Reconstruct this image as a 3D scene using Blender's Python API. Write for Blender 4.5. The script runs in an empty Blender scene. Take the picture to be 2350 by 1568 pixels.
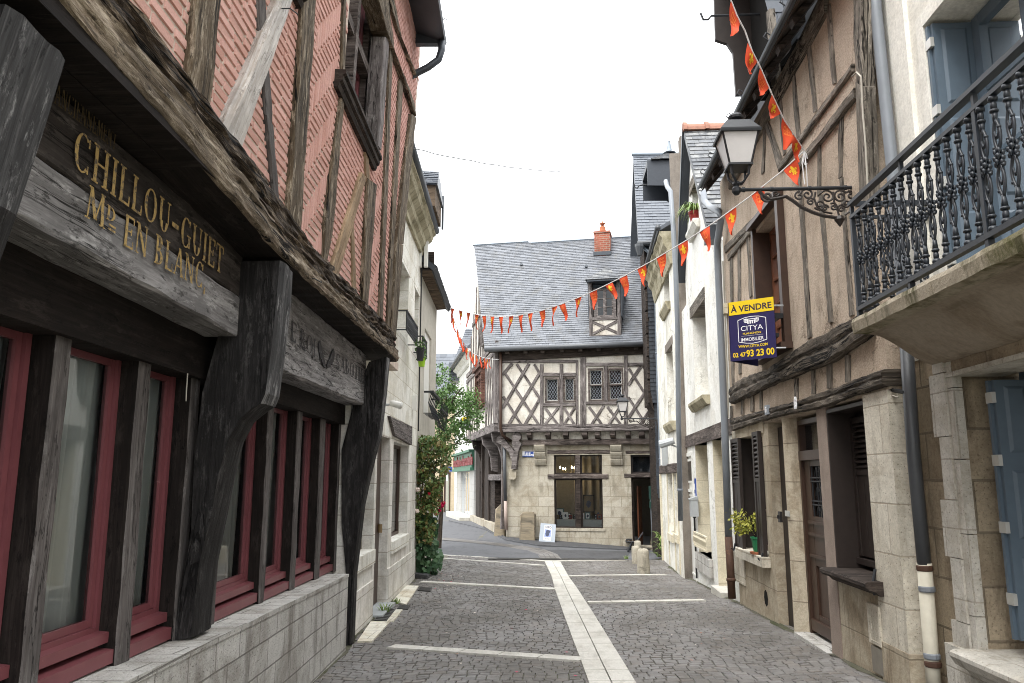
import bpy, math, random
from mathutils import Vector, noise as mnoise
random.seed(7)
SC = bpy.context.scene
COL = SC.collection
rnd = random.uniform

# ------------------------------------------------------------------ camera geometry (18 mm lens, eye 1.7 m above the gutter)
FPX, CU, CV = 1800.0, 1175.0, 784.0
PITCH = math.atan(316/1800); YAW = math.atan(102*math.cos(PITCH)/1800)
EYE = Vector((0, 0, 1.7))
sy, cy, sp, cp = math.sin(YAW), math.cos(YAW), math.sin(PITCH), math.cos(PITCH)
RT = Vector((cy, sy, 0)); FW = Vector((-sy*cp, cy*cp, sp)); UP = Vector((sy*sp, -cy*sp, cp))
def ray(u, v): return RT*((u-CU)/FPX) + UP*((CV-v)/FPX) + FW
def atY(u, v, Y):
    d = ray(u, v); return EYE + d*(Y/d.y)
def interp(t, xs):
    if t <= xs[0][0]: return xs[0][1]
    for (a, p), (b, q) in zip(xs, xs[1:]):
        if t <= b: return p + (q-p)*(t-a)/(b-a)
    return xs[-1][1]
GL = [(0, .02), (6.7, -.03), (9, -.06), (14, -.1), (19.5, -.1), (22, -.05), (24.2, 0.0), (28, .05), (32, .07), (40, -.08)]
GR = [(0, .3), (6, .177), (7.5, .11), (11.5, -.02), (13, -.13), (15.7, -.27), (17.4, -.34), (20.5, -.35), (23.6, -.31), (32, -.2), (40, -.1)]
def gz(x, y):
    t = min(1, max(0, (x+2.3)/4.9))
    return interp(y, GL)*(1-t) + interp(y, GR)*t
def gnd(u, v):
    z = 0.0
    for _ in range(12):
        d = ray(u, v); t = (z-1.7)/d.z; p = EYE + d*t; z = gz(p.x, p.y)
    return Vector((p.x, p.y, z))

class Fac:                                  # a vertical facade: s along it, z up, o out towards the viewer's side
    def __init__(F, p, d, n, lean=None):
        F.p = Vector((p[0], p[1])); F.d = Vector(d).normalized(); F.n = Vector(n).normalized(); F.lean = lean
    def ln(F, z): return F.lean(z) if F.lean else 0.0
    def W(F, s, z, o=0.0):
        o += F.ln(z); q = F.p + F.d*s + F.n*o
        return Vector((q.x, q.y, z))
    def h(F, u, v, o=0.0):
        r = ray(u, v); k = F.n.dot(F.p); e = F.n.x*r.x + F.n.y*r.y; z = 3.0
        for _ in range(6):
            t = (k + o + F.ln(z))/e; z = 1.7 + r.z*t
        q = Vector((r.x*t, r.y*t)) - F.p
        return (q.dot(F.d), z)
    def perp(F, u, v, s):                   # pixel -> (o, z) on the plane across the facade at s
        r = ray(u, v); t = (s + F.d.dot(F.p))/(F.d.x*r.x + F.d.y*r.y)
        q = Vector((r.x*t, r.y*t)) - F.p
        return (q.dot(F.n), 1.7 + r.z*t)

def vpdir(u):
    r = ray(u, 1100); return Vector((r.x, r.y)).normalized()
def sideFac(p, u, side, lean=None):
    d = vpdir(u); n = (d.y, -d.x) if side < 0 else (-d.y, d.x)
    return Fac(p, d, n, lean)

# ------------------------------------------------------------------ mesh building
class MB:
    def __init__(s): s.v = []; s.f = []; s.uv = []; s.mi = []
    def add(s, verts, faces, uvs=None, mi=0):
        b = len(s.v); s.v.extend(Vector(p) for p in verts)
        for k, f in enumerate(faces):
            s.f.append([b+i for i in f]); s.mi.append(mi)
            if uvs: s.uv.append(uvs[k])
            else:
                P = [Vector(verts[i]) for i in f]
                n = Vector((0, 0, 0))
                for i in range(len(P)): n += P[i].cross(P[(i+1) % len(P)])
                if n.length > 0: n.normalize()
                if abs(n.z) > .75: s.uv.append([(p.x, p.y) for p in P])
                else:
                    t = Vector((-n.y, n.x, 0)); t = t.normalized() if t.length > 1e-6 else Vector((1, 0, 0))
                    s.uv.append([(p.dot(t), p.z) for p in P])
    def hexa(s, P, mi=0):                   # P: 4 bottom (or back) then 4 top (or front), same winding
        s.add(P, [(3, 2, 1, 0), (4, 5, 6, 7), (0, 1, 5, 4), (1, 2, 6, 5), (2, 3, 7, 6), (3, 0, 4, 7)], None, mi)
    def box(s, x0, x1, y0, y1, z0, z1, mi=0):
        s.hexa([(x0, y0, z0), (x1, y0, z0), (x1, y1, z0), (x0, y1, z0), (x0, y0, z1), (x1, y0, z1), (x1, y1, z1), (x0, y1, z1)], mi)
    def fbox(s, F, s0, s1, z0, z1, o0, o1, mi=0):
        s.hexa([F.W(s0, z0, o0), F.W(s1, z0, o0), F.W(s1, z0, o1), F.W(s0, z0, o1), F.W(s0, z1, o0), F.W(s1, z1, o0), F.W(s1, z1, o1), F.W(s0, z1, o1)], mi)
    def prism(s, bot, top, mi=0):           # two matching 3D rings
        n = len(bot)
        s.add(list(bot)+list(top), [tuple(range(n-1, -1, -1)), tuple(range(n, 2*n))] + [(i, (i+1) % n, n+(i+1) % n, n+i) for i in range(n)], None, mi)
    def fprism(s, F, poly, o0, o1, mi=0):
        s.prism([F.W(a, z, o0) for a, z in poly], [F.W(a, z, o1) for a, z in poly], mi)
    def pprism(s, F, prof, s0, s1, mi=0):   # profile in (o, z) swept along s
        s.prism([F.W(s0, z, o) for o, z in prof], [F.W(s1, z, o) for o, z in prof], mi)
    def loft(s, rings, ulen=None, caps=True, mi=0, vper=None):
        m = len(rings[0]); verts = [p for r in rings for p in r]; faces = []; uvs = []
        L = [0.0]
        for a, b in zip(rings, rings[1:]):
            L.append(L[-1] + (sum((Vector(q) for q in b), Vector())/m - sum((Vector(q) for q in a), Vector())/m).length)
        per = [0.0]
        for i in range(m): per.append(per[-1] + (Vector(rings[0][i]) - Vector(rings[0][(i+1) % m])).length)
        for i in range(len(rings)-1):
            for j in range(m):
                k = (j+1) % m
                faces.append((i*m+j, i*m+k, (i+1)*m+k, (i+1)*m+j))
                uvs.append([(L[i], per[j]), (L[i], per[j+1]), (L[i+1], per[j+1]), (L[i+1], per[j])])
        if caps:
            for r, o in ((0, -1), (len(rings)-1, 1)):
                idx = tuple(range(r*m, r*m+m))
                faces.append(idx[::-1] if o < 0 else idx)
                uvs.append([(0.3*(Vector(verts[i])-Vector(verts[idx[0]])).length, (Vector(verts[i])-Vector(verts[idx[0]])).z) for i in faces[-1]])
        s.add(verts, faces, uvs, mi)
    def tube(s, pts, r, n=8, caps=True, mi=0):
        pts = [Vector(p) for p in pts]; rings = []
        prev = None
        for i, p in enumerate(pts):
            a = pts[max(0, i-1)]; b = pts[min(len(pts)-1, i+1)]
            t = (b-a).normalized()
            if prev is None:
                x = t.cross(Vector((0, 0, 1)) if abs(t.z) < .9 else Vector((1, 0, 0))).normalized()
            else: x = (prev - t*prev.dot(t)).normalized()
            prev = x; y = t.cross(x)
            rr = r[i] if isinstance(r, (list, tuple)) else r
            rings.append([p + x*(rr*math.cos(2*math.pi*k/n)) + y*(rr*math.sin(2*math.pi*k/n)) for k in range(n)])
        s.loft(rings, caps=caps, mi=mi)
    def lathe(s, c, prof, n=12, mi=0):
        c = Vector(c)
        s.loft([[c + Vector((r*math.cos(2*math.pi*k/n), r*math.sin(2*math.pi*k/n), z)) for k in range(n)] for r, z in prof], mi=mi)
    def qbeam(s, F, q, o0, o1, n=10, jit=.006, ch=.012, mi=0, fr=5.0, side=None):
        # q: four (s,z): start edge A, start edge B, end edge B, end edge A ; old hewn timber with chamfered, slightly wandering edges
        A0, B0, B1, A1 = [Vector(p) for p in q]; rings = []
        sd = rnd(0, 100)
        for i in range(n+1):
            t = i/n; a = A0.lerp(A1, t); b = B0.lerp(B1, t); w = (b-a); W = max(w.length, 1e-4); e = w/W; c = min(ch, W*.25)
            sec = [(a, o0), (a, o1-c), (a+e*c, o1), (b-e*c, o1), (b, o1-c), (b, o0)]
            ring = []
            for k, (p, o) in enumerate(sec):
                P = F.W(p.x, p.y, o)
                d = mnoise.noise_vector(P*fr + Vector((sd, 0, k*.7)))*jit
                ring.append(P + d)
            rings.append(ring)
        f0 = len(s.f); s.loft(rings, mi=mi)
        if side is not None:
            for i in range(n):
                for j in (0, 4, 5): s.mi[f0+i*6+j] = side
    def grid(s, fn, nu, nv, mi=0, uvfn=None):
        verts = [fn(i/nu, j/nv) for j in range(nv+1) for i in range(nu+1)]
        faces = [(j*(nu+1)+i, j*(nu+1)+i+1, (j+1)*(nu+1)+i+1, (j+1)*(nu+1)+i) for j in range(nv) for i in range(nu)]
        s.add(verts, faces, None if uvfn is None else [[uvfn(*ij) for ij in ((i/nu, j/nv), ((i+1)/nu, j/nv), ((i+1)/nu, (j+1)/nv), (i/nu, (j+1)/nv))] for j in range(nv) for i in range(nu)], mi)
    def wall(s, F, s0, s1, z0, z1, holes, o1=0.0, th=.3, mi=0, mi_rev=None):
        # wall with rectangular openings (a,b,c,d)=(s0,s1,z0,z1); the reveals are modelled
        S = sorted({s0, s1, *[min(max(x, s0), s1) for hh in holes for x in hh[:2]]}); Z = sorted({z0, z1, *[min(max(x, z0), z1) for hh in holes for x in hh[2:]]})
        inh = lambda a, z: any(h[0] < a < h[1] and h[2] < z < h[3] for h in holes)
        mr = mi if mi_rev is None else mi_rev
        ns, nz = len(S)-1, len(Z)-1
        solid = [[not inh((S[i]+S[i+1])/2, (Z[j]+Z[j+1])/2) for j in range(nz)] for i in range(ns)]
        o0 = o1-th
        for i in range(ns):
            for j in range(nz):
                if not solid[i][j]: continue
                a, b, c, d = S[i], S[i+1], Z[j], Z[j+1]
                P = lambda x, z, o: F.W(x, z, o)
                s.add([P(a, c, o1), P(b, c, o1), P(b, d, o1), P(a, d, o1)], [(0, 1, 2, 3)], None, mi)
                s.add([P(a, c, o0), P(b, c, o0), P(b, d, o0), P(a, d, o0)], [(3, 2, 1, 0)], None, mi)
                if i == 0 or not solid[i-1][j]: s.add([P(a, c, o0), P(a, c, o1), P(a, d, o1), P(a, d, o0)], [(0, 1, 2, 3)], None, mr)
                if i == ns-1 or not solid[i+1][j]: s.add([P(b, c, o0), P(b, c, o1), P(b, d, o1), P(b, d, o0)], [(3, 2, 1, 0)], None, mr)
                if j == 0 or not solid[i][j-1]: s.add([P(a, c, o0), P(b, c, o0), P(b, c, o1), P(a, c, o1)], [(0, 1, 2, 3)], None, mr)
                if j == nz-1 or not solid[i][j+1]: s.add([P(a, d, o0), P(b, d, o0), P(b, d, o1), P(a, d, o1)], [(3, 2, 1, 0)], None, mr)
    def ring(s, F, s0, s1, z0, z1, w, o0, o1, mi=0):     # rectangular frame
        s.fbox(F, s0, s0+w, z0, z1, o0, o1, mi); s.fbox(F, s1-w, s1, z0, z1, o0, o1, mi)
        s.fbox(F, s0+w, s1-w, z0, z0+w, o0, o1-.002, mi); s.fbox(F, s0+w, s1-w, z1-w, z1, o0, o1-.002, mi)
    def build(s, name, mats, parent=None, label=None, smooth=False, cat=None, group=None, kind=None, loc=None):
        me = bpy.data.meshes.new(name)
        mats = mats if isinstance(mats, (list, tuple)) else [mats]
        for m in mats: me.materials.append(m)
        root = parent
        while root is not None and root.parent is not None: root = root.parent
        if root is not None: L = root.location.copy()
        elif loc is not None: L = Vector(loc)
        else:
            L = Vector(((min(p.x for p in s.v)+max(p.x for p in s.v))/2, (min(p.y for p in s.v)+max(p.y for p in s.v))/2, min(p.z for p in s.v)))
        me.from_pydata([p-L for p in s.v], [], s.f)
        uvl = me.uv_layers.new(name='UVMap'); flat = [c for f in s.uv for t in f for c in t]
        uvl.data.foreach_set('uv', flat)
        me.polygons.foreach_set('material_index', s.mi)
        if smooth: me.polygons.foreach_set('use_smooth', [True]*len(s.f))
        me.update()
        o = bpy.data.objects.new(name, me); COL.objects.link(o)
        if parent is not None: o.parent = parent
        else: o.location = L
        if label: o['label'] = label
        if cat: o['category'] = cat
        if group: o['group'] = group
        if kind: o['kind'] = kind
        return o
def thing(name, label, cat, loc, group=None):
    o = bpy.data.objects.new(name, None); COL.objects.link(o); o.location = loc; o.empty_display_size = .2
    o['label'] = label; o['category'] = cat
    if group: o['group'] = group
    return o
def dup(o, off, parent=None):               # a copy of a part (shared mesh) shifted by off
    c = o.copy(); COL.objects.link(c); c.location = o.location + Vector(off); c.parent = parent or o.parent
    return c

# ------------------------------------------------------------------ text
def textmesh(mb, body, size, fn, depth=.004, bold=0.0, sx=1.0, align='CENTER', mi=0, shear=0.0):
    # fn(x, y, z) -> world point
    c = bpy.data.curves.new('t', 'FONT'); c.body = body; c.size = size; c.align_x = align; c.extrude = depth/2; c.offset = bold; c.shear = shear; c.resolution_u = 3
    o = bpy.data.objects.new('t', c); COL.objects.link(o)
    dg = bpy.context.evaluated_depsgraph_get(); dg.update()
    me = bpy.data.meshes.new_from_object(o.evaluated_get(dg))
    mb.add([fn(v.co.x*sx, v.co.y, v.co.z+depth/2) for v in me.vertices], [tuple(p.vertices) for p in me.polygons], None, mi)
    bpy.data.objects.remove(o); bpy.data.curves.remove(c); bpy.data.meshes.remove(me)

SER = {   # roman capitals as thick / thin strokes in a unit-high box: ('l', x0,y0,x1,y1,w) ('s', x,y,len) serif ('a', cx,cy,rx,ry,a0,a1)
 'A': (.8, [('l', .08, 0, .4, 1, .05), ('l', .4, 1, .7, 0, .14), ('l', .2, .34, .58, .34, .05), ('s', .08, 0, .24), ('s', .7, 0, .28)]),
 'B': (.68, [('l', .15, 0, .15, 1, .13), ('s', .13, 0, .26), ('s', .13, 1, .26), ('a', .2, .75, .3, .25, -90, 90), ('a', .2, .26, .38, .26, -90, 90)]),
 'C': (.8, [('a', .42, .5, .36, .5, 50, 310), ('l', .68, .72, .68, .95, .05), ('l', .68, .05, .68, .25, .05)]),
 'D': (.8, [('l', .15, 0, .15, 1, .13), ('s', .13, 0, .26), ('s', .13, 1, .26), ('a', .2, .5, .5, .5, -90, 90)]),
 'E': (.66, [('l', .15, 0, .15, 1, .13), ('l', .05, .97, .58, .97, .06), ('l', .05, .03, .6, .03, .06), ('l', .2, .52, .46, .52, .05), ('l', .58, 1, .58, .78, .05), ('l', .6, 0, .6, .24, .05), ('l', .46, .42, .46, .62, .05)]),
 'G': (.84, [('a', .42, .5, .36, .5, 50, 310), ('l', .68, .75, .68, .95, .05), ('l', .68, .05, .68, .45, .12), ('s', .66, .45, .28)]),
 'H': (.84, [('l', .16, 0, .16, 1, .13), ('l', .66, 0, .66, 1, .13), ('l', .2, .52, .62, .52, .05)] + [('s', x, y, .3) for x in (.16, .66) for y in (0, 1)]),
 'I': (.36, [('l', .17, 0, .17, 1, .13), ('s', .17, 0, .3), ('s', .17, 1, .3)]),
 'L': (.64, [('l', .15, 0, .15, 1, .13), ('s', .15, 1, .3), ('l', .05, .03, .58, .03, .06), ('l', .58, 0, .58, .28, .05)]),
 'M': (1.0, [('l', .1, 0, .2, 1, .05), ('l', .2, 1, .5, .1, .14), ('l', .5, .1, .8, 1, .05), ('l', .8, 1, .88, 0, .13), ('s', .1, 0, .24), ('s', .88, 0, .28), ('s', .18, 1, .2), ('s', .82, 1, .2)]),
 'N': (.86, [('l', .13, 0, .13, 1, .05), ('l', .13, 1, .7, 0, .14), ('l', .7, 0, .7, 1, .05), ('s', .13, 0, .24), ('s', .7, 1, .24), ('s', .1, 1, .2)]),
 'O': (.86, [('a', .42, .5, .38, .5, 0, 360)]),
 'R': (.78, [('l', .15, 0, .15, 1, .13), ('s', .13, 0, .26), ('s', .13, 1, .26), ('a', .2, .74, .32, .26, -90, 90), ('l', .32, .48, .68, 0, .13), ('s', .7, 0, .16)]),
 'S': (.62, [('a', .3, .74, .24, .26, 40, 270), ('a', .3, .25, .26, .25, -140, 90), ('l', .52, .78, .52, .96, .05), ('l', .06, .04, .06, .24, .05)]),
 'T': (.72, [('l', .35, 0, .35, 1, .13), ('s', .35, 0, .3), ('l', .04, .97, .66, .97, .06), ('l', .04, .74, .04, 1, .05), ('l', .66, .74, .66, 1, .05)]),
 'U': (.82, [('l', .15, .3, .15, 1, .13), ('l', .66, .3, .66, 1, .05), ('a', .405, .32, .255, .32, 180, 360), ('s', .15, 1, .28), ('s', .66, 1, .24)]),
 '-': (.6, [('l', .05, .45, .5, .45, .13)]), ' ': (.35, []), ',': (.25, [('l', .12, .1, .06, -.14, .1)]), '=': (.5, [('l', .05, .55, .42, .55, .1), ('l', .05, .3, .42, .3, .1)]),
}
def serif(mb, body, hgt, fn, sx=1.0, th=.0015, wk=1.0, gap=.08):
    x = 0.0
    def quad(P):
        mb.prism([fn(px, py, 0) for px, py in P], [fn(px, py, th) for px, py in P])
    lay = [0]
    for ch in body:
        wd, st = SER[ch]
        for q in st:
            if q[0] == 'l':
                _, x0, y0, x1, y1, w = q; w *= wk
                dx, dy = x1-x0, y1-y0; L = math.hypot(dx, dy); nx, ny = -dy/L*w/2, dx/L*w/2
                if abs(dy) > .5 and abs(dx) > .05: nx, ny = w/2, 0
                P = [(x0+nx, y0+ny), (x0-nx, y0-ny), (x1-nx, y1-ny), (x1+nx, y1+ny)]
                quad([((a*sx)*hgt+x, b*hgt) for a, b in P])
            elif q[0] == 's':
                _, a, b, L = q; c = .022
                b = b+c if b < .2 else b-c
                quad([((px*sx)*hgt+x, py*hgt) for px, py in ((a-L/2, b-c), (a+L/2, b-c), (a+L/2, b+c), (a-L/2, b+c))])
            else:
                _, cx, cy_, rx, ry, a0, a1 = q; n = max(6, int(abs(a1-a0)/18))
                for i in range(n):
                    P = []
                    for k, e in ((i, 1), (i+1, 1), (i+1, 0), (i, 0)):
                        a = math.radians(a0+(a1-a0)*k/n); w = (.04+.1*abs(math.cos(a)))*wk
                        rX, rY = (rx, ry) if e else (rx-w, ry-max(.045, w*.55))
                        P.append(((cx+rX*math.cos(a))*sx*hgt+x, (cy_+rY*math.sin(a))*hgt))
                    quad(P)
        x += (wd*sx+gap)*hgt
    return x
# ------------------------------------------------------------------ materials (all procedural)
class NT:
    def __init__(s, name, rough=.8, spec=.3):
        s.m = bpy.data.materials.new(name); s.m.use_nodes = True; s.t = s.m.node_tree; s.b = s.t.nodes['Principled BSDF']
        s.b.inputs['Roughness'].default_value = rough; s.b.inputs['Specular IOR Level'].default_value = spec
        s._uv = None
    def n(s, typ, ins=None, **pr):
        x = s.t.nodes.new('ShaderNode'+typ)
        for k, v in pr.items(): setattr(x, k, v)
        for k, v in (ins or {}).items(): s.put(x.inputs[k], v)
        return x
    def put(s, sock, v):
        if isinstance(v, bpy.types.NodeSocket): s.t.links.new(v, sock)
        elif isinstance(v, (tuple, list)) and len(v) == 3 and sock.type == 'RGBA': sock.default_value = (*v, 1)
        else: sock.default_value = v
    def uv(s):
        if s._uv is None: s._uv = s.n('TexCoord').outputs['UV']
        return s._uv
    def mapped(s, scale, rand=True, vec=None):
        mp = s.n('Mapping', {'Vector': vec or s.uv(), 'Scale': scale})
        if rand:
            oi = s.n('ObjectInfo'); m = s.n('VectorMath', {0: (37., 23., 11.), 'Scale': oi.outputs['Random']}, operation='SCALE'); s.put(mp.inputs['Location'], m.outputs[0])
        return mp.outputs[0]
    def noise(s, vec, scale, detail=5, rough=.6, dist=0):
        return s.n('TexNoise', {'Vector': vec, 'Scale': scale, 'Detail': detail, 'Roughness': rough, 'Distortion': dist}).outputs['Fac']
    def ramp(s, fac, stops, interp='LINEAR'):
        r = s.n('ValToRGB', {'Fac': fac}); cr = r.color_ramp; cr.interpolation = interp
        while len(cr.elements) < len(stops): cr.elements.new(.5)
        for e, (p, c) in zip(cr.elements, stops):
            e.position = p; e.color = (*c, 1) if isinstance(c, (tuple, list)) else (c, c, c, 1)
        return r.outputs['Color']
    def mix(s, fac, a, b, mode='MIX'):
        x = s.n('Mix', data_type='RGBA', blend_type=mode)
        s.put(x.inputs[0], fac); s.put(x.inputs[6], a); s.put(x.inputs[7], b)
        return x.outputs[2]
    def math(s, op, a, b=0.0):
        x = s.n('Math', operation=op); s.put(x.inputs[0], a); s.put(x.inputs[1], b); return x.outputs[0]
    def bump(s, hgt, strength=.4, dist=.01):
        x = s.n('Bump', {'Height': hgt, 'Strength': strength, 'Distance': dist}); s.put(s.b.inputs['Normal'], x.outputs[0])
    def col(s, c): s.put(s.b.inputs['Base Color'], c); return s
def island(t): return t.n('NewGeometry').outputs['Random Per Island']

def wood(name, dark, mid, light, gr=(1.6, 26, 1), rough=.85, bs=.6, crack=.55, spec=.2, bd=.012):
    t = NT(name, rough, spec)
    f1 = t.noise(t.mapped(gr), 1.0, 8, .7, .5); f2 = t.noise(t.mapped((gr[0]*3.5, gr[1]*3.6, 1)), 1.0, 6, .7, .3)
    f = t.math('ADD', t.math('MULTIPLY', f1, .58), t.math('MULTIPLY', f2, .42))
    big = t.noise(t.mapped((1.1, 3.0, 1)), 1.0, 6, .7, .8)
    c = t.ramp(f, [(.36, dark), (.5, mid), (.66, light)])
    c = t.mix(t.ramp(big, [(.40, .75), (.60, 0.0)]), c, tuple(x*.45 for x in mid))
    c = t.mix(t.ramp(t.noise(t.mapped((4.5, 16, 1)), 1.0, 8, .8), [(.54, 0.0), (.64, .75)]), c, light)
    c = t.mix(t.ramp(t.noise(t.mapped((9, 26, 1)), 1.0, 6, .75), [(.36, .8), (.43, 0.0)]), c, tuple(x*.5 for x in dark))
    ck = t.noise(t.mapped((.45, 7, 1)), 1.0, 6, .6, 1.3)
    d = t.math('ABSOLUTE', t.math('SUBTRACT', ck, .5)); w_ = max(.006, (crack-.34)*.11)
    gate = t.ramp(t.noise(t.mapped((.8, 2.0, 1)), 1.0, 3, .5), [(.42, 0.0), (.55, 1.0)])
    ckr = t.math('MAXIMUM', t.ramp(d, [(w_*.35, 0.0), (w_, 1.0)]), t.math('SUBTRACT', 1.0, gate))
    c = t.mix(ckr, tuple(x*.3 for x in dark), c)
    t.col(c); t.bump(t.math('ADD', t.math('MULTIPLY', f, .6), ckr), bs, bd)
    return t.m
def stone(name, c1, c2, mortar, bw=.55, bh=.33, ms=.006, stain=(.36, .30, .22), st=.5, rough=.9, bs=.35, grain=40, off=.5, low=None, pits=0, gm=.35, crack=0):
    t = NT(name, rough, .15); uv = t.uv()
    if bw:
        wv = t.n('VectorMath', {0: uv, 1: t.n('VectorMath', {0: t.n('TexNoise', {'Vector': uv, 'Scale': 3., 'Detail': 3.}).outputs['Color'], 'Scale': .012}, operation='SCALE').outputs[0]}, operation='ADD').outputs[0]
        br = t.n('TexBrick', {'Vector': wv, 'Color1': c1, 'Color2': c2, 'Mortar': mortar, 'Scale': 1.0, 'Mortar Size': ms, 'Mortar Smooth': .35, 'Bias': 0., 'Brick Width': bw, 'Row Height': bh}, offset=off)
        c = br.outputs['Color']; mf = br.outputs['Fac']
    else:
        c = t.mix(t.noise(uv, 1.3, 5, .6), c1, c2); mf = None
    n1 = t.noise(uv, 1.3, 9, .74, .6); c = t.mix(t.ramp(n1, [(.47, 0.0), (.60, st)]), c, stain)
    n3 = t.noise(uv, 6.5, 7, .75); c = t.mix(.5, c, t.ramp(n3, [(.32, .72), (.62, 1.06)]), 'MULTIPLY')
    n2 = t.noise(t.mapped((5, 1.1, 1), False), 1.0, 5, .65); c = t.mix(t.ramp(n2, [(.53, 0.0), (.64, st*.8)]), c, tuple(x*.6 for x in stain))
    g = t.noise(uv, grain, 6, .7); c = t.mix(gm, c, t.ramp(g, [(.34, .45), (.6, 1.0)]), 'MULTIPLY')
    hgt = t.math('MULTIPLY', g, .35+gm)
    if crack:
        cv = t.n('VectorMath', {0: uv, 1: t.n('VectorMath', {0: t.n('TexNoise', {'Vector': uv, 'Scale': 2.2, 'Detail': 6., 'Roughness': .7}).outputs['Color'], 'Scale': .55}, operation='SCALE').outputs[0]}, operation='ADD').outputs[0]
        vo = t.n('TexVoronoi', {'Vector': cv, 'Scale': .85}, feature='DISTANCE_TO_EDGE').outputs['Distance']
        ck = t.math('MULTIPLY', t.ramp(vo, [(.004, 1.0), (.012, 0.0)]), t.ramp(t.noise(uv, .9, 3, .5), [(.46, 0.0), (.56, crack)]))
        c = t.mix(ck, c, tuple(x*.35 for x in stain)); hgt = t.math('SUBTRACT', hgt, ck)
    if pits:
        pv = t.ramp(t.noise(uv, 60, 3, .5), [(.33, 0.0), (.38, 1.0)]); c = t.mix(t.math('MULTIPLY', t.math('SUBTRACT', 1.0, pv), pits), c, tuple(x*.3 for x in stain)); hgt = t.math('ADD', hgt, pv)
    if mf is not None: hgt = t.math('SUBTRACT', hgt, mf)
    hgt = t.math('ADD', hgt, n1)
    t.col(c); t.bump(hgt, bs, .012)
    return t.m
def islandmat(name, cols, rough=.8, spec=.3, noisec=.35, grain=25, bs=.3, lichen=None, lt=.62, big=0):
    t = NT(name, rough, spec); r = island(t)
    k = len(cols)
    c = t.ramp(r, [(i/max(1, k-1), cc) for i, cc in enumerate(cols)])
    uv = t.uv(); g = t.noise(uv, grain, 6, .7)
    c = t.mix(noisec, c, t.ramp(g, [(.3, .35), (.65, 1.0)]), 'MULTIPLY')
    if big: c = t.mix(big, c, t.mix(t.ramp(t.noise(uv, .75, 7, .7, .5), [(.40, 0.0), (.60, 1.0)]), (.58, .55, .50), (1.12, 1.12, 1.13)), 'MULTIPLY')
    if lichen:
        l = t.noise(uv, 2.2, 8, .75, .5); c = t.mix(t.ramp(l, [(lt-.08, 0.0), (lt+.12, .85)]), c, lichen)
    t.col(c); t.bump(g, bs, .004)
    return t.m
def plain(name, c, rough=.5, spec=.4, var=.25, grain=12, metal=0., bs=.15, worn=None, wt=.64):
    t = NT(name, rough, spec); uv = t.mapped((1, 1, 1)); g = t.noise(uv, grain, 6, .65)
    cc = t.mix(var, c, t.ramp(g, [(.3, .4), (.65, 1.0)]), 'MULTIPLY')
    if worn: cc = t.mix(t.ramp(t.noise(uv, 9, 8, .75), [(wt, 0.0), (wt+.06, 1.0)]), cc, worn)
    t.col(cc); t.b.inputs['Metallic'].default_value = metal
    if bs: t.bump(g, bs, .003)
    return t.m
def glass(name, tint=(.02, .025, .03), trans=.75, rough=.03):
    t = NT(name); out = t.t.nodes['Material Output']
    tr = t.n('BsdfTransparent', {'Color': (.86, .9, .9)}); gl = t.n('BsdfGlossy', {'Color': (1, 1, 1), 'Roughness': rough})
    df = t.n('BsdfDiffuse', {'Color': tint}); fr = t.n('Fresnel', {'IOR': 1.52})
    m1 = t.n('MixShader', {0: trans, 1: df.outputs[0], 2: tr.outputs[0]})
    fac = t.math('MINIMUM', t.math('MULTIPLY_ADD', fr.outputs[0], 1.0), 1.0)
    m2 = t.n('MixShader', {0: fr.outputs[0], 1: m1.outputs[0], 2: gl.outputs[0]})
    t.t.links.new(m2.outputs[0], out.inputs['Surface'])
    return t.m
def sheer(name, c, alpha):
    t = NT(name, .9, .1); t.col(c); t.b.inputs['Alpha'].default_value = alpha
    return t.m
def leafmat(name, cols, rough=.55):
    t = NT(name, rough, .35); r = island(t)
    t.col(t.ramp(r, [(i/(len(cols)-1), c) for i, c in enumerate(cols)]))
    t.b.inputs['Subsurface Weight'].default_value = 0
    return t.m
def emit(name, c, st):
    t = NT(name); t.col(c); t.b.inputs['Emission Color'].default_value = (*c, 1); t.b.inputs['Emission Strength'].default_value = st
    return t.m

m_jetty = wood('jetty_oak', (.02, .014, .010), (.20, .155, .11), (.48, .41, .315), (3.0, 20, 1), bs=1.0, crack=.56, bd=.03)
m_post = wood('wall_post_oak', (.014, .010, .006), (.13, .095, .06), (.46, .39, .30), (3.5, 26, 1), bs=.8, bd=.015)
m_pale = wood('pale_brace_oak', (.22, .17, .12), (.42, .38, .34), (.62, .58, .54), (1.2, 18, 1), rough=.55, spec=.5, bs=.4, crack=.4)
m_newwood = wood('new_brace_oak', (.16, .10, .055), (.33, .23, .14), (.45, .34, .22), (1.2, 18, 1), bs=.3, crack=.38)
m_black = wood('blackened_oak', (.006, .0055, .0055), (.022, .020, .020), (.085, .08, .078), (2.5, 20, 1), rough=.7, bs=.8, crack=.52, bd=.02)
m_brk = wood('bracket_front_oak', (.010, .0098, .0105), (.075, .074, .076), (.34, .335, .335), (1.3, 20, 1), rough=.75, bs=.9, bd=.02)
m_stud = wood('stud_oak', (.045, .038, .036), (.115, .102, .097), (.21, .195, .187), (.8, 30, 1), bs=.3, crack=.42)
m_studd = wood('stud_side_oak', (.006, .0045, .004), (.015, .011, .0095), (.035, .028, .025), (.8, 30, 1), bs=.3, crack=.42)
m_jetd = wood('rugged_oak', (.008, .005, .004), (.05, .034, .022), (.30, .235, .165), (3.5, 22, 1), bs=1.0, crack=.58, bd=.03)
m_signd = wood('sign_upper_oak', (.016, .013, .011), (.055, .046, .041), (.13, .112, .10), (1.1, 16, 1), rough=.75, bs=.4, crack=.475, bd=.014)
m_sign = wood('sign_oak', (.06, .055, .053), (.27, .26, .26), (.48, .47, .465), (1.1, 16, 1), rough=.7, bs=.35, crack=.475, bd=.014)
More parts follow.
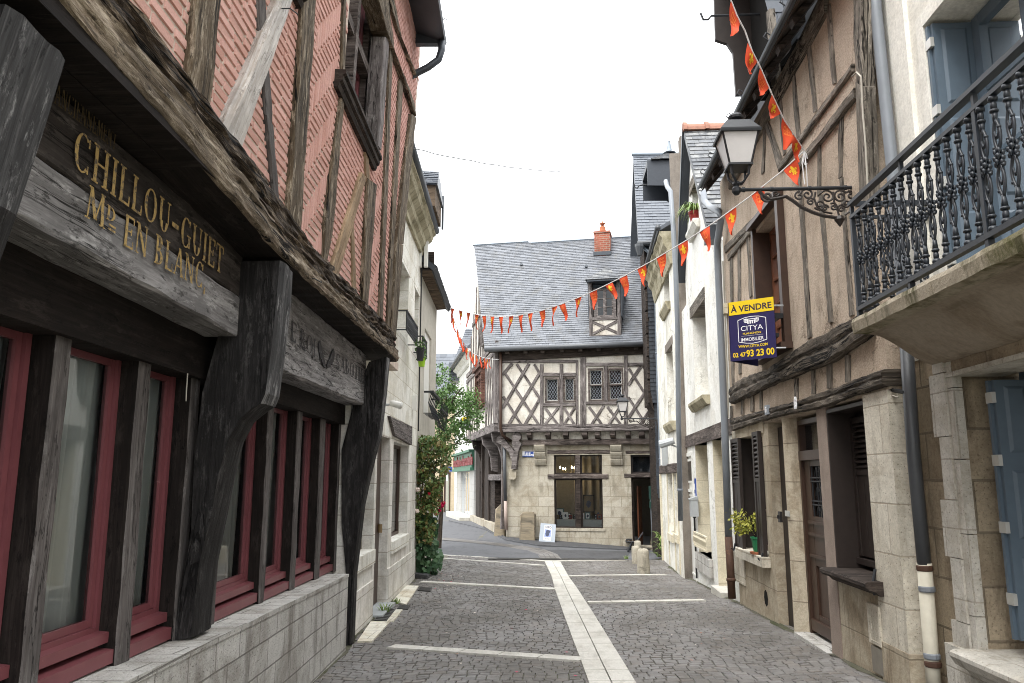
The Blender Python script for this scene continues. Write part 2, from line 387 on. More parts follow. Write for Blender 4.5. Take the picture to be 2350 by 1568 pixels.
m_dark = wood('dark_oak', (.012, .009, .008), (.045, .034, .028), (.10, .08, .068), (1.5, 22, 1), bs=.5)
m_grey = wood('grey_oak', (.05, .041, .038), (.175, .152, .146), (.36, .33, .315), (1.6, 24, 1), bs=.6, crack=.5)
m_browng = wood('brown_grey_oak', (.03, .022, .019), (.115, .092, .082), (.26, .225, .205), (1.6, 24, 1), bs=.6, crack=.52)
m_r63d = wood('dark_hewn_oak', (.02, .016, .012), (.10, .082, .064), (.25, .215, .175), (1.3, 18, 1), bs=1.0, crack=.58, bd=.03)
m_r63 = wood('grey_brown_oak', (.045, .038, .031), (.20, .175, .145), (.40, .355, .30), (3.0, 22, 1), bs=.8, crack=.54, bd=.02)
m_soffit = wood('soffit_boards', (.05, .035, .024), (.16, .115, .08), (.25, .19, .135), (1.0, 9, 1), bs=.3)
m_brownp = plain('brown_paint', (.055, .03, .02), .45, .4, .35)
m_redbrownp = plain('chestnut_paint', (.17, .065, .032), .4, .4, .3)
m_shutdark = plain('dark_brown_shutter', (.030, .022, .019), .5, .35, .35)
m_red = plain('dusty_red_paint', (.185, .058, .066), .42, .4, .28, 6, worn=(.36, .2, .19), wt=.66)
m_brick = islandmat('brick_face', [(.60, .35, .30), (.64, .385, .335), (.67, .41, .36), (.55, .31, .26), (.65, .40, .35)], .95, .08, .30, 90, .6)
m_mortar = stone('brick_mortar', (.62, .52, .44), (.67, .57, .49), (.6, .5, .4), 0, .3, st=.4, grain=60, stain=(.4, .3, .23))
m_plinth = stone('concrete_block', (.60, .585, .55), (.54, .525, .495), (.27, .26, .24), .4, .2, .007, (.26, .235, .20), .65, bs=.7, grain=70, pits=.55)
m_ashlar = stone('cream_ashlar', (.85, .84, .78), (.80, .78, .71), (.50, .45, .34), .58, .33, .006, (.46, .41, .29), .4)
m_ashlar_low = stone('lower_ashlar', (.80, .785, .73), (.74, .70, .65), (.40, .37, .31), .55, .33, .006, (.40, .36, .28), .45)
m_cornice = stone('mossy_cornice', (.50, .45, .33), (.42, .38, .27), (.3, .27, .2), 1.2, .6, .004, (.20, .18, .11), .8)
m_render_g = stone('grey_render', (.55, .52, .455), (.50, .47, .41), (.4, .4, .4), 0, st=.25, stain=(.36, .33, .27), grain=90, bs=.5)
m_white = stone('white_limewash', (.89, .885, .85), (.85, .845, .80), (.4, .4, .4), 0, st=.25, stain=(.54, .49, .38), grain=30, bs=.3, crack=.5)
m_creamst = stone('pale_reveal_stone', (.74, .68, .53), (.66, .60, .46), (.5, .44, .33), .5, .42, .005, (.45, .38, .25), .4)
m_r3 = stone('cream_old_render', (.86, .85, .79), (.81, .79, .72), (.4, .4, .4), 0, st=.5, stain=(.44, .40, .31), grain=30, crack=.7)
m_flank = stone('brown_roughcast', (.27, .235, .20), (.21, .185, .16), (.3, .3, .3), 0, st=.5, stain=(.14, .12, .10), grain=55, bs=.7)
m_plaster = stone('beige_plaster', (.64, .535, .43), (.57, .465, .365), (.4, .4, .4), 0, st=.4, stain=(.37, .285, .205), grain=55, bs=.9, gm=.65, crack=.5)
m_plaster_far = stone('cream_infill', (.71, .685, .63), (.61, .57, .50), (.4, .4, .4), 0, st=.4, stain=(.45, .385, .30), grain=30, bs=.5, crack=.8)
m_stone_far = stone('tuffeau_ashlar', (.53, .49, .41), (.45, .41, .33), (.31, .275, .215), .62, .3, .009, (.285, .24, .17), .6, pits=.25)
m_r63st = stone('warm_limestone', (.55, .485, .375), (.45, .39, .295), (.32, .275, .21), .62, .42, .007, (.25, .19, .12), .6, bs=.6)
m_r63pale = stone('pale_limestone', (.72, .68, .585), (.64, .59, .49), (.45, .40, .32), .7, .38, .007, (.38, .325, .24), .5, pits=.6)
m_r63pink = stone('pinkish_render', (.36, .29, .245), (.32, .26, .22), (.3, .3, .3), 0, st=.3, stain=(.25, .20, .165), grain=80)
m_r0up = stone('cream_paintwork', (.86, .845, .78), (.82, .80, .73), (.4, .4, .4), 0, st=.2, stain=(.55, .51, .41), grain=35, bs=.15)
m_r0low = stone('stained_limestone', (.40, .33, .235), (.305, .25, .175), (.20, .165, .12), .5, .34, .010, (.19, .145, .10), .7, bs=.6, pits=.3)
m_r0jamb = stone('grey_white_limestone', (.60, .575, .52), (.52, .495, .44), (.40, .37, .32), .6, .46, .006, (.33, .29, .22), .55, pits=.5)
m_balc = stone('mossy_balcony_stone', (.44, .40, .33), (.34, .28, .19), (.3, .3, .3), 0, st=.95, stain=(.075, .075, .02), grain=40, bs=1.0)
m_soffst = stone('balcony_underside', (.38, .325, .265), (.32, .265, .205), (.3, .3, .3), 0, st=.5, stain=(.20, .15, .10), grain=30)
m_slate = islandmat('grey_slate', [(.095, .103, .117), (.135, .144, .162), (.165, .175, .195), (.112, .12, .135), (.15, .159, .178)], .48, .45, .35, 9, .3, (.10, .097, .088), .58)
m_slated = islandmat('dark_slate', [(.055, .063, .078), (.078, .088, .106), (.10, .112, .132), (.066, .075, .092)], .42, .5, .3, 18, .3, (.20, .19, .16), .72)
m_slateold = islandmat('lichen_slate', [(.075, .08, .09), (.13, .137, .148), (.10, .107, .118), (.16, .164, .17)], .6, .4, .5, 14, .4, (.36, .36, .34), .57)
m_slateblk = islandmat('black_slate', [(.028, .033, .042), (.045, .052, .064), (.036, .042, .052)], .5, .4, .3, 18, .3)
m_zinc = plain('zinc', (.21, .245, .285), .45, .5, .3, 5, .25)
m_zincd = plain('dark_zinc', (.055, .065, .078), .45, .5, .3, 5, .2)
m_lead = plain('grey_lead', (.30, .33, .37), .5, .4, .3, 5)
m_pvcg = plain('grey_pipe', (.20, .22, .245), .42, .45, .25, 4)
m_pvcd = plain('dark_grey_pipe', (.075, .08, .088), .42, .45, .3, 4, worn=(.3, .3, .28), wt=.74)
m_rust = plain('rusty_iron_pipe', (.085, .045, .03), .7, .3, .5, 10, worn=(.16, .07, .035), wt=.58)
m_whitepipe = plain('flaking_cream_pipe', (.62, .585, .48), .55, .3, .25, 8, worn=(.20, .11, .06), wt=.68)
m_iron = plain('black_iron', (.016, .018, .022), .5, .45, .35, 20)
m_balir = plain('blue_black_iron', (.018, .023, .031), .45, .5, .35, 20)
m_rustir = plain('brown_cast_iron', (.030, .023, .020), .55, .4, .4, 20)
m_blue = plain('blue_grey_paint', (.10, .137, .175), .5, .35, .2, 6)
m_blued = plain('window_blue_frame', (.12, .165, .21), .5, .35, .2, 6)
m_hinge = plain('steel_hinge', (.55, .55, .52), .35, .5, .2, 8, .4)
m_whitep = plain('white_paint', (.76, .755, .71), .4, .4, .12, 5)
m_greyp = plain('grey_box_paint', (.40, .42, .43), .45, .4, .15)
m_lampgl = plain('frosted_lamp_glass', (.62, .60, .59), .3, .4, .25, 3)
m_glass = glass('window_glass', trans=.9)
m_glassd = glass('dark_window_glass', (.012, .014, .017), .45)
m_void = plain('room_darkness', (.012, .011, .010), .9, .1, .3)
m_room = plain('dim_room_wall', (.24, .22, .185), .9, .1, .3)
m_curt = NT('net_curtain', .9, .1); m_curt.col(m_curt.mix(m_curt.ramp(m_curt.noise(m_curt.mapped((16, .5, 1)), 1.0, 3, .5), [(.35, 0.), (.65, 1.)]), (.50, .53, .54), (.80, .83, .83))); m_curt = m_curt.m
m_gold = NT('worn_gold_paint', .6, .4); _f = m_gold.noise(m_gold.uv(), 26, 8, .8); m_gold.col(m_gold.mix(m_gold.ramp(_f, [(.43, 0.), (.50, 1.)]), (.10, .085, .07), (.47, .32, .115))); m_gold = m_gold.m
m_goldf = NT('faded_gold_paint', .8, .1); _f = m_goldf.noise(m_goldf.uv(), 30, 8, .8); m_goldf.col(m_goldf.mix(m_goldf.ramp(_f, [(.42, 1.), (.52, 0.)]), (.10, .072, .035), (.045, .038, .032))); m_goldf = m_goldf.m
m_blacklet = NT('worn_black_paint', .7, .2); _f = m_blacklet.noise(m_blacklet.uv(), 30, 8, .8); m_blacklet.col(m_blacklet.mix(m_blacklet.ramp(_f, [(.36, 1.), (.46, 0.)]), (.035, .034, .038), (.22, .21, .205))); m_blacklet = m_blacklet.m
m_fred = plain('pennant_red', (.66, .085, .035), .75, .15, .12, 5, bs=0)
m_fyel = plain('pennant_yellow', (.85, .55, .04), .75, .15, .08, 5, bs=0)
m_fora = plain('pennant_orange_print', (.82, .26, .06), .75, .15, .08, 5, bs=0)
m_tape = plain('white_tape', (.80, .80, .80), .7, .2, .1, bs=0)
m_syel = plain('sign_yellow', (.78, .56, .02), .35, .4, .06, bs=0)
m_snavy = plain('sign_navy', (.025, .022, .085), .35, .4, .08, bs=0)
m_swhite = plain('sign_white', (.82, .82, .84), .4, .4, .05, bs=0)
m_sblack = plain('sign_dark_print', (.03, .022, .05), .4, .4, .05, bs=0)
m_enamel = plain('enamel_blue', (.025, .07, .30), .3, .5, .08, bs=0)
m_green = plain('shop_green_paint', (.06, .17, .11), .5, .35, .25, 6)
m_redlet = plain('shop_red_letter', (.20, .03, .035), .5, .3, .2, bs=0)
m_tile = stone('white_shop_tiles', (.50, .50, .49), (.45, .45, .44), (.36, .35, .33), .3, .3, .008, (.5, .48, .42), .2, rough=.35, off=0.)
m_beige = stone('beige_house_render', (.56, .47, .34), (.52, .435, .31), (.4, .4, .4), 0, st=.3, stain=(.42, .34, .24), grain=40)
m_chbrick = stone('chimney_brick', (.40, .12, .075), (.33, .095, .06), (.45, .36, .29), .22, .075, .009, (.2, .1, .07), .4, grain=40)
m_ridge = plain('weathered_ridge_tile', (.36, .185, .135), .85, .2, .5, 10, worn=(.2, .17, .14), wt=.58)
m_terra = plain('terracotta', (.42, .16, .085), .8, .2, .4, 14)
m_expo = plain('grey_blue_board', (.36, .40, .45), .55, .3, .12, bs=0)
m_poster = plain('poster_paper', (.84, .85, .87), .6, .2, .06, bs=0)
m_pblue = plain('poster_blue_print', (.30, .36, .62), .6, .2, .5, 30, bs=0)
m_pdark = plain('poster_dark_print', (.07, .08, .13), .6, .2, .3, 30, bs=0)
m_mortbase = stone('sett_joint_sand', (.20, .185, .155), (.165, .155, .125), (.1, .1, .1), 0, st=.6, stain=(.075, .085, .04), grain=30)
m_sett = islandmat('stone_sett', [(.172, .164, .158), (.205, .197, .189), (.19, .18, .171), (.222, .216, .21), (.212, .195, .18), (.182, .176, .173)], .66, .3, .45, 45, .5, big=.8)
m_asph = stone('asphalt', (.125, .128, .137), (.15, .152, .16), (.1, .1, .1), 0, st=.35, stain=(.10, .10, .103), grain=160, bs=.4)
m_asphd = stone('old_asphalt', (.085, .086, .09), (.10, .10, .104), (.1, .1, .1), 0, st=.3, stain=(.045, .045, .045), grain=160, bs=.5)
m_slab = stone('pale_paving_stone', (.64, .62, .57), (.57, .55, .50), (.2, .19, .17), 0, st=.4, stain=(.36, .33, .28), grain=50, bs=.25)
m_slabw = stone('white_gutter_stone', (.74, .715, .63), (.68, .65, .55), (.2, .19, .17), .6, .5, .004, (.50, .40, .26), .55, grain=40)
m_iron_gr = plain('cast_iron_grate', (.06, .058, .055), .6, .4, .4, 20)
m_bollard = stone('weathered_bollard_stone', (.46, .42, .34), (.38, .345, .28), (.3, .3, .3), 0, st=.75, stain=(.15, .14, .11), grain=40, bs=.7)
m_guard = stone('worn_guard_stone', (.42, .35, .25), (.33, .28, .20), (.3, .3, .3), 0, st=.8, stain=(.12, .11, .10), grain=30, bs=.8)
m_leafa = leafmat('myrtle_leaves', [(.045, .10, .022), (.08, .165, .04), (.12, .21, .06), (.06, .125, .028)])
m_leafr = leafmat('rose_leaves', [(.055, .11, .03), (.11, .18, .055), (.19, .215, .065), (.20, .12, .045), (.08, .15, .042), (.15, .21, .065)])
m_leafh = leafmat('hollyhock_leaves', [(.028, .07, .030), (.045, .10, .045), (.065, .125, .05), (.035, .085, .04)])
m_leafy = leafmat('gold_leaves', [(.36, .33, .045), (.25, .28, .04), (.45, .42, .09), (.16, .2, .03)])
m_leafsp = leafmat('striped_leaves', [(.14, .24, .05), (.26, .33, .11), (.09, .17, .035)])
m_bark = wood('bark', (.04, .03, .022), (.10, .08, .06), (.16, .13, .10), (2, 14, 1))
m_petw = plain('pale_petals', (.82, .70, .62), .7, .2, .12, bs=0)
m_petr = plain('crimson_petals', (.40, .012, .03), .7, .2, .2, bs=0)
m_petp = plain('magenta_petals', (.66, .02, .11), .7, .2, .2, bs=0)
m_potg = plain('green_pot', (.02, .17, .07), .4, .4, .1)
m_potb = plain('black_pot', (.02, .02, .022), .5, .4, .1)
m_potl = plain('lime_pot', (.32, .55, .03), .45, .4, .1)
m_potr = plain('red_pot', (.33, .03, .025), .5, .4, .15)
m_cable = plain('cable', (.02, .02, .02), .6, .3, .2, bs=0)
m_cablew = plain('pale_cable', (.45, .42, .36), .6, .3, .2, bs=0)
m_bulb = emit('lit_bulb', (1, .82, .5), 9.)
m_fr_b = plain('black_picture_frame', (.02, .018, .018), .4, .4, .1, bs=0)
m_fr_g = plain('gilt_picture_frame', (.22, .15, .07), .4, .4, .1, bs=0)
m_fr_t = plain('teal_picture_frame', (.08, .16, .18), .4, .4, .1, bs=0)
m_signgreen = plain('dark_green_metal', (.02, .07, .055), .4, .4, .15)
m_orange = plain('orange_brown_wood', (.20, .065, .025), .45, .4, .25)
# ------------------------------------------------------------------ facades
LH = sideFac((-2.18, 8.43), 1180, -1)
LU = sideFac((-2.18, 8.43), 1180, -1, lambda z: .035*max(0, z-3.4))
L1 = sideFac((-2.33, 9.42), 1172, -1)
L2 = L1
R0 = Fac((2.72, 0), (0, 1), (-1, 0))
R63 = Fac((2.55, 0), (0, 1), (-1, 0))
R2 = sideFac((2.62, 11.9), 1330, 1)
FC = Vector((-1.55, 24.2)); FD = Vector((4.37, -.70)).normalized()
FH = Fac(FC, FD, (FD.y, -FD.x))                       # far corner house, street front
FSd = vpdir(866); FS = Fac(FC, FSd, (-FSd.y, FSd.x))  # its side: s runs away to the left
def P4(F, pts, o): return [F.h(u, v, o) for u, v in pts]

# ------------------------------------------------------------------ ground
def ground():
    mb = MB()
    xs = [-400, -120, -40, -15, -8, -4, -2.3, -1, .3, 1.5, 2.6, 5, 12, 40, 120, 400]
    ys = [-60, -10, 0, 3, 5, 6.7, 8, 9, 11.5, 13, 14, 15.7, 17.4, 19.5, 20.5, 22, 23.6, 24.2, 26, 28, 32, 40, 80, 200, 800]
    mb.grid(lambda a, b: Vector((xs[round(a*(len(xs)-1))], ys[round(b*(len(ys)-1))], gz(xs[round(a*(len(xs)-1))], ys[round(b*(len(ys)-1))])-.011)), len(xs)-1, len(ys)-1)
    mb.build('ground', m_mortbase, kind='structure', loc=(0, 0, 0))
    eL, eM, eR = gnd(1003, 1274), gnd(1252, 1288), gnd(1440, 1285)
    eL2 = eL + (eL-eM)*1.6; eR2 = eR + (eR-eM)*1.5
    E = [eL2, eL, eM, eR, eR2]
    def edgeY(x):
        return interp(x, [(p.x, p.y) for p in E])
    # asphalt of the crossing street: sheet just above the base, edge along the drain
    mb = MB()
    X = [-9 + i*.5 for i in range(39)]
    def af(a, b):
        x = X[round(a*38)]; y0 = edgeY(x); y = y0 + (46-y0)*b*b; return Vector((x, y, gz(x, y)-.004))
    mb.grid(af, 38, 24); mb.build('asphalt_road', m_asph, kind='structure', loc=(0, 20, 0))
    # darker newer asphalt patch to the right
    mb = MB(); q = [gnd(*p) for p in ((1262, 1284), (1437, 1282), (1447, 1266), (1300, 1262), (1235, 1262), (1255, 1272))]
    mb.add([p + Vector((0, 0, .002)) for p in q], [tuple(range(6))]); mb.build('asphalt_patch', m_asphd, kind='structure')
    # pale kerb line along the far pavement
    mb = MB(); pts = [gnd(*p) for p in ((1440, 1262), (1380, 1260), (1300, 1256), (1235, 1253), (1160, 1240), (1110, 1215), (1060, 1203), (1030, 1196))]
    mb.loft([[p + Vector((-.0, -.04, .0)), p + Vector((0, -.04, .03)), p + Vector((0, .04, .03)), p + Vector((0, .04, 0))] for p in pts])
    mb.build('pavement_kerb', m_asph, kind='structure')
    # pavement at the foot of the corner house
    mb = MB(); a = [gnd(*p) for p in ((1440, 1262), (1380, 1260), (1300, 1256), (1235, 1253), (1160, 1240), (1112, 1216))]
    b = [FH.W(4.6, 0, .02), FH.W(3.6, 0, .02), FH.W(2.2, 0, .02), FH.W(1.0, 0, .02), FH.W(0, 0, 0.02), FS.W(5.5, 0, .02)]
    for i in range(5):
        mb.add([a[i]+Vector((0, .05, .03)), a[i+1]+Vector((0, .05, .03)), Vector((b[i+1].x, b[i+1].y, gz(b[i+1].x, b[i+1].y)+.05)), Vector((b[i].x, b[i].y, gz(b[i].x, b[i].y)+.05))], [(0, 1, 2, 3)])
    mb.build('pavement', m_asphd, kind='structure')
    mb = MB(); ctr = [gnd(*p) for p in ((1262, 1285), (1252, 1272), (1225, 1262), (1180, 1254), (1120, 1247), (1060, 1241), (1008, 1236))]
    for a, b in zip(ctr, ctr[1:]):
        for i in range(5):
            p, q = a.lerp(b, i/5), a.lerp(b, (i+1)/5); d = (q-p).normalized(); nn = Vector((-d.y, d.x, 0))
            for k in range(5): w0, w1 = -.3+.12*k+.006, -.3+.12*(k+1)-.006; mb.add([p+nn*w0+d*.006+Vector((0, 0, .006)), p+nn*w1+d*.006+Vector((0, 0, .006)), q+nn*w1-d*.006+Vector((0, 0, .006)), q+nn*w0-d*.006+Vector((0, 0, .006))], [(0, 1, 2, 3)])
    mb.build('paving_band', m_sett, kind='structure')
    # setts laid in shallow segmental arcs
    mb = MB(); pitch, per, A = .100, 1.7, .17
    def yo(x): t = (x/per) % 1.0; return A*(1-(2*t-1)**2) + .05*math.sin(x*1.3)
    xl, xr = -2.5, 3.0
    for j in range(int(16.8/pitch)+4):
        yb = 3.6 + j*pitch; x = xl - rnd(0, .1)
        while x < xr:
            w = rnd(.085, .125); x1 = x+w; g = .0045
            c = [(x+g, yo(x)+yb+g), (x1-g, yo(x1)+yb+g), (x1-g, yo(x1)+yb+pitch-g), (x+g, yo(x)+yb+pitch-g)]
            c = [(a+rnd(-.0025, .0025), b+rnd(-.003, .003)) for a, b in c]; cx = x+w/2; cyy = yb+yo(cx)
            x = x1
            if cyy > edgeY(cx)-.12: continue
            wl = -2.2 + (-.055)*(cyy-8.4) if cyy < 20 else -2.9
            wr = 2.58 if cyy < 12 else 2.62+.03*(cyy-12)
            if cx < wl-.05 or cx > wr+.15: continue
            h = rnd(0, .005); tl = (rnd(-.003, .003), rnd(-.003, .003)); mx, my = sum(a for a, b in c)/4, sum(b for a, b in c)/4
            bot = [Vector((a, b, gz(a, b)-.03)) for a, b in c]
            mid = [Vector((a, b, gz(a, b)+h-.005)) for a, b in c]
            top = [Vector((mx+(a-mx)*.9, my+(b-my)*.9, gz(a, b)+h+tl[0]*(1 if a > mx else -1)+tl[1]*(1 if b > my else -1))) for a, b in c]
            mb.add(bot+mid+top, [(i, (i+1) % 4, 4+(i+1) % 4, 4+i) for i in range(4)] + [(4+i, 4+(i+1) % 4, 8+(i+1) % 4, 8+i) for i in range(4)] + [(8, 9, 10, 11)])
    mb.build('cobbled_street', m_sett, kind='structure', loc=(0, 10, 0))
    # stone slabs -----------------------------------------------------------
    def slab(mb, c, h=.019, split=None):
        mx = sum((p for p in c), Vector())/4
        t = [p + (mx-p).normalized()*.006 + Vector((0, 0, h+rnd(0, .002))) for p in c]
        mb.prism([p + Vector((0, 0, -.03)) for p in c], t)
    def run(name, e1, e2, nper, mat=m_slab):
        # e1/e2: matching edge polylines of world points; cut into slabs
        mb = MB()
        for (a0, a1), (b0, b1), n in zip(zip(e1, e1[1:]), zip(e2, e2[1:]), nper):
            for k in range(n):
                f, g = k/n, (k+1)/n
                slab(mb, [a0.lerp(a1, f), b0.lerp(b1, f), b0.lerp(b1, g), a0.lerp(a1, g)])
        return mb.build(name, mat, kind='structure')
    vv = [1290, 1325, 1353, 1414, 1481, 1520, 1568]
    lf = [(1250, 1290), (1266, 1325), (1273, 1353), (1294, 1414), (1318, 1481), (1333, 1520), (1350, 1568)]
    md = [(1267.5, 1290), (1287, 1325), (1299.5, 1353), (1329, 1414), (1361, 1481), (1379, 1520), (1402, 1568)]
    rg = [(1285.5, 1290), (1305, 1325), (1325, 1353), (1364, 1414), (1405, 1481), (1429, 1520), (1458, 1568)]
    far = lambda L: [gnd(*p) for p in L]
    def ext(L):
        W = far(L); return W + [W[-1] + (W[-1]-W[-2])*2.2]
    a, b, c = ext(lf), ext(md), ext(rg)
    g = lambda P, Q, f: [p.lerp(q, f) for p, q in zip(P, Q)]
    run('centre_paving_strip', a, g(b, a, .02), [2, 2, 3, 3, 2, 2, 4]); run('centre_paving_strip', g(b, c, .02), c, [2, 2, 3, 3, 2, 2, 4])
    def cross(p0, p1, w, n, name='cross_paving_strip'):
        A_, B_ = gnd(*p0), gnd(*p1); d = (B_-A_); d.z = 0; q = Vector((-d.y, d.x, 0)).normalized()*w
        run(name, [A_, B_], [A_+q, B_+q], [n])
    cross((886, 1490), (1331, 1521), .17, 5); cross((962, 1338), (1272, 1355), .17, 7); cross((1011, 1283.5), (1250, 1300), .12, 6)
    cross((1351, 1386), (1621, 1381), .14, 5); cross((1309, 1324), (1532, 1321), .14, 5)
    cross((1003, 1275.5), (1250, 1289.5), .16, 7); cross((1253, 1289.5), (1440, 1287.5), .16, 5)
    # white gutter stones and iron gratings by the left wall
    mb = MB()
    for q in (((819, 1476), (854, 1476), (895, 1430), (851, 1429)), ((887, 1429), (903, 1429), (924, 1402), (908, 1402)), ((901, 1381), (932, 1391), (961, 1347), (932, 1346))):
        w = [gnd(*p) for p in q]
        for k in range(3): slab(mb, [w[0].lerp(w[3], k/3), w[1].lerp(w[2], k/3), w[1].lerp(w[2], (k+1)/3), w[0].lerp(w[3], (k+1)/3)])
    mb.build('gutter_paving', m_slabw, kind='structure')
    def grate(q, n, label):
        w = [gnd(*p) for p in q]; mb = MB(); up = Vector((0, 0, .02))
        mb.add([p+Vector((0, 0, .005)) for p in w], [(0, 1, 2, 3)], mi=1)
        L = lambda f, h: w[0].lerp(w[3], f).lerp(w[1].lerp(w[2], f), h)
        for k in range(n):
            f0, f1 = (k+.15)/n, (k+.75)/n
            mb.prism([L(f0, 0), L(f0, 1), L(f1, 1), L(f1, 0)], [p+up for p in (L(f0, 0), L(f0, 1), L(f1, 1), L(f1, 0))])
        for h in (0, .94):
            mb.prism([L(0, h), L(0, h+.06), L(1, h+.06), L(1, h)], [p+up*1.1 for p in (L(0, h), L(0, h+.06), L(1, h+.06), L(1, h))])
        mb.build('drain_grate', [m_iron_gr, m_void], label=label, cat='grate', group='iron drain grates in the paving')
    grate(((858, 1427), (886, 1429), (908, 1400), (880, 1397)), 9, 'long rusty drain grate beside the grey doorstep of the white house')
    grate(((911, 1400), (936, 1401), (941, 1391), (917, 1391)), 6, 'small dark drain grate butting against the rusty long one')
    grate(((959, 1357), (988, 1359), (991, 1351), (963, 1350)), 6, 'square dark drain grate below the climbing rose')
    grate(((1120, 1285), (1437, 1287.5), (1437, 1284.8), (1120, 1281.5)), 60, 'long slotted drain grate where the setts meet the asphalt')
    return edgeY
edgeY = ground()
def verge(name, pts, w, mat):
    # damp, mossy dirt gathered where the paving meets the walls
    mb = MB(); n = 0; prev = None
    for (a, b) in zip(pts, pts[1:]):
        k = int((b-a).length/.09)+1; d = (b-a).normalized(); q = Vector((-d.y, d.x, 0))
        for i in range(k):
            p = a.lerp(b, i/k); e = w*(.35+1.1*abs(mnoise.noise(Vector((p.y*2.3, p.x, 4)))) + rnd(0, .25))
            r = (Vector((p.x, p.y, gz(p.x, p.y)+.02)), p+q*e); r = (r[0], Vector((r[1].x, r[1].y, gz(r[1].x, r[1].y)+.006)))
            if prev: mb.add([prev[0], prev[1], r[1], r[0]], [(0, 1, 2, 3)])
            prev = r
    mb.build(name, mat, kind='structure')
m_dirt = stone('mossy_dirt', (.13, .12, .095), (.10, .098, .07), (.1, .1, .1), 0, st=.7, stain=(.045, .055, .02), grain=60, bs=.8)
verge('dirt_verge', [Vector((2.57, 5.2, 0)), Vector((2.57, 11.6, 0)), Vector((2.66, 13.2, 0)), Vector((2.75, 16.2, 0)), Vector((2.66, 19.5, 0))], .07, m_dirt)
verge('dirt_verge', [Vector((-2.66, 14.3, 0)), Vector((-2.33, 9.3, 0)), Vector((-2.2, 8.4, 0)), Vector((-1.98, 4.0, 0))], .07, m_dirt)
def tuft(name, u, v, n, h, label):
    c = gnd(u, v); mb = MB()
    for _ in range(n):
        a = rnd(0, 6.28); b = c + Vector((rnd(-.05, .05), rnd(-.03, .03), .0)); t = b + Vector((math.cos(a)*h*.6, math.sin(a)*h*.6, rnd(.5, 1)*h)); w = Vector((-math.sin(a), math.cos(a), 0))*.006
        m = b.lerp(t, .55)+Vector((0, 0, h*.12)); mb.add([b-w, b+w, m+w*.8, m-w*.8, t], [(0, 1, 2, 3), (3, 2, 4)])
    mb.build(name, m_leafsp, label=label, cat='weed', group='weeds growing in the paving')
tuft('grass_tuft', 883, 1408, 40, .16, 'green weed tuft on the rusty long grate')
tuft('grass_tuft', 911, 1386, 26, .11, 'green weed tuft at the near end of the white gutter slab')
# fallen petals and litter
def litter():
    mb = MB()
    for _ in range(90):
        u = rnd(985, 1060) if random.random() < .5 else rnd(720, 1700); v = rnd(1318, 1340) if u < 1060 and random.random() < .7 else rnd(1330, 1560)
        p = gnd(u, v)
        if abs(p.x) > 2.4: continue
        s_ = rnd(.008, .02); a = rnd(0, 6); mb.add([p+Vector((math.cos(a+k*1.57)*s_, math.sin(a+k*1.57)*s_*.7, .014+rnd(0, .006))) for k in range(4)], [(0, 1, 2, 3)], mi=random.choice([0, 0, 1, 2]))
    mb.build('fallen_petals', [m_petw, m_terra, m_petp], kind='stuff', label='pale and pink petals scattered over the setts', cat='petals')
litter()

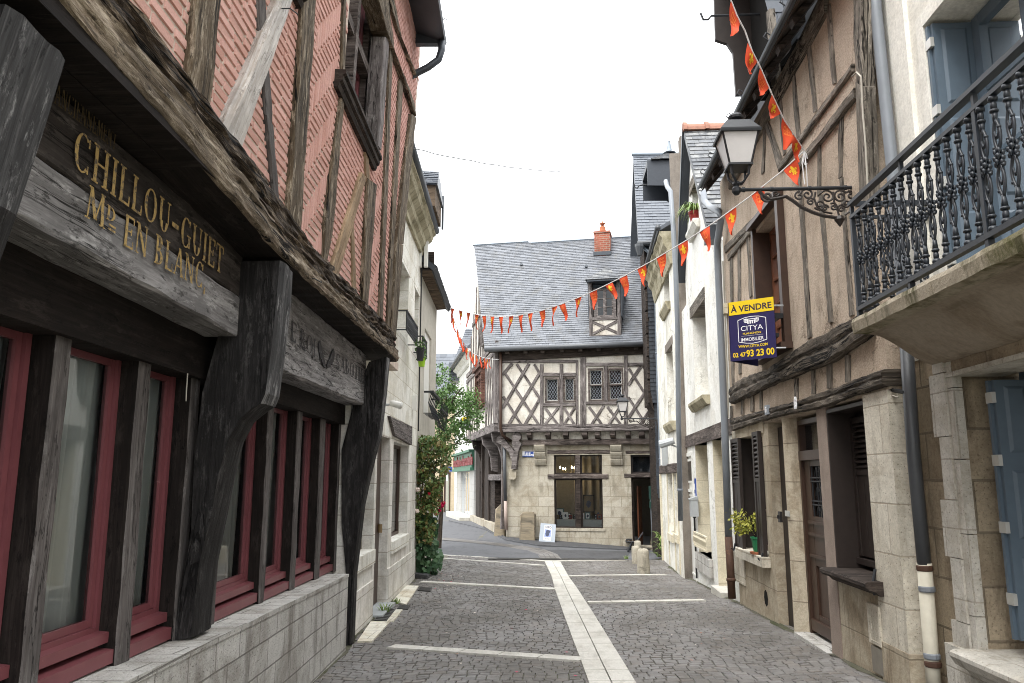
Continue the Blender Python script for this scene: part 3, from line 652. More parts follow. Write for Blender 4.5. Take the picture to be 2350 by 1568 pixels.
# ------------------------------------------------------------------ left: brick-infilled timber house
def left_house():
    T = thing('timber_house', 'tall timber-framed house with pink brick panels, painted oak signs and red window frames', 'house', LH.W(-3, 0, -1))
    # plinth of concrete blocks
    mb = MB(); s0, s1 = -7.6, -.06
    mb.prism([LH.W(s0, -.2, 0), LH.W(s1, -.2, 0), LH.W(s1, -.2, -.6), LH.W(s0, -.2, -.6)], [LH.W(s0, .86, 0), LH.W(s1, .722, 0), LH.W(s1, .722, -.6), LH.W(s0, .86, -.6)])
    mb.build('plinth', m_plinth, T)
    mb = MB()
    for k in range(10):
        a, b = s0+(s1-s0)*k/10+.002, s0+(s1-s0)*(k+1)/10-.002; z = lambda s: .722+(.86-.722)*(s1-s)/(s1-s0)+.004
        mb.hexa([LH.W(a, z(a)-.03, .006), LH.W(b, z(b)-.03, .006), LH.W(b, z(b)-.03, -.3), LH.W(a, z(a)-.03, -.3), LH.W(a, z(a)+rnd(0, .004), .008), LH.W(b, z(b)+rnd(0, .004), .008), LH.W(b, z(b), -.3), LH.W(a, z(a), -.3)])
    mb.build('plinth_coping', m_plinth, T)
    zt = lambda s: .726+(.86-.722)*(s1-s)/(s1-s0)
    # studs of the shop front
    px = [((-40, 1600), (20, 1600)), ((46, 1568), (87, 1568)), ((266, 1526), (297, 1514)), ((399, 1461), (420, 1452)), ((466, 1432), (493, 1422)), ((594, 1388), (606, 1384)), ((666, 1357), (677, 1353)), ((722, 1333), (733, 1330)), ((766.5, 1314), (776, 1311))]
    ST = []
    for a, b in px:
        x0, x1 = LH.h(*a, -.2)[0], LH.h(*b, -.2)[0]; ST.append((x0, max(x1, x0+.1)))
    ST[0] = (ST[1][0]-.95, ST[1][0]-.8)
    for x0, x1 in ST[1:]:
        mb = MB(); w = rnd(-.02, .02)
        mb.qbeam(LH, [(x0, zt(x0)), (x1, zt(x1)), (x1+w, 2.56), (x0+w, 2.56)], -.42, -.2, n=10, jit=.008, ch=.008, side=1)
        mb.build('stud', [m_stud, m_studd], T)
    # windows between the studs
    ZT = 2.34
    for i in range(len(ST)-1):
        a, b = ST[i][1]+.004, ST[i+1][0]-.004
        if i == 3: continue
        if b-a < .2: continue
        z0 = max(zt(a), zt(b)) + .05
        mb = MB(); mb.ring(LH, a, b, z0+.09, ZT, .036, -.335, -.295); mb.ring(LH, a+.038, b-.038, z0+.128, ZT-.038, .036, -.342, -.312)
        w = mb.build('window', m_red, T)
        mb = MB(); mb.hexa([LH.W(a, z0+.058, -.42), LH.W(b, z0+.058, -.42), LH.W(b, z0+.050, -.245), LH.W(a, z0+.050, -.245), LH.W(a, z0+.115, -.42), LH.W(b, z0+.115, -.42), LH.W(b, z0+.098, -.245), LH.W(a, z0+.098, -.245)])
        mb.build('sill', m_red, w)
        mb = MB(); mb.hexa([LH.W(a, z0-.045, -.42), LH.W(b, z0-.045, -.42), LH.W(b, z0-.045, -.215), LH.W(a, z0-.045, -.215), LH.W(a, z0+.036, -.42), LH.W(b, z0+.036, -.42), LH.W(b, z0+.018, -.215), LH.W(a, z0+.018, -.215)])
        mb.build('weather_bar', m_red, w)
        mb = MB(); q = [LH.W(a+.07, z0+.16, -.328), LH.W(b-.07, z0+.16, -.328), LH.W(b-.07, ZT-.07, -.328), LH.W(a+.07, ZT-.07, -.328)]
        mb.add(q, [(0, 1, 2, 3)]); mb.build('pane', m_glass, w)
        mb = MB(); ph = rnd(0, 6); wd = b-a
        cs = (a-.05, b+.1+.02*wd) if i % 2 else (a-.05, b+.1-.10*wd)
        mb.grid(lambda p, q_: LH.W(cs[0]+(cs[1]-cs[0])*(p-.12*(1-q_)*p), z0+.1+(ZT-z0)*q_, -.385+.016*math.sin(p*26+ph)+.012*math.sin(p*61+q_)), 60, 6, uvfn=lambda p, q_: (p*wd, q_*1.6))
        mb.build('curtain', m_curt, w, smooth=True)
    # room behind the shop windows, floor of the jetty
    mb = MB(); mb.fbox(LH, -9, .9, .2, 3.0, -1.35, -1.3); mb.fbox(LH, -9, .9, 2.95, 3.0, -1.3, -.36); mb.fbox(LH, .2, .25, 0, 3, -1.3, -.36); mb.build('room_shell', m_room, T)
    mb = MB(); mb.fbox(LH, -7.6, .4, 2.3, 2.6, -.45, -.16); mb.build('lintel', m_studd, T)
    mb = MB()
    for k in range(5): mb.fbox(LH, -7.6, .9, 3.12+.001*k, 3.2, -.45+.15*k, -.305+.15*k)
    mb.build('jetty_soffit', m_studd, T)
    mb = MB(); mb.fbox(LH, -8, .9, 0, 3.2, -6, -5.8); mb.fbox(LH, .75, .9, 0, 8.6, -6, -.4); mb.fbox(LU, -8, 2.4, 3.2, 3.3, -6, .1); mb.build('wall', m_mortar, T)
    # sign boards
    bs = LH.h(648, 602, .3)[0]
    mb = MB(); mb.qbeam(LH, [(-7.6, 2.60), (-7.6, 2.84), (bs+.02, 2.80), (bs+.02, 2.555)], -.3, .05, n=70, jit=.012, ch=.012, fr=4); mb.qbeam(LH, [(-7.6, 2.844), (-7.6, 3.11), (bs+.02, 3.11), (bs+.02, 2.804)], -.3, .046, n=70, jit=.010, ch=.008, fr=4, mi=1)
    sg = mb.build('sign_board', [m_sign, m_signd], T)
    mb = MB(); mb.qbeam(LH, [(bs+.28, 2.46), (bs+.28, 3.1), (.28, 3.1), (.28, 2.515)], -.3, .05, n=60, jit=.010, ch=.02, fr=4)
    sg2 = mb.build('sign_board', m_sign, T)
    on = lambda s, z: (lambda x, y, t: LH.W(s+x, z+y, .058+t))
    def fit(body, p0, p1, cap, mat, parent, name, wk=1.0, gap=.08):
        a, b = LH.h(*p0, .05), LH.h(*p1, .05); t = MB(); L = serif(t, body, cap, lambda x, y, z: Vector((x, y, z)))
        sx = (b[0]-a[0])/L; mb = MB(); sl = (b[1]-a[1])/(b[0]-a[0])
        serif(mb, body, cap, lambda x, y, z: LH.W(a[0]+x*sx, a[1]+x*sx*sl+y, .060+z), wk=wk, gap=gap)
        return mb.build(name, mat, parent)
    fit('ANCIENNEMENT', (118, 236), (261, 346), .085, m_goldf, sg, 'faded_lettering')
    fit('CHILLOU-GUIET', (158, 380), (508, 632), .158, m_gold, sg, 'gilt_lettering', 1.1)
    a = (189, 497)
    fit('M', (189, 497), (236, 528), .135, m_gold, sg, 'gilt_lettering', 1.1)
    fit('D', (238, 502), (262, 517), .062, m_gold, sg, 'gilt_lettering', 1.2)
    fit('=', (240, 534), (264, 549), .07, m_gold, sg, 'gilt_lettering', 1.2)
    fit('EN BLANC,', (276, 562), (470, 670), .14, m_gold, sg, 'gilt_lettering', 1.1)
    fit('E ROI', (664, 780), (722, 822), .15, m_blacklet, sg2, 'painted_lettering', .8)
    fit('SABOTIER', (768, 846), (842, 885), .15, m_blacklet, sg2, 'painted_lettering', .8)
    for (u, v, fl) in ((737, 812, 1), (757, 822, -1)):     # two painted clogs
        s, z = LH.h(u, v, .05); mb = MB()
        prof = [(-.14, .05), (-.13, .10), (-.08, .12), (-.03, .07), (.03, .0), (.10, -.05), (.14, -.10), (.12, -.13), (.05, -.115), (-.02, -.06), (-.06, -.07), (-.08, -.03), (-.12, .0)]
        prof = [(x*fl*1.0, y*.85) for x, y in prof]
        mb.prism([LH.W(s+x, z+y, .056) for x, y in prof], [LH.W(s+x, z+y, .061) for x, y in prof]); mb.build('painted_clog', m_blacklet, sg2)
    # jetty beam (bressummer)
    bot = [(-7.6, 3.2)] + P4(LH, [(132, 0), (273, 165), (372, 270), (527, 448), (648, 587), (747, 678), (820, 744), (895, 811)], .3) + [(.95, 3.12)]
    top = [(-7.6, 3.56)] + P4(LH, [(316, 0), (441, 171), (557, 324), (622, 415), (686, 516), (747, 586), (839, 688), (905, 754)], .235) + [(1.12, 3.5)]
    JP = [(0, -.02), (0, .28), (.03, .305)]+[(.03+.94*t/22, .31-(.0 if t < 14 else .07*((t-14)/8)**2)) for t in range(1, 23)]+[(1.0, .225), (1.0, -.02)]
    mb = MB(); rings = []
    N = 300; sA, sB = -7.4, 1.0
    nz = lambda p, f, k: mnoise.noise(Vector((p*f, k*3.1, 1.7)))
    for i in range(N+1):
        s = sA+(sB-sA)*i/N; b = interp(s, bot)+.012*nz(s, 6, 0); t = interp(s, top)+.016*nz(s, 7, 1); h = t-b; sec = []
        spl = .36+.12*nz(s, .9, 77)
        for k, (f, o) in enumerate(JP):
            rug = 1.0 if f > spl else .35
            if f > spl: o -= .03
            o2 = o + ((.012*nz(s, 2.2, k*1.7+2)+.034*mnoise.noise(Vector((s*1.6, f*11, 5)))+.022*mnoise.noise(Vector((s*5, f*30, 9))))*rug if o > 0 else 0); zz = b+h*f
            sec.append(LH.W(s, zz, o2))
        rings.append(sec)
    mb.loft(rings)
    m_ = len(JP)
    for i in range(N):
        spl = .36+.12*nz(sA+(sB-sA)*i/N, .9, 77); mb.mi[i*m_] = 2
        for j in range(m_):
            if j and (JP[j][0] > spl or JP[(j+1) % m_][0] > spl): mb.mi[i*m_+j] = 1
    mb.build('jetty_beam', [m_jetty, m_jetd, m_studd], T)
    # brackets
    prof = [LH.perp(u, v, bs) for u, v in ((648, 600), (640, 680), (628, 790), (612, 902), (602, 925), (585, 935), (553, 962), (527, 1010), (507, 1090), (489, 1176), (462, 1300), (450, 1400), (445, 1462), (404, 1472), (414, 1390), (440, 1224), (452, 1067), (470, 900), (520, 720), (560, 600))]
    prof = [(min(o, .31), z) for o, z in prof]
    def bracket(s, w, pr, foot=None):
        R = []
        # loft between near and far faces with a few slices so the front can be rough
        outer = pr
        mb = MB(); n = 5
        rings = []
        for i in range(n+1):
            ss = s+w*i/n; e = .012 if i in (0, n) else 0
            rings.append([LH.W(ss, z, o-e) + mnoise.noise_vector(Vector((o*4, z*5, ss*9)))*.012 for o, z in outer])
        L = len(outer); mb.prism(rings[0], rings[-1]) if False else None
        verts = [p for r in rings for p in r]; faces = [tuple(range(L))[::-1], tuple(range(n*L, n*L+L))]; uvs = [[(outer[i][1], outer[i][0]) for i in faces[0]], [(outer[i % L][1], outer[i % L][0]) for i in faces[1]]]
        mis = [0, 0]
        mb.add(verts, faces, uvs, 0)
        acc = [0]
        for i in range(L): acc.append(acc[-1]+math.hypot(outer[i][0]-outer[(i+1) % L][0], outer[i][1]-outer[(i+1) % L][1]))
        b0 = 0
        for i in range(n):
            for j in range(L):
                k = (j+1) % L
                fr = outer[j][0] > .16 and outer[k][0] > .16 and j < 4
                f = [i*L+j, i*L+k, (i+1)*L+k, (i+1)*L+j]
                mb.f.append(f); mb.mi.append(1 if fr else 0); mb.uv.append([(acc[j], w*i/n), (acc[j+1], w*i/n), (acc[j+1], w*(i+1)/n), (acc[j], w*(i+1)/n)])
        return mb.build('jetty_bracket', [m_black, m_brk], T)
    bracket(bs, .285, prof)
    s0b = LH.h(163, 132, .3)[0]
    bracket(s0b-.31, .31, [(o-.13*min(1, max(0, (3.05-z)/.85)), z) for o, z in prof])
    b2 = LH.h(889, 823, .3)[0]
    p2 = [LH.perp(u, v, b2) for u, v in ((889, 820), (882, 900), (871, 999), (860, 1036), (846, 1091), (832, 1159), (818, 1272), (813, 1320), (806, 1480), (792, 1484), (797, 1316), (786, 1200), (787, 1033), (820, 900), (850, 830))]
    p2 = [(min(o, .31), z) for o, z in p2]
    bracket(b2, .22, p2)
    # ---- upper storey: brick panels
    ZL = 8.75
    corner = P4(LU, [(913, 753), (930, 516), (938, 461), (946, 316), (956, 262)], .22)
    def sc(z): return interp(z, sorted((b, a) for a, b in corner)) if z < corner[-1][1] else corner[-1][0]+.08
    wL = LU.h(790, 214, .22)[0]; wR = LU.h(884, 92, .22)[0]; wz0 = LU.h(791, 214, .22)[1]; wz1 = wz0+2.35
    hole = (wL, wR, wz0, wz1)
    mb = MB()
    mb.wall(LU, -7.6, .9, 3.3, ZL, [hole], .205, .25)
    mb.fprism(LU, [(.9, 3.3), (sc(3.5)-.05, 3.4), (sc(5.0)-.05, 5.0), (sc(7.0)-.05, 7.0), (sc(7.0)+.1, ZL), (.9, ZL)], -.05, .2049)
    mb.build('brick_backing', m_mortar, T)
    mb = MB()
    pp = [LU.h(u, v, .22) for u, v in ((699, 0), (727, 0), (694, 504), (665, 504))]
    p2s = LU.h(694, 504, .22)[0]; p3s = LU.h(744, 560, .22)[0]; p4s = wR+.1; p5s = LU.h(885, 400, .22)[0]
    def brick(a, b, c, d):
        if b-a < .02 or d-c < .02: return
        j = lambda: rnd(-.003, .003); e = .006
        if (a < wR and b > wL) and (c < wz1 and d > wz0): return
        x = (a+b)/2
        if b > sc((c+d)/2)-.02: return
        mb.prism([LU.W(a+j(), c+j(), .20), LU.W(b+j(), c+j(), .20), LU.W(b+j(), d+j(), .20), LU.W(a+j(), d+j(), .20)], [LU.W(a+e, c+e, .216+j()), LU.W(b-e, c+e, .216+j()), LU.W(b-e, d-e, .216+j()), LU.W(a+e, d-e, .216+j())])
    W_, L_, g = .062, .235, .0068
    zones = [(-6.6, p2s, 'c'), (p2s, p3s, 'h'), (p3s, wR, 'c'), (wR, p5s+.02, 'h'), (p5s, 3.3, 'c')]
    for za, zb, kind in zones:
        if kind == 'c':
            r = 0; z = 3.38
            while z < ZL:
                x = za - rnd(0, .2)
                while x < zb:
                    x1 = x+L_*rnd(.93, 1.05); brick(max(x+g, za), min(x1-g, zb), z+g*.8+.004*math.sin(x*2), z+W_-g*.8+.004*math.sin(x*2)); x = x1
                z += W_; r += 1
        else:
            n = 4; w = .0605
            nx, nzr = int((zb-za)/w)+10, int((ZL-3.3)/w)+6
            for j in range(-4, nzr):
                for m in range(-nzr//8-3, nx//8+3):
                    x0 = j+2*n*m; a, b, c, d = x0*w, (x0+n)*w, j*w, (j+1)*w
                    for a, b, c, d in ((x0*w, (x0+n)*w, j*w, (j+1)*w), ((x0+n)*w, (x0+n+1)*w, (j-n+1)*w, (j+1)*w)):
                        a += za; b += za; c += 3.3; d += 3.3
                        a, b, c, d = max(a+g, za), min(b-g, zb), max(c+g, 3.36), min(d-g, ZL)
                        if b > a and d > c: brick(a, b, c, d)
    mb.build('brick_panel', m_brick, T)
    # timbers of the upper storey (start edge A, start edge B, end edge B, end edge A in the photo)
    def tim(name, q, mat, o1=.235, jit=.008, ch=.012, n=12, o0=.1):
        q = P4(LU, q, o1)
        for a_, b_ in ((3, 0), (2, 1)):
            if abs(q[a_][1]-3.47) < .13: dx, dz = q[a_][0]-q[b_][0], q[a_][1]-q[b_][1]; f_ = .14/max(.2, abs(dz)); q[a_] = (q[a_][0]+dx*f_, q[a_][1]+dz*f_)
        mb = MB(); mb.qbeam(LU, q, o0, o1, n=n, jit=jit, ch=ch); return mb.build(name, mat, T)
    tim('post', [(462, -60), (514, -60), (487, 226), (436, 172)], m_post, .25, .012)
    tim('post', [(591, -60), (607, -60), (627, 290), (611, 262)], m_stud)
    tim('post', [(611, 262), (627, 290), (641, 436), (626, 412)], m_stud)
    tim('brace', [(662, -40), (686, -30), (568, 318), (527, 278)], m_pale, .275, .010, .03)
    tim('post', [(703, -60), (731, -60), (692, 510), (663, 498)], m_post, .25, .012)
    tim('post', [(785, 214), (790, 240), (768, 510), (747, 500)], m_post, .24)
    tim('post', [(747, 497), (768, 510), (754, 588), (744, 580)], m_post, .24)
    tim('post', [(838, 330), (846, 350), (855, 560), (848, 540)], m_newwood, .235)
    tim('brace', [(832, 395), (842, 410), (784, 612), (768, 598)], m_newwood, .25, .006)
    tim('post', [(806, 480), (812, 490), (818, 655), (810, 645)], m_newwood, .232)
    tim('post', [(884, 84), (894, 92), (876, 345), (866, 335)], m_grey, .25, .008)
    mb = MB(); mb.fbox(LU, wR-.03, wR+.004, wz0, wz1, -.1, .222); mb.fbox(LU, wL-.002, wR-.031, wz1-.03, wz1+.003, -.1, .222); mb.build('window_jamb', m_grey, T)
    tim('post', [(846, 410), (866, 425), (846, 694), (832, 684)], m_post, .25, .010)
    tim('post', [(895, 105), (903, 112), (880, 722), (871, 716)], m_post, .24)
    tim('post', [(917, 181), (926, 190), (903, 600), (895, 590)], m_post, .24)
    tim('post', [(895, 592), (903, 600), (896, 745), (889, 738)], m_post, .24)
    tim('corner_post', [(945, 262), (956, 272), (944, 380), (930, 380)], m_post, .26, .008)
    tim('corner_post', [(930, 378), (944, 382), (926, 560), (911, 560)], m_post, .26, .008)
    tim('corner_post', [(911, 558), (926, 562), (911, 758), (899, 748)], m_post, .26, .008)
    tim('post', [(790, -60), (797, -60), (791, 214), (785, 214)], m_post, .24)
    tim('rail', [(868, -5), (890, -20), (906, 116), (889, 72)], m_post, .28, .012)
    tim('rail', [(889, 70), (905, 112), (956, 268), (952, 235)], m_post, .28, .012)
    tim('rail', [(893, -5), (902, -15), (922, 84), (915, 70)], m_post, .26, .008)
    tim('rail', [(915, 70), (922, 84), (957, 180), (953, 160)], m_post, .26, .008)
    # window of the upper storey
    a, b = wL+.02, wR-.02; zs = [wz0+.04, wz0+.95, wz1]
    mb = MB(); mb.ring(LU, a, b, wz0, wz1, .06, -.08, .06); m0 = (a+b)/2-.06
    mb.fbox(LU, m0-.055, m0+.055, wz0+.07, wz1-.07, -.08, .12); mb.fbox(LU, a+.06, b-.06, zs[1], zs[1]+.10, -.08, .10)
    w = mb.build('window', m_browng, T)
    for x0, x1 in ((a+.075, m0-.055), (m0+.055, b-.075)):
        for z0, z1 in ((wz0+.075, zs[1]), (zs[1]+.10, wz1-.075)):
            mb = MB(); mb.ring(LU, x0, x1, z0, z1, .06, -.05, .0); c = mb.build('casement', m_red, w)
            mb = MB(); mb.add([LU.W(x0+.06, z0+.06, -.03), LU.W(x1-.06, z0+.06, -.03), LU.W(x1-.06, z1-.06, -.03), LU.W(x0+.06, z1-.06, -.03)], [(0, 1, 2, 3)]); mb.build('pane', m_glass, w)
    mb = MB(); mb.grid(lambda p, q: LU.W(a+(b-a)*p, wz0+(wz1-wz0)*q, -.12+.02*math.sin(p*40)), 60, 3, uvfn=lambda p, q: (p*1.5, q*2)); mb.build('curtain', m_curt, w, smooth=True)
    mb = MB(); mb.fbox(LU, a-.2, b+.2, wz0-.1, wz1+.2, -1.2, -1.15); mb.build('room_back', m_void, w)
    def sill(sa, sb, z):
        mb = MB(); mb.pprism(LU, [(.1, z-.13), (.25, z-.13), (.262, z-.10), (.262, z-.085), (.285, z-.07), (.29, z-.035), (.275, z-.03), (.31, z-.012), (.31, z+.02), (.1, z+.035)], sa, sb); return mb.build('moulded_sill', m_dark, T)
    sill(LU.h(791, 214, .31)[0], LU.h(874, 413, .31)[0], wz0)
    s2 = LU.h(724, 82, .36); sill(s2[0]-1.9, s2[0], wz0-.02)
    # eaves and roof
    ez = LU.h(1022, 105, .62)
    mb = MB(); z = ez[1]; o = .80-.05
    E0, E1 = -8.5, ez[0]
    mb.prism([LH.W(E0, z, o+.02), LH.W(E1, z, o+.02), LH.W(E1, z+.35, -.3), LH.W(E0, z+.35, -.3)], [LH.W(E0, z+.04, o+.04), LH.W(E1, z+.04, o+.04), LH.W(E1, z+.39, -.3), LH.W(E0, z+.39, -.3)])
    mb.prism([LH.W(E0, z+.3, -.28), LH.W(E1, z+.3, -.28), LH.W(E1, z+4, -4), LH.W(E0, z+4, -4)], [LH.W(E0, z+.4, -.26), LH.W(E1, z+.4, -.26), LH.W(E1, z+4.1, -4), LH.W(E0, z+4.1, -4)])
    for k in range(9): mb.fbox(LH, E1-.1-1.1*k, E1-1.1*k, z-.02, z+.28, -.1, o-.03)
    mb.build('eaves', m_zincd, T)
    mb = MB(); mb.fbox(LH, E0, E1-.05, 8.70, z+.3, -.3, .60); mb.build('soffit', m_dark, T)
    mb = MB(); g1 = LH.W(E1-.12, z-.02, o); mb.tube([LH.W(E1-.12, z+.02, o-.02), LH.W(E1-.12, z-.14, o-.02), LH.W(E1-.12, z-.28, o-.06), LH.W(E1-.13, z-.40, o-.2), LH.W(E1-.13, z-.52, o-.42), LH.W(E1-.13, z-.6, o-.6)], .05, 10); mb.build('downpipe', m_zincd, T, smooth=True)
    mb = MB()
    for k in range(6):
        s = E1-.5-k*.55; mb.tube([LH.W(s, z+.05, o+.02), LH.W(s, z+.10, o+.05), LH.W(s, z+.08, o+.09)], .006, 5)
    mb.build('gutter_hook', m_zincd, T)
    for (u, v) in ((640, 20), (700, 640)):
        s, z = LU.h(u, v, .26); mb = MB(); mb.tube([LU.W(s, z, .24), LU.W(s, z, .33), LU.W(s+.03, z-.02, .37)], .004, 5); mb.build('nail', m_iron, T)
    mb = MB(); s, z = LH.h(457, 765, -.1); mb.tube([LH.W(s, 2.3, -.15), LH.W(s, 2.2, -.15), LH.W(s, 2.14, -.148)], .004, 5); mb.build('hook', m_cablew, T)
left_house()
# ------------------------------------------------------------------ shared builders
def slates(mb, A, B, C, D, rows, wid, lift=.018, skip=None):
    A, B, C, D = map(Vector, (A, B, C, D)); n = (B-A).cross(D-A).normalized()
    if n.z < 0 and abs(n.z) > .02: n = -n
    elif abs(n.z) <= .02 and n.y > 0: n = -n
    for j in range(rows):
        f0, f1 = j/rows, min(1.0, (j+1.12)/rows); l0, r0 = A.lerp(D, f0), B.lerp(C, f0); l1, r1 = A.lerp(D, f1), B.lerp(C, f1)
        W = (r0-l0).length; k = max(1, int(W/wid)); off = .5*(j % 2)+rnd(-.1, .1)
        xs = [0.0] + sorted(min(.999, max(.001, (i+off+rnd(-.06, .06))/k)) for i in range(0 if off > .05 else 1, k)) + [1.0]
        for a, b in zip(xs, xs[1:]):
            if b-a < .2/k: continue
            if skip and skip(l0.lerp(r0, (a+b)/2)): continue
            e = min(.003/W, (b-a)*.1); a += e; b -= e; dz = rnd(-.004, .004); q = (l1-l0)*rnd(-.03, .03)
            p = [l0.lerp(r0, a)+q+n*(lift+dz), l0.lerp(r0, b)+q+n*(lift+dz+rnd(-.002, .002)), l1.lerp(r1, b)+n*.002, l1.lerp(r1, a)+n*.002]
            mb.add(p+[p[0]-n*lift*1.2, p[1]-n*lift*1.2], [(0, 1, 2, 3), (4, 5, 1, 0)])
def under(mb, A, B, C, D, th=.06):
    A, B, C, D = map(Vector, (A, B, C, D)); n = (B-A).cross(D-A).normalized(); n = -n if n.z < 0 else n
    mb.prism([p-n*th for p in (A, B, C, D)], [p-n*.004 for p in (A, B, C, D)])
def pipe(F, pts, o, r, mat, parent, name='downpipe', rings=2.0, n=10):
    P = [F.W(*F.h(u, v, o), o) for u, v in pts]; mb = MB(); mb.tube(P, r, n)
    L = 0
    for a, b in zip(P, P[1:]):
        m = (b-a).length; k = int(m/rings)
        for i in range(1, k+1):
            c = a.lerp(b, (i-.3)/max(1, k)); d = (b-a).normalized()*.025; mb.tube([c-d, c-d*.6, c+d*.6, c+d], [r*1.02, r*1.2, r*1.2, r*1.02], n)
    return mb.build(name, mat, parent, smooth=True)
def casement(F, parent, a, b, z0, z1, o, nx, ny, fw, mf, mg, bw=.022, name='window', room=True):
    mb = MB(); mb.ring(F, a, b, z0, z1, fw, o-.05, o)
    for i in range(1, nx): x = a+fw+(b-a-2*fw)*i/nx; mb.fbox(F, x-bw/2, x+bw/2, z0+fw, z1-fw, o-.04, o-.006)
    for j in range(1, ny): z = z0+fw+(z1-z0-2*fw)*j/ny; mb.fbox(F, a+fw, b-fw, z-bw/2, z+bw/2, o-.038, o-.008)
    w = mb.build(name, mf, parent)
    mb = MB(); mb.add([F.W(a+fw, z0+fw, o-.03), F.W(b-fw, z0+fw, o-.03), F.W(b-fw, z1-fw, o-.03), F.W(a+fw, z1-fw, o-.03)], [(0, 1, 2, 3)]); mb.build('pane', mg, w)
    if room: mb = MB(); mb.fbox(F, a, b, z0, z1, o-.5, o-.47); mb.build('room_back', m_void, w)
    return w
def leaves(mb, pts, size, flat=.5, mi=0):
    for p in pts:
        d = Vector((rnd(-1, 1), rnd(-1, 1), rnd(-.6, 1))).normalized(); a = d.cross(Vector((rnd(-1, 1), rnd(-1, 1), rnd(-1, 1)))).normalized(); b = d.cross(a); s = size*rnd(.6, 1.3)
        p = Vector(p); mb.add([p-a*s, p+b*s*flat, p+a*s, p-b*s*flat+d*s*.2], [(0, 1, 2, 3)], None, mi)

# ------------------------------------------------------------------ left: white ashlar house
def white_stone_house():
    F = L1; T = thing('stone_house', 'white ashlar house with mossy cornice between the timber house and the climbing rose', 'house', F.W(2.6, 0, -1))
    sE = F.h(950, 1318)[0]; sN = -.75; zc = F.h(976, 545, .12)[1]
    hA = (F.h(835, 1200)[0]-.95, F.h(857, 1200)[0], F.h(857, 1262)[1], F.h(857, 1010)[1])
    hD = (F.h(862, 1200)[0], F.h(891, 1200)[0], -.3, F.h(891, 1005)[1])
    hC = (F.h(901, 1130)[0], F.h(936, 1130)[0], F.h(936, 1225)[1], F.h(936, 1024)[1])
    hU = (F.h(911, 700)[0], F.h(937, 700)[0], F.h(934, 783)[1], F.h(938, 632)[1])
    hV = (hU[1]+.9, min(sE-.12, hU[1]+1.75), hU[2], hU[3])
    zm = F.h(945, 1020)[1]
    mb = MB(); mb.wall(F, sN, sE, zm, zc+.1, [hU, hV], 0, .34); mb.build('wall', m_ashlar, T)
    mb = MB(); mb.wall(F, sN, sE, -.4, zm, [hA, hD, hC], -.003, .34); mb.build('shop_wall', m_ashlar_low, T)
    mb = MB(); mb.fbox(F, sN, sE-.01, -.4, zc+.2, -5, -4.8); mb.fbox(F, sN, sN+.1, -.4, zc, -4.8, -.4); mb.fbox(F, sE-.15, sE-.02, -.4, zc, -4.8, -.4); mb.build('inner_wall', m_room, T)
    # plinth course proud of the wall, in pieces between the openings
    for a, b in ((sN, hA[1]+.05), (hD[1]+.01, sE+.01)):
        mb = MB(); mb.fbox(F, a, b, -.4, .42, -.02, .018); mb.build('plinth', m_ashlar_low, T)
    for h_, nm in ((hA, 'sill'), (hC, 'sill')):
        mb = MB(); mb.fbox(F, h_[0]-.03, h_[1]+.03, h_[2]-.16, h_[2]+.012, -.2, .035); mb.build(nm, m_ashlar, T)
    for h_ in (hA, hC):
        w = casement(F, T, h_[0], h_[1], h_[2]+.013, h_[3], -.15, 2, 1, .05, m_brownp, m_glassd)
    for h_ in (hU, hV): casement(F, T, h_[0], h_[1], h_[2], h_[3], -.24, 2, 3, .06, m_whitep, m_glassd)
    mb = MB(); mb.fbox(F, hD[0], hD[1], hD[2], hD[3], -.2, -.13); d = mb.build('door', m_brownp, T)
    mb = MB(); x = hD[1]-.1; mb.lathe(F.W(x, 1.0, -.10), [(0.0, -.06), (.03, -.06), (.03, .06), (0.0, .06)]); mb.build('handle', m_fr_g, d)
    mb = MB(); a, b = hD[0]-.02, hD[1]+.02; mb.fbox(F, a, b, -.3, gz(*F.W(a, 0)[:2])+.035, -.13, .13); mb.build('doorstep', m_greyp, T)
    q = [(895, 954.6), (907, 1000), (945, 1022), (946, 979)]
    mb = MB(); mb.qbeam(F, P4(F, q, .04), -.1, .045, n=14, jit=.006); mb.build('lintel', m_grey, T)
    q = [(922, 570), (923, 590), (941, 650), (941, 636)]
    mb = MB(); a = F.h(939, 640)[1]; mb.fbox(F, hU[0]-.12, hU[1]+.12, hU[3]-.01, hU[3]+.2, -.1, .014); mb.fbox(F, hV[0]-.12, hV[1]+.06, hV[3]-.01, hV[3]+.2, -.1, .014); mb.build('window_head', m_ashlar, T)
    # cornice
    pr = [(0, -.34), (.05, -.34), (.06, -.26), (.12, -.2), (.14, -.12), (.23, -.04), (.26, .05), (.30, .08), (.30, .16), (0, .16)]
    mb = MB()
    N = 14
    for i in range(N):
        a, b = sN+(sE-.02-sN)*i/N, sN+(sE-.02-sN)*(i+1)/N-.004; j = rnd(-.006, .006)
        mb.pprism(F, [(o+j*(o > 0), z+zc+.04) for o, z in pr], a, b)
    mb.build('cornice', m_cornice, T)
    mb = MB(); mb.tube([F.W(sN, zc+.24, .30), F.W(sE, zc+.22, .30)], .07, 8); mb.build('gutter', m_zincd, T, smooth=True)
    mb = MB(); mb.prism([F.W(sN, zc+.2, .34), F.W(sE, zc+.2, .34), F.W(sE, zc+3.2, -2.4), F.W(sN, zc+3.2, -2.4)], [F.W(sN, zc+.3, .34), F.W(sE, zc+.3, .34), F.W(sE, zc+3.3, -2.4), F.W(sN, zc+3.3, -2.4)]); mb.build('roof', m_slated, T)
    # dormer
    s = sE-.15; k = lambda u, v: F.perp(u, v, s)
    o1, zt = F.perp(1015, 436, s-.3); o2, zb = F.perp(1013, 514, s-.3); o0 = F.perp(975, 470, s-.3)[0]
    mb = MB(); a, b = s-1.3, s
    zr = zt+.1
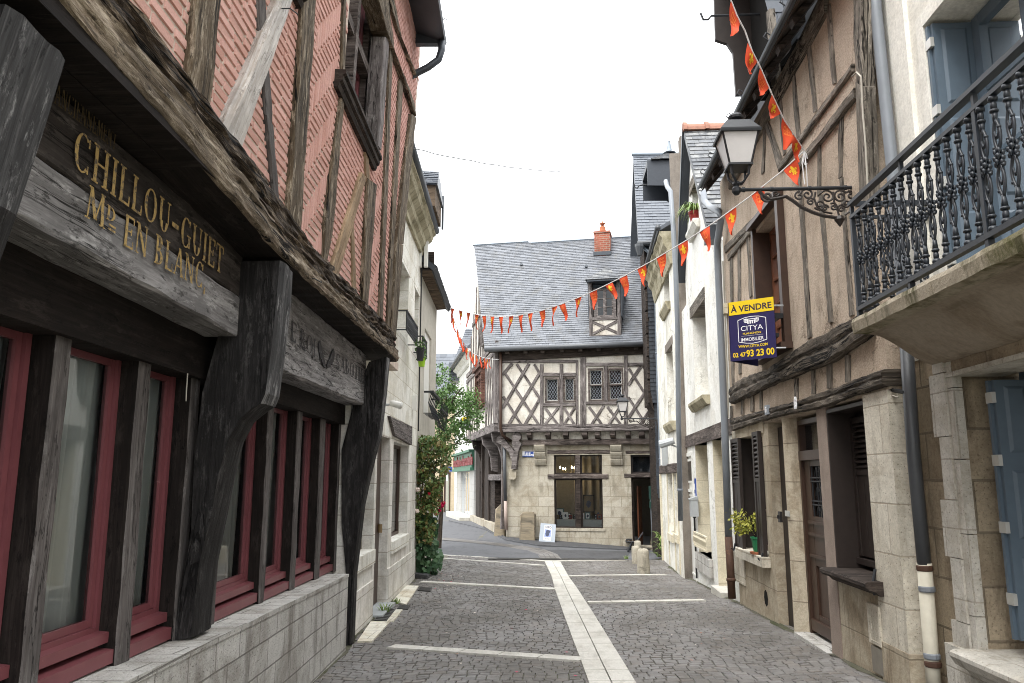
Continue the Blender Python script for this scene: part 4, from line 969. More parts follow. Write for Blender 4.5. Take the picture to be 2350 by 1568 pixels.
    mb.prism([F.W(a, zb+.42, o0-.8), F.W(b, zb+.42, o0-.8), F.W(b, zb+.42, o1), F.W(a, zb+.42, o1)], [F.W((a+b)/2-.3, zr+.1, o0-.8), F.W((a+b)/2+.3, zr+.1, o0-.8), F.W((a+b)/2+.3, zr, o1-.02), F.W((a+b)/2-.3, zr, o1-.02)])
    slates(mb, F.W(a, zb+.44, o0-.8), F.W(a, zb+.44, o1+.01), F.W((a+b)/2-.3, zr+.01, o1), F.W((a+b)/2-.3, zr+.11, o0-.8), 7, .18)
    dm = mb.build('dormer', m_slated, T)
    mb = MB(); mb.fbox(F, a+.05, b-.05, zb+.02, zb+.42, o0-.8, o1-.04); mb.build('dormer_soffit', m_soffit, dm)
    mb = MB(); mb.fbox(F, b-.12, b-.02, zb-.8, zb+.1, o1-.5, o1-.4); mb.fbox(F, b-.12, b-.02, zb-.8, zb+.1, o1-.35, o1-.28); mb.build('dormer_post', m_whitep, dm)
    mb = MB(); mb.fbox(F, b-.04, b+.01, zb-.02, zt-.02, o1-.03, o1+.01); mb.build('dormer_edge', m_zincd, dm)
    # low iron window guards
    for h_ in (hU, hV):
        mb = MB(); z0 = h_[2]-.06; a, b = h_[0]-.05, h_[1]+.05
        mb.fbox(F, a, b, z0+.30, z0+.325, .15, .175); mb.fbox(F, a, b, z0, z0+.02, .15, .175)
        for s in (a, b-.02):
            mb.fbox(F, s, s+.02, z0+.301, z0+.324, 0, .15); mb.fbox(F, s, s+.02, z0+.02, z0+.30, .152, .172); mb.fbox(F, s, s+.02, z0+.001, z0+.018, 0, .15)
        n = int((b-a)/.11)
        for i in range(n):
            c = a+(b-a)*(i+.5)/n; zz = z0+.16
            mb.tube([F.W(c+.05*math.cos(t*.785), zz+.075*math.sin(t*.785), .163) for t in range(9)], .011, 5)
            mb.tube([F.W(c-.05, z0+.02, .163), F.W(c+.05, z0+.3, .163)], .009, 4); mb.tube([F.W(c+.05, z0+.02, .163), F.W(c-.05, z0+.3, .163)], .009, 4)
        mb.build('window_guard', m_iron, T)
    mb = MB(); mb.tube([F.W(sE-.03, *[z], .03) for z in (zc-.3, 4.0, 3.2, 2.9, 2.6)], .014, 6); mb.build('cable', m_cable, T)
    mb = MB(); s, z = F.h(953, 925, .05); mb.fbox(F, s-.06, s+.06, z-.13, z+.13, 0, .08); mb.build('junction_box', m_whitep, T)
    mb = MB(); s, z = F.h(947, 1100, 0); s = sE-.3; mb.fbox(F, s-.18, s+.12, .25, .95, -.01, .012); mb.build('meter_door', m_ashlar_low, T)
    # things hung on it
    a = F.h(919, 845, .2); c = F.W(hU[1]-.45, hU[2]-.36, .26)
    for nm, pos, mp, h_, lab in (('flower_pot', F.W(hU[1]-.30, hU[2]-.38, .26), m_potb, .22, 'black pot of trailing greenery hung outside the ashlar house window guard'), ('flower_pot', F.W(hU[1]+.12, hU[2]-.42, .24), m_potl, .17, 'lime green pot hung under the ashlar house window guard')):
        P = thing(nm, lab, 'flower pot', pos); mb = MB(); mb.lathe(pos, [(0, 0), (.05, 0), (.075, h_), (.065, h_), (.06, h_-.03), (0, h_-.03)], 14); mb.build('pot', mp, P, smooth=False)
        mb = MB(); leaves(mb, [pos+Vector((rnd(-.09, .09), rnd(-.12, .12), h_+rnd(-.05, .16))) for _ in range(70)], .028); mb.build('foliage', m_leafa, P)
    # floodlight on the wall
    s, z = F.h(907, 929, .2); p = F.W(s, z, .2)
    P = thing('wall_floodlight', 'white cylindrical floodlight on the ashlar house, above the shop lintel', 'floodlight', p)
    mb = MB(); mb.tube([p+Vector((-.07, 0, .02)), p+Vector((-.02, 0, .015)), p+Vector((.09, -.02, -.02))], [.04, .045, .048], 12); mb.build('lamp_head', m_whitep, P, smooth=True)
    mb = MB(); mb.tube([F.W(s, z, 0), F.W(s, z, .12)], .016, 6); mb.build('arm', m_greyp, P)
white_stone_house()

def grey_house():
    F = L2; s0 = F.h(950, 1318)[0]+.01; s1 = F.h(1003, 800)[0]; ez = F.h(1007, 716)[1]
    T = thing('rendered_house', 'grey roughcast house with deep boarded eaves behind the climbing rose', 'house', F.W((s0+s1)/2, 0, -1))
    hw = (F.h(976, 830)[0], F.h(991, 830)[0], F.h(990, 960)[1], F.h(990, 775)[1])
    mb = MB(); mb.wall(F, s0, s1, -.4, ez+.1, [hw], -.02, .3); mb.fbox(F, s0, s1, -.4, ez, -4, -3.9); mb.fbox(F, s1-.3, s1, -.4, ez, -3.9, -.32); mb.build('wall', m_render_g, T)
    casement(F, T, hw[0], hw[1], hw[2], hw[3], -.12, 2, 3, .06, m_whitep, m_glassd)
    mb = MB(); mb.fbox(F, hw[0], hw[1], hw[2]-.05, hw[3], -.1, -.06); mb.build('shutter', m_whitep, T)
    oe = F.perp(1030, 714, s1)[0]
    mb = MB(); n = 26
    for k in range(n):
        a, b = s0+(s1-s0)*k/n, s0+(s1-s0)*(k+1)/n-.008; mb.hexa([F.W(a, ez-.02, -.02), F.W(b, ez-.02, -.02), F.W(b, ez+.0, oe), F.W(a, ez+.0, oe), F.W(a, ez+.0, -.02), F.W(b, ez+.0, -.02), F.W(b, ez+.02, oe), F.W(a, ez+.02, oe)])
    mb.build('boarded_soffit', m_soffit, T)
    mb = MB(); mb.fbox(F, s0-.03, s0, ez-.03, ez+.35, -.3, oe); mb.build('eaves_end_board', m_dark, T)
    mb = MB(); A, B, C, D = F.W(s0-.06, ez+.03, oe+.05), F.W(s1+.1, ez+.03, oe+.05), F.W(s1+.1, ez+2.6, -2.6), F.W(s0-.06, ez+2.6, -2.6)
    under(mb, A, B, C, D, .1); slates(mb, A, B, C, D, 20, .25); mb.build('roof', m_slateblk, T)
    # curved balconet grille
    z0, z1 = hw[2]-.02, F.h(986, 885, .25)[1]; a, b = hw[0]-.15, hw[1]+.1
    pr = [(.16, z1), (.10, z1-.2), (.18, z1-.45), (.30, z1-.7), (.38, z0+.25), (.36, z0+.08), (.2, z0), (0, z0)]
    mb = MB(); n = 6
    for k in range(n+1):
        s = a+(b-a)*k/n; mb.tube([F.W(s, z, o) for o, z in pr], .010, 5)
    mb.fbox(F, a, b, z1, z1+.05, .12, .2); mb.fbox(F, a, b, z0+.07, z0+.1, .35, .38)
    for s in (a, b-.03): mb.fbox(F, s, s+.03, z1+.005, z1+.045, 0, .12)
    mb.build('balconet_grille', m_iron, T)
grey_house()

# ------------------------------------------------------------------ climbing rose, hollyhock, small tree
def rose():
    base = gnd(975, 1320); T = thing('climbing_rose', 'climbing rose with pale and red blooms against the white wall end', 'shrub', base)
    Y0 = base.y; P = lambda u, v, dy=0: atY(u, v, Y0+dy)
    mb = MB()
    for u0, u1, v1 in ((962, 975, 1010), (972, 960, 1040), (980, 1005, 1000), (985, 990, 1090), (968, 953, 1100)):
        n = 7; mb.tube([P(u0+(u1-u0)*k/n+rnd(-3, 3), 1316+(v1-1316)*k/n, .1+.2*math.sin(k)) for k in range(n+1)], [.022-.0022*k for k in range(n+1)], 6)
    mb.build('stem', m_bark, T)
    outline = [(1000, 958, 990), (1012, 950, 1010), (1030, 946, 1030), (1060, 945, 1034), (1085, 945, 1026), (1120, 944, 1010), (1160, 946, 1008), (1200, 950, 1000), (1240, 952, 990)]
    pts = []; k = 0
    cl = [(rnd(1003, 1240), random.random(), rnd(-.3, .35)) for _ in range(120)]
    while len(pts) < 3900:
        v0, f, dy = random.choice(cl); v = v0+random.gauss(0, 9)
        if v < 1000 or v > 1250: continue
        l = interp(v, [(a, b) for a, b, c in outline]); r = interp(v, [(a, c) for a, b, c in outline]); u = l+(r-l)*f+random.gauss(0, 8)
        if u < l-3 or u > r+4: continue
        pts.append(P(u, v, dy+random.gauss(0, .09)))
    mb = MB(); leaves(mb, pts, .042, .6); mb.build('foliage', m_leafr, T)
    fl = [(948, 1121, 0), (958, 1123, 0), (957, 1172, 0), (985, 1132, 1)]
    for u, v, c in fl:
        p = P(u, v, -.42); mb = MB(); r = .05 if c == 0 else .03
        for k in range(14):
            d = Vector((rnd(-1, 1), rnd(-1, .4), rnd(-.8, 1))).normalized(); a = d.cross(Vector((0, 0, 1))).normalized(); b = d.cross(a); q = p+d*r*.55
            mb.add([q-a*r*.6-b*r*.4, q+a*r*.6-b*r*.4, q+a*r*.5+b*r*.6+d*.01, q-a*r*.5+b*r*.6+d*.01], [(0, 1, 2, 3)])
        mb.build('rose_bloom', m_petr if c else m_petw, T)
    # hollyhock
    b2 = gnd(988, 1318); H = thing('hollyhock', 'leafy hollyhock with a magenta flower spike at the foot of the climbing rose', 'plant', b2)
    Q = lambda u, v, dy=0: atY(u, v, b2.y+dy)
    mb = MB()
    for pl in ([(985, 1318), (990, 1260), (1000, 1200), (1010, 1160)], [(975, 1316), (972, 1250), (975, 1190)], [(995, 1315), (1000, 1270), (992, 1225)]):
        mb.tube([Q(u, v, -.12) for u, v in pl], .013, 6)
    mb.build('stem', m_leafh, H)
    mb = MB()
    for _ in range(130):
        f = random.random(); v = rnd(1180, 1318); l = interp(v, [(1180, 955), (1250, 950), (1318, 950)]); r = interp(v, [(1180, 1000), (1240, 1010), (1318, 1012)])
        c = Q(rnd(l, r), v, rnd(-.4, .15)); n = Vector((rnd(-.7, .7), rnd(-1, -.2), rnd(.1, 1))).normalized(); a = n.cross(Vector((0, 0, 1))).normalized(); b = n.cross(a); s = rnd(.05, .115)
        ring = []
        for k in range(15):
            t = 2*math.pi*k/15; rr = s*(1.0 if k % 3 else .72)*(1-.25*(abs(t-math.pi) < .3)); ring.append(c+a*rr*math.cos(t)+b*rr*math.sin(t)-n*s*.18*(1+math.cos(3*t)))
        mb.add([c]+ring, [(0, 1+k, 1+(k+1) % 15) for k in range(15)])
    mb.build('foliage', m_leafh, H)
    for u, v, r in ((1013, 1160, .085), (1009, 1172, .05), (1018, 1155, .06), (1007, 1150, .045), (1002, 1180, .05)):
        p = Q(u, v, -.15); mb = MB()
        for k in range(20):
            d = Vector((rnd(-1, 1), rnd(-1, .3), rnd(-1, 1))).normalized(); a = d.cross(Vector((.2, 0, 1))).normalized(); b = d.cross(a); q = p+d*r*.5
            mb.add([q-a*r*.5, q-b*r*.5, q+a*r*.5, q+b*r*.5], [(0, 1, 2, 3)])
        mb.build('bloom', m_petp, H)
    # box the planting pocket
    mb = MB(); p0, p1 = gnd(949, 1326), gnd(981, 1330); mb.prism([p0, p1, p1+Vector((0, .25, 0)), p0+Vector((0, .25, 0))], [p+Vector((0, 0, .07)) for p in (p0, p1, p1+Vector((0, .25, 0)), p0+Vector((0, .25, 0)))])
    mb.build('planting_kerb', m_asphd, label='low dark kerb around the foot of the climbing rose', cat='kerb')
rose()
def tree():
    Y0 = 21.0; base = Vector((atY(1008, 1200, Y0).x, Y0, gz(-2.4, Y0))); P = lambda u, v, dy=0: atY(u, v, Y0+dy)
    T = thing('small_tree', 'airy green street tree with small leaves in front of the butcher shop', 'tree', base)
    top = P(1030, 960); mb = MB(); mid = P(1012, 1090)
    mb.tube([base, base.lerp(mid, .5)+Vector((.03, 0, 0)), mid, P(1020, 1010), P(1026, 940), P(1022, 890)], [.07, .06, .05, .04, .03, .012], 8)
    for a, b in (((1020, 1010), (1075, 960)), ((1024, 970), (1095, 925)), ((1018, 1020), (985, 930)), ((1024, 950), (1060, 890)), ((1016, 1040), (1060, 1015)), ((1020, 1000), (1000, 880))):
        p, q = P(*a), P(b[0], b[1], rnd(-.5, .5)); mb.tube([p, p.lerp(q, .5)+Vector((0, 0, .08)), q], [.03, .02, .008], 6)
    mb.build('trunk', m_bark, T)
    cl = []
    for u, v, ru, rv, n in ((1030, 900, 26, 30, 16), (1020, 950, 34, 40, 26), (1060, 940, 30, 36, 20), (1085, 930, 18, 24, 9), (1095, 955, 10, 16, 5), (1050, 995, 34, 24, 16), (1010, 1000, 24, 30, 12), (1030, 1030, 26, 14, 8), (1000, 900, 14, 24, 8), (1020, 868, 14, 10, 4), (1070, 905, 14, 12, 5), (1014, 852, 5, 9, 2), (1068, 975, 24, 14, 6)):
        for _ in range(n): cl.append((u+random.gauss(0, ru*.55), v+random.gauss(0, rv*.55), random.gauss(0, .38), rnd(.08, .2)))
    pts = []
    for u, v, dy, r in cl:
        c = P(u, v, dy)
        for _ in range(int(44*r/.13)): pts.append(c+Vector((random.gauss(0, r*.6), random.gauss(0, r*.6), random.gauss(0, r*.42))))
    mb = MB(); leaves(mb, pts, .038, .55); mb.build('crown', m_leafa, T)
    mb = MB(); leaves(mb, [P(rnd(985, 1030), rnd(990, 1040), -.3+random.gauss(0, .2)) for _ in range(260)], .032, .5); mb.build('reddish_sprays', m_leafr, T)
tree()

# ------------------------------------------------------------------ butcher's shop and houses behind
def butcher():
    F = FS; sA, sB = 8.05, 15.2
    T = thing('butcher_shop', 'white tiled butcher shop with green sign in the side street', 'shop', F.W(11.6, 0, -1))
    k = lambda u, v, o=0: F.h(u, v, o)
    zt = k(1055, 850)[1]; zs = k(1060, 1082)[1]
    hn = (k(1049, 1110)[0], k(1044, 1110)[0], k(1046, 1153)[1], k(1046, 1082)[1]); hd = (k(1077, 1130)[0], k(1056.5, 1130)[0], .12, zs)
    mb = MB(); mb.wall(F, sA, sB, -.3, zs+.02, [hn, hd], 0, .25); mb.build('tiled_front', m_tile, T)
    mb = MB(); mb.wall(F, sA, sB, zs+.02, zt, [], -.02, .3); mb.fbox(F, sB-.25, sB, -.3, zt, -5, -.3); mb.build('wall', m_white, T)
    casement(F, T, hn[0], hn[1], hn[2], hn[3], -.1, 1, 1, .05, m_dark, m_glassd)
    d = casement(F, T, hd[0], hd[1], hd[2], hd[3], -.1, 2, 1, .05, m_greyp, m_glassd, name='glass_door')
    za, zb = k(1040, 1078, .12)[1], k(1040, 1049, .12)[1]; s1 = k(1040, 1060, .12)[0]
    mb = MB(); mb.fbox(F, sA, s1, za, zb, -.02, .10); mb.fbox(F, sA, s1+.05, zb, zb+.1, -.02, .22); mb.fbox(F, sA, s1+.05, za-.12, za, -.02, .16); b = mb.build('shop_sign', m_green, T)
    L = (k(1041, 1060, .1)[0]-k(1077, 1052, .1)[0])*21/18
    mb = MB(); s_ = k(1041.5, 1060, .1)[0]; t = MB(); textmesh(t, 'boucherie charcuterie', 1, lambda x, y, z: Vector((x, y, z)), align='LEFT'); w = max(p.x for p in t.v)
    textmesh(mb, 'boucherie charcuterie', 1, lambda x, y, z: F.W(s_-x*L/w, za+.12+y*.62, .105+z), .03, bold=.03, align='LEFT'); mb.build('sign_lettering', m_redlet, b)
    mb = MB(); zz = k(1067, 1090)[1]; s_ = k(1058.5, 1090)[0]; W_ = s_-k(1076, 1090)[0]
    t = MB(); textmesh(t, 'TRIPERIE VOLAILLES', 1, lambda x, y, z: Vector((x, y, z)), align='LEFT'); w = max(p.x for p in t.v)
    textmesh(mb, 'TRIPERIE VOLAILLES', 1, lambda x, y, z: F.W(s_-x*W_/w, zz-.15+y*.32, -.095), .01, bold=.02, align='LEFT'); mb.build('window_lettering', m_whitep, T)
    mb = MB(); mb.pprism(F, [(0, zt-.35), (.08, zt-.3), (.12, zt-.15), (.3, zt-.02), (.3, zt+.06), (0, zt+.06)], sA, sB); mb.build('cornice', m_white, T)
    mb = MB(); A, B, C, D = F.W(sB+.2, zt+.05, .42), F.W(sA, zt+.05, .42), F.W(sA, zt+2.2, -2.2), F.W(sB-.4, zt+2.2, -2.2); under(mb, A, B, C, D); slates(mb, A, B, C, D, 14, .3); mb.build('roof', m_slated, T)
    mb = MB(); mb.tube([F.W(sA, zt+.08, .44), F.W(sB+.2, zt+.08, .44)], .08, 8); mb.build('gutter', m_zincd, T)
    mb = MB(); mb.fbox(F, sA+.2, sB-.6, -.3, .18, -.05, .55); mb.build('doorstep', m_slab, T)
    for s0 in (9.2, 11.6):
        mb = MB(); mb.ring(F, s0, s0+1.1, zs+1.5, zs+3.3, .12, -.05, .02); w = mb.build('window', m_white, T)
        mb = MB(); mb.fbox(F, s0+.12, s0+.98, zs+1.62, zs+3.18, -.06, -.012); mb.build('pane', m_glassd, w)
    # slate dormer block at its end
    mb = MB(); u = lambda a, b, Y: atY(a, b, Y)
    p0, p1, p2 = u(1030, 874, 38.5), u(1030, 832, 38.5), u(1062, 830, 38.5)
    mb.box(p0.x, p2.x, 38.5, 40, p0.z, p1.z); A = Vector((p0.x-.05, 38.4, p0.z+.3)); B = Vector((p2.x, 38.4, p0.z+.3)); slates(mb, A, B, (p2.x, 38.6, p1.z+.1), (p0.x, 38.6, p1.z+.1), 5, .3); mb.build('dormer', m_slated, T)
    # for-sale board on its front
    s_, z = k(1067, 971, .6); P = thing('sale_board', 'small navy and yellow sale board half hidden behind the small tree', 'sign', F.W(s_, z, .5))
    c = atY(1059, 984, F.W(s_, z, .5).y); e = atY(1077, 984, c.y); t = atY(1059, 958, c.y)
    mb = MB(); mb.box(c.x, e.x, c.y, c.y+.03, c.z, t.z-.14); bb = mb.build('board', m_snavy, P)
    mb = MB(); mb.box(c.x, e.x, c.y-.002, c.y+.03, t.z-.14, t.z); y = mb.build('yellow_band', m_syel, P)
    mb = MB(); textmesh(mb, 'A VENDRE', .1, lambda x, yy, z: Vector(((c.x+e.x)/2+x*.75, c.y-.004-z, t.z-.11+yy)), .002, bold=.003); mb.build('lettering', m_sblack, y)
    mb = MB(); mx = (c.x+e.x)/2
    textmesh(mb, 'CITYA', .11, lambda x, yy, z: Vector((mx+x*.8, c.y-.004-z, c.z+.2+yy)), .002, bold=.002); textmesh(mb, 'IMMOBILIER', .06, lambda x, yy, z: Vector((mx+x*.8, c.y-.004-z, c.z+.1+yy)), .002); mb.build('lettering', m_swhite, bb)
    mb = MB(); mb.tube([F.W(s_, z, 0), F.W(s_, z, .5)], .02, 6); mb.build('bracket', m_greyp, P)
butcher()
def behind():
    Y = 44; a, b = atY(960, 1190, Y), atY(1037, 1060, Y); z0 = -.3
    T = thing('beige_house', 'beige rendered house closing the side street with a pale green door', 'house', ((a.x+b.x)/2, Y, -.3)); F = Fac((a.x, Y), (1, 0), (0, -1)); W_ = b.x-a.x
    d0, d1 = F.h(1018.5, 1120)[0], F.h(1034, 1120)[0]; dt = F.h(1025, 1084)[1]
    mb = MB(); mb.wall(F, 0, W_+2, z0, 6.2, [(d0, d1, z0, dt)], 0, .3); mb.build('wall', m_beige, T)
    mb = MB(); mb.fbox(F, d0+.2, d1, z0, dt, -.28, -.2); dr = mb.build('door', plain('pale_green_paint', (.42, .45, .36), .5, .3, .1), T)
    mb = MB(); mb.ring(F, d0, d1, z0, dt, .09, -.2, -.02); mb.build('door_frame', m_brownp, T)
    mb = MB(); s, z = F.h(1031, 1077); mb.fbox(F, s-.16, s+.16, z-.13, z+.13, 0, .03); n = mb.build('house_number', m_enamel, T)
    mb = MB(); textmesh(mb, '8', .2, lambda x, y, zz: F.W(s+x, z-.07+y, .032+zz), .004); mb.build('number', m_swhite, n)
    A, B = F.W(-.3, 6.2, .3), F.W(W_+2.3, 6.2, .3); mb = MB(); slates(mb, A, B, B+Vector((0, 3, 3)), A+Vector((0, 3, 3)), 12, .4); under(mb, A, B, B+Vector((0, 3, 3)), A+Vector((0, 3, 3))); mb.build('roof', m_slated, T)
    # taller slate roof further back
    Y = 41; l, r, t = atY(1046, 845, Y), atY(1086, 845, Y), atY(1062, 741, Y)
    T2 = thing('slate_roofed_house', 'tall house with a steep slate hip roof rising behind the butcher shop', 'house', (l.x+1, Y+2, -.2))
    mb = MB(); mb.box(l.x, r.x+2, Y, Y+5, -.2, l.z); mb.build('wall', m_white, T2)
    mb = MB(); A, B = l+Vector((-.2, -.2, 0)), r+Vector((2, -.2, 0)); C, D = Vector((r.x+2, Y+1.6, t.z)), Vector((t.x, Y+1.6, t.z)); under(mb, A, B, C, D); slates(mb, A, B, C, D, 18, .3)
    E_ = A+Vector((0, 5, 0)); slates(mb, E_, A, D, D+Vector((0, .5, 0)), 18, .3); mb.build('roof', m_slated, T2)
behind()
# ------------------------------------------------------------------ far end: the half-timbered corner house
def corner_house():
    F = FH; UO = .22; k = lambda u, v, o=0: F.h(u, v, o)
    T = thing('corner_house', 'half-timbered corner house with big slate roof and stone ground floor at the street end', 'house', F.W(2.2, 0, -1))
    sR = 5.3
    zj = k(1320, 984, UO)[1]; zt = k(1300, 797, UO)[1]; ze = k(1300, 790, .5)[1]
    # ---- stone ground floor
    H1 = (k(1271.6, 1130)[0], k(1383, 1130)[0], k(1330, 1213)[1], k(1330, 1044)[1]); HD = (k(1449.5, 1150)[0], k(1502, 1150)[0], -.5, k(1470, 1044)[1])
    mb = MB(); mb.wall(F, 0.02, sR, -.6, zj+.05, [H1, HD], 0, .42); mb.build('stone_wall', m_stone_far, T)
    mb = MB(); mb.fbox(F, H1[0]-.06, H1[1]+.06, H1[2]-.075, H1[2]+.004, -.3, .02); mb.build('sill', m_stone_far, T)
    za, zb = k(1330, 1099)[1], k(1330, 1088.5)[1]; xa, xb = k(1257, 1094, .03)[0], k(1396, 1094, .03)[0]; m0, m1 = k(1321.6, 1130)[0], k(1332, 1130)[0]
    mb = MB(); mb.qbeam(F, [(xa, za), (xa, zb), (xb, zb), (xb, za)], -.3, .03, n=16, jit=.01); mb.build('transom', m_browng, T)
    mb = MB(); a, b = k(1256, 1042, .02), k(1400, 1035, .02); mb.qbeam(F, [(a[0], a[1]), (a[0], b[1]+.03), (b[0], b[1]+.03), (b[0], a[1])], -.3, .02, n=16, jit=.02); mb.build('lintel', m_browng, T)
    for z0, z1, o in ((H1[2], za, -.06), (zb, H1[3], -.06)):
        mb = MB(); mb.fbox(F, m0, m1, z0, z1, -.3, o+.06); mb.build('mullion', m_dark if z0 < za-.1 else m_browng, T)
        for x0, x1 in ((H1[0], m0), (m1, H1[1])):
            casement(F, T, x0, x1, z0, z1, -.12, 1, 1, .045, m_shutdark, m_glass, room=False, name='shop_window')
    # shop interior: floor of the display, back wall, hanging cloth
    mb = MB(); mb.fbox(F, .3, 3.45, -.5, 3.2, -2.6, -2.5); mb.fbox(F, .3, .4, -.5, 3.2, -2.5, -.44); mb.fbox(F, .4, sR, 3.1, 3.2, -5, -.44); mb.fbox(F, 3.35, 3.45, -.5, 3.1, -2.5, -.44); mb.fbox(F, sR-.1, sR, -.5, 3.1, -5, -.44); mb.fbox(F, 3.45, sR-.1, -.5, 3.1, -5.0, -4.9); mb.build('room_shell', m_room, T)
    mb = MB(); mb.fbox(F, H1[0]-.2, m0-.02, H1[2]-.1, H1[2]+.24, -.9, -.25); mb.fbox(F, m1+.02, H1[1]+.2, H1[2]-.1, H1[2]+.24, -.9, -.25); mb.build('display_shelf', m_greyp, T)
    mb = MB(); mb.grid(lambda p, q: F.W(H1[0]+.35+(H1[1]-H1[0]-.1)*p, H1[2]+.3+1.9*q, -1.9+.05*math.sin(p*34)), 60, 2, uvfn=lambda p, q: (p*2, q)); mb.build('hanging_cloth', plain('dull_cloth', (.22, .19, .14), .9, .1, .2), T, smooth=True)
    # framed pictures in the window
    kinds = [(1284, 1190, 10, 12, 'f', 'teal-framed dark vase print, tallest at the left of the gallery window'), (1304, 1188, 7, 7, 'b', 'black-framed dark print just right of the shop window teal frame'), (1298, 1203, 6, 8, 'w', 'white-mounted picture in the middle of the left window pane'), (1280.5, 1206, 3, 5, 'g', 'small gilt-framed picture at the left end of the gallery shelf'), (1287, 1206, 3.4, 5, 'b', 'small black-framed picture second along the gallery shelf'), (1309.5, 1204.5, 3, 5, 'r', 'small red picture right of the white-mounted one'),
             (1318, 1202, 2.6, 5.5, 'b', 'narrow frame against the central window mullion on its left'), (1337.5, 1204, 3.4, 7, 'w', 'narrow pale picture against the central mullion on its right'), (1349, 1203, 6, 8, 'f', 'teal-framed white print in the right window pane'), (1349, 1190, 6, 5, 'g', 'dim brown picture behind the teal white print'), (1373, 1188, 7.5, 11, 'g', 'gilt-framed portrait, highest at the right window pane edge'), (1367.5, 1204, 3.2, 6, 'b', 'thin black frame below the gilt portrait'), (1376, 1206, 6, 6, 'r', 'small red-brown picture in the right window corner'), (1351, 1156, 13, 20, 'b', 'large dark framed picture hanging on the shop back wall')]
    for u, v, hw, hh, c, lab in kinds:
        o = -.45 if hh < 12 and v > 1195 else (-.62 if hh < 15 else -1.2)
        s, z = k(u, v, o); s0 = k(u-hw, v, o)[0]; w = s-s0; h_ = k(u, v-hh, o)[1]-z
        z = max(z, H1[2]+.24+h_+.002) if hh < 15 else z
        P = thing('framed_picture', lab, 'picture', F.W(s, z-h_, o), 'framed pictures in the gallery window')
        mb = MB(); mb.ring(F, s-w, s+w, z-h_, z+h_, .028, o-.02, o); mb.build('frame', {'f': m_fr_t, 'b': m_fr_b, 'w': m_swhite, 'g': m_fr_g, 'r': plain('red_frame', (.2, .03, .03), .5, .3, .1)}[c], P)
        mb = MB(); mb.fbox(F, s-w+.028, s+w-.028, z-h_+.028, z+h_-.028, o-.018, o-.01); mt = mb.build('mount', m_poster if c in 'fwb' and hh < 15 else m_fr_g, P)
        mb = MB(); mb.fprism(F, [(s+w*.5*math.cos(t*1.05+.3)*rnd(.7, 1), z+h_*.55*math.sin(t*1.05+.3)*rnd(.7, 1)) for t in range(6)], o-.0095, o-.007); mb.build('print', m_pdark, mt)
    # chandelier
    c = F.W(*k(1310, 1078, -1.5), -1.5); P = thing('chandelier', 'lit candle chandelier seen through the upper shop window', 'chandelier', c)
    mb = MB(); mb.tube([c+Vector((0, 0, .6)), c+Vector((0, 0, -.1))], .015, 6)
    tips = []
    for i in range(7):
        a = 2*math.pi*i/7+.3; p = c+Vector((.34*math.cos(a), .34*math.sin(a), -.02+.04*(i % 2))); tips.append(p); mb.tube([c+Vector((0, 0, -.08)), c.lerp(p, .5)+Vector((0, 0, -.13)), p], .01, 5)
    mb.build('frame', m_fr_g, P)
    for p in tips:
        mb = MB(); mb.lathe(p, [(0, .0), (.022, .03), (.018, .06), (0, .10)], 8); mb.build('bulb', m_bulb, P)
    ld = bpy.data.lights.new('chandelier_light', 'POINT'); ld.energy = 9; ld.color = (1, .78, .52); ld.shadow_soft_size = .35; lo = bpy.data.objects.new('chandelier_light', ld); COL.objects.link(lo); lo.location = c-Vector((0, 0, .25))
    # door
    z0, z1 = k(1470, 1096)[1], k(1470, 1087)[1]; a, b = k(1432, 1092, .02)[0], k(1503, 1092, .02)[0]
    mb = MB(); mb.qbeam(F, [(a, z0), (a, z1), (b, z1), (b, z0)], -.3, .02, n=10, jit=.008); mb.build('door_transom', m_browng, T)
    mb = MB(); a2, b2 = k(1436, 1041, .02), k(1503, 1034, .02); mb.qbeam(F, [(a2[0], a2[1]), (a2[0], b2[1]), (b2[0], b2[1]), (b2[0], a2[1])], -.3, .02, n=10, jit=.015); mb.build('door_lintel', m_browng, T)
    casement(F, T, HD[0], HD[1], z1, HD[3], -.14, 1, 1, .05, m_shutdark, m_glassd, name='transom_light')
    mb = MB(); mb.ring(F, HD[0], HD[1], -.5, z0, .05, -.2, -.08); dr = mb.build('door_frame', m_dark, T)
    mb = MB(); s = HD[0]+.13; mb.hexa([F.W(s, -.3, -.42), F.W(s+.04, -.3, -.42), F.W(s+.10, -.3, -1.2), F.W(s+.06, -.3, -1.2), F.W(s, z0-.25, -.42), F.W(s+.04, z0-.25, -.42), F.W(s+.10, z0-.25, -1.2), F.W(s+.06, z0-.25, -1.2)]); mb.build('open_door_leaf', m_orange, T)
    mb = MB(); mb.fbox(F, HD[0]-.05, HD[1]+.1, -.6, gz(2.6, 23.5)+.1, -.5, .12); mb.build('threshold', m_stone_far, T)
    # ---- corbels
    for u0, u1 in ((1225.5, 1252), (1400, 1428)):
        a, b = k(u0, 1045, .2)[0], k(u1, 1045, .2)[0]; z0, z1 = k(u0, 1067, .1)[1], k(u0, 1020, .28)[1]; h_ = (z1-z0)/3
        mb = MB()
        for i in range(3):
            zz = z0+h_*i; o = .1+.09*i; mb.pprism(F, [(0, zz), (o-.04, zz), (o, zz+h_*.35), (o+.03, zz+h_*.7), (o+.03, zz+h_-.012), (0, zz+h_-.012)], a+.008*i, b-.008*i)
        mb.build('stone_corbel', m_stone_far, T)
    # ---- jetty: beam, joist ends, sole plate
    za, zb = k(1320, 1021, .12)[1], k(1320, 1008, .12)[1]; a, b = k(1199, 1014, .12)[0], sR
    mb = MB(); mb.qbeam(F, [(a, za), (a, zb), (b, zb), (b, za)], -.2, .14, n=20, jit=.012); mb.build('wall_plate', m_browng, T)
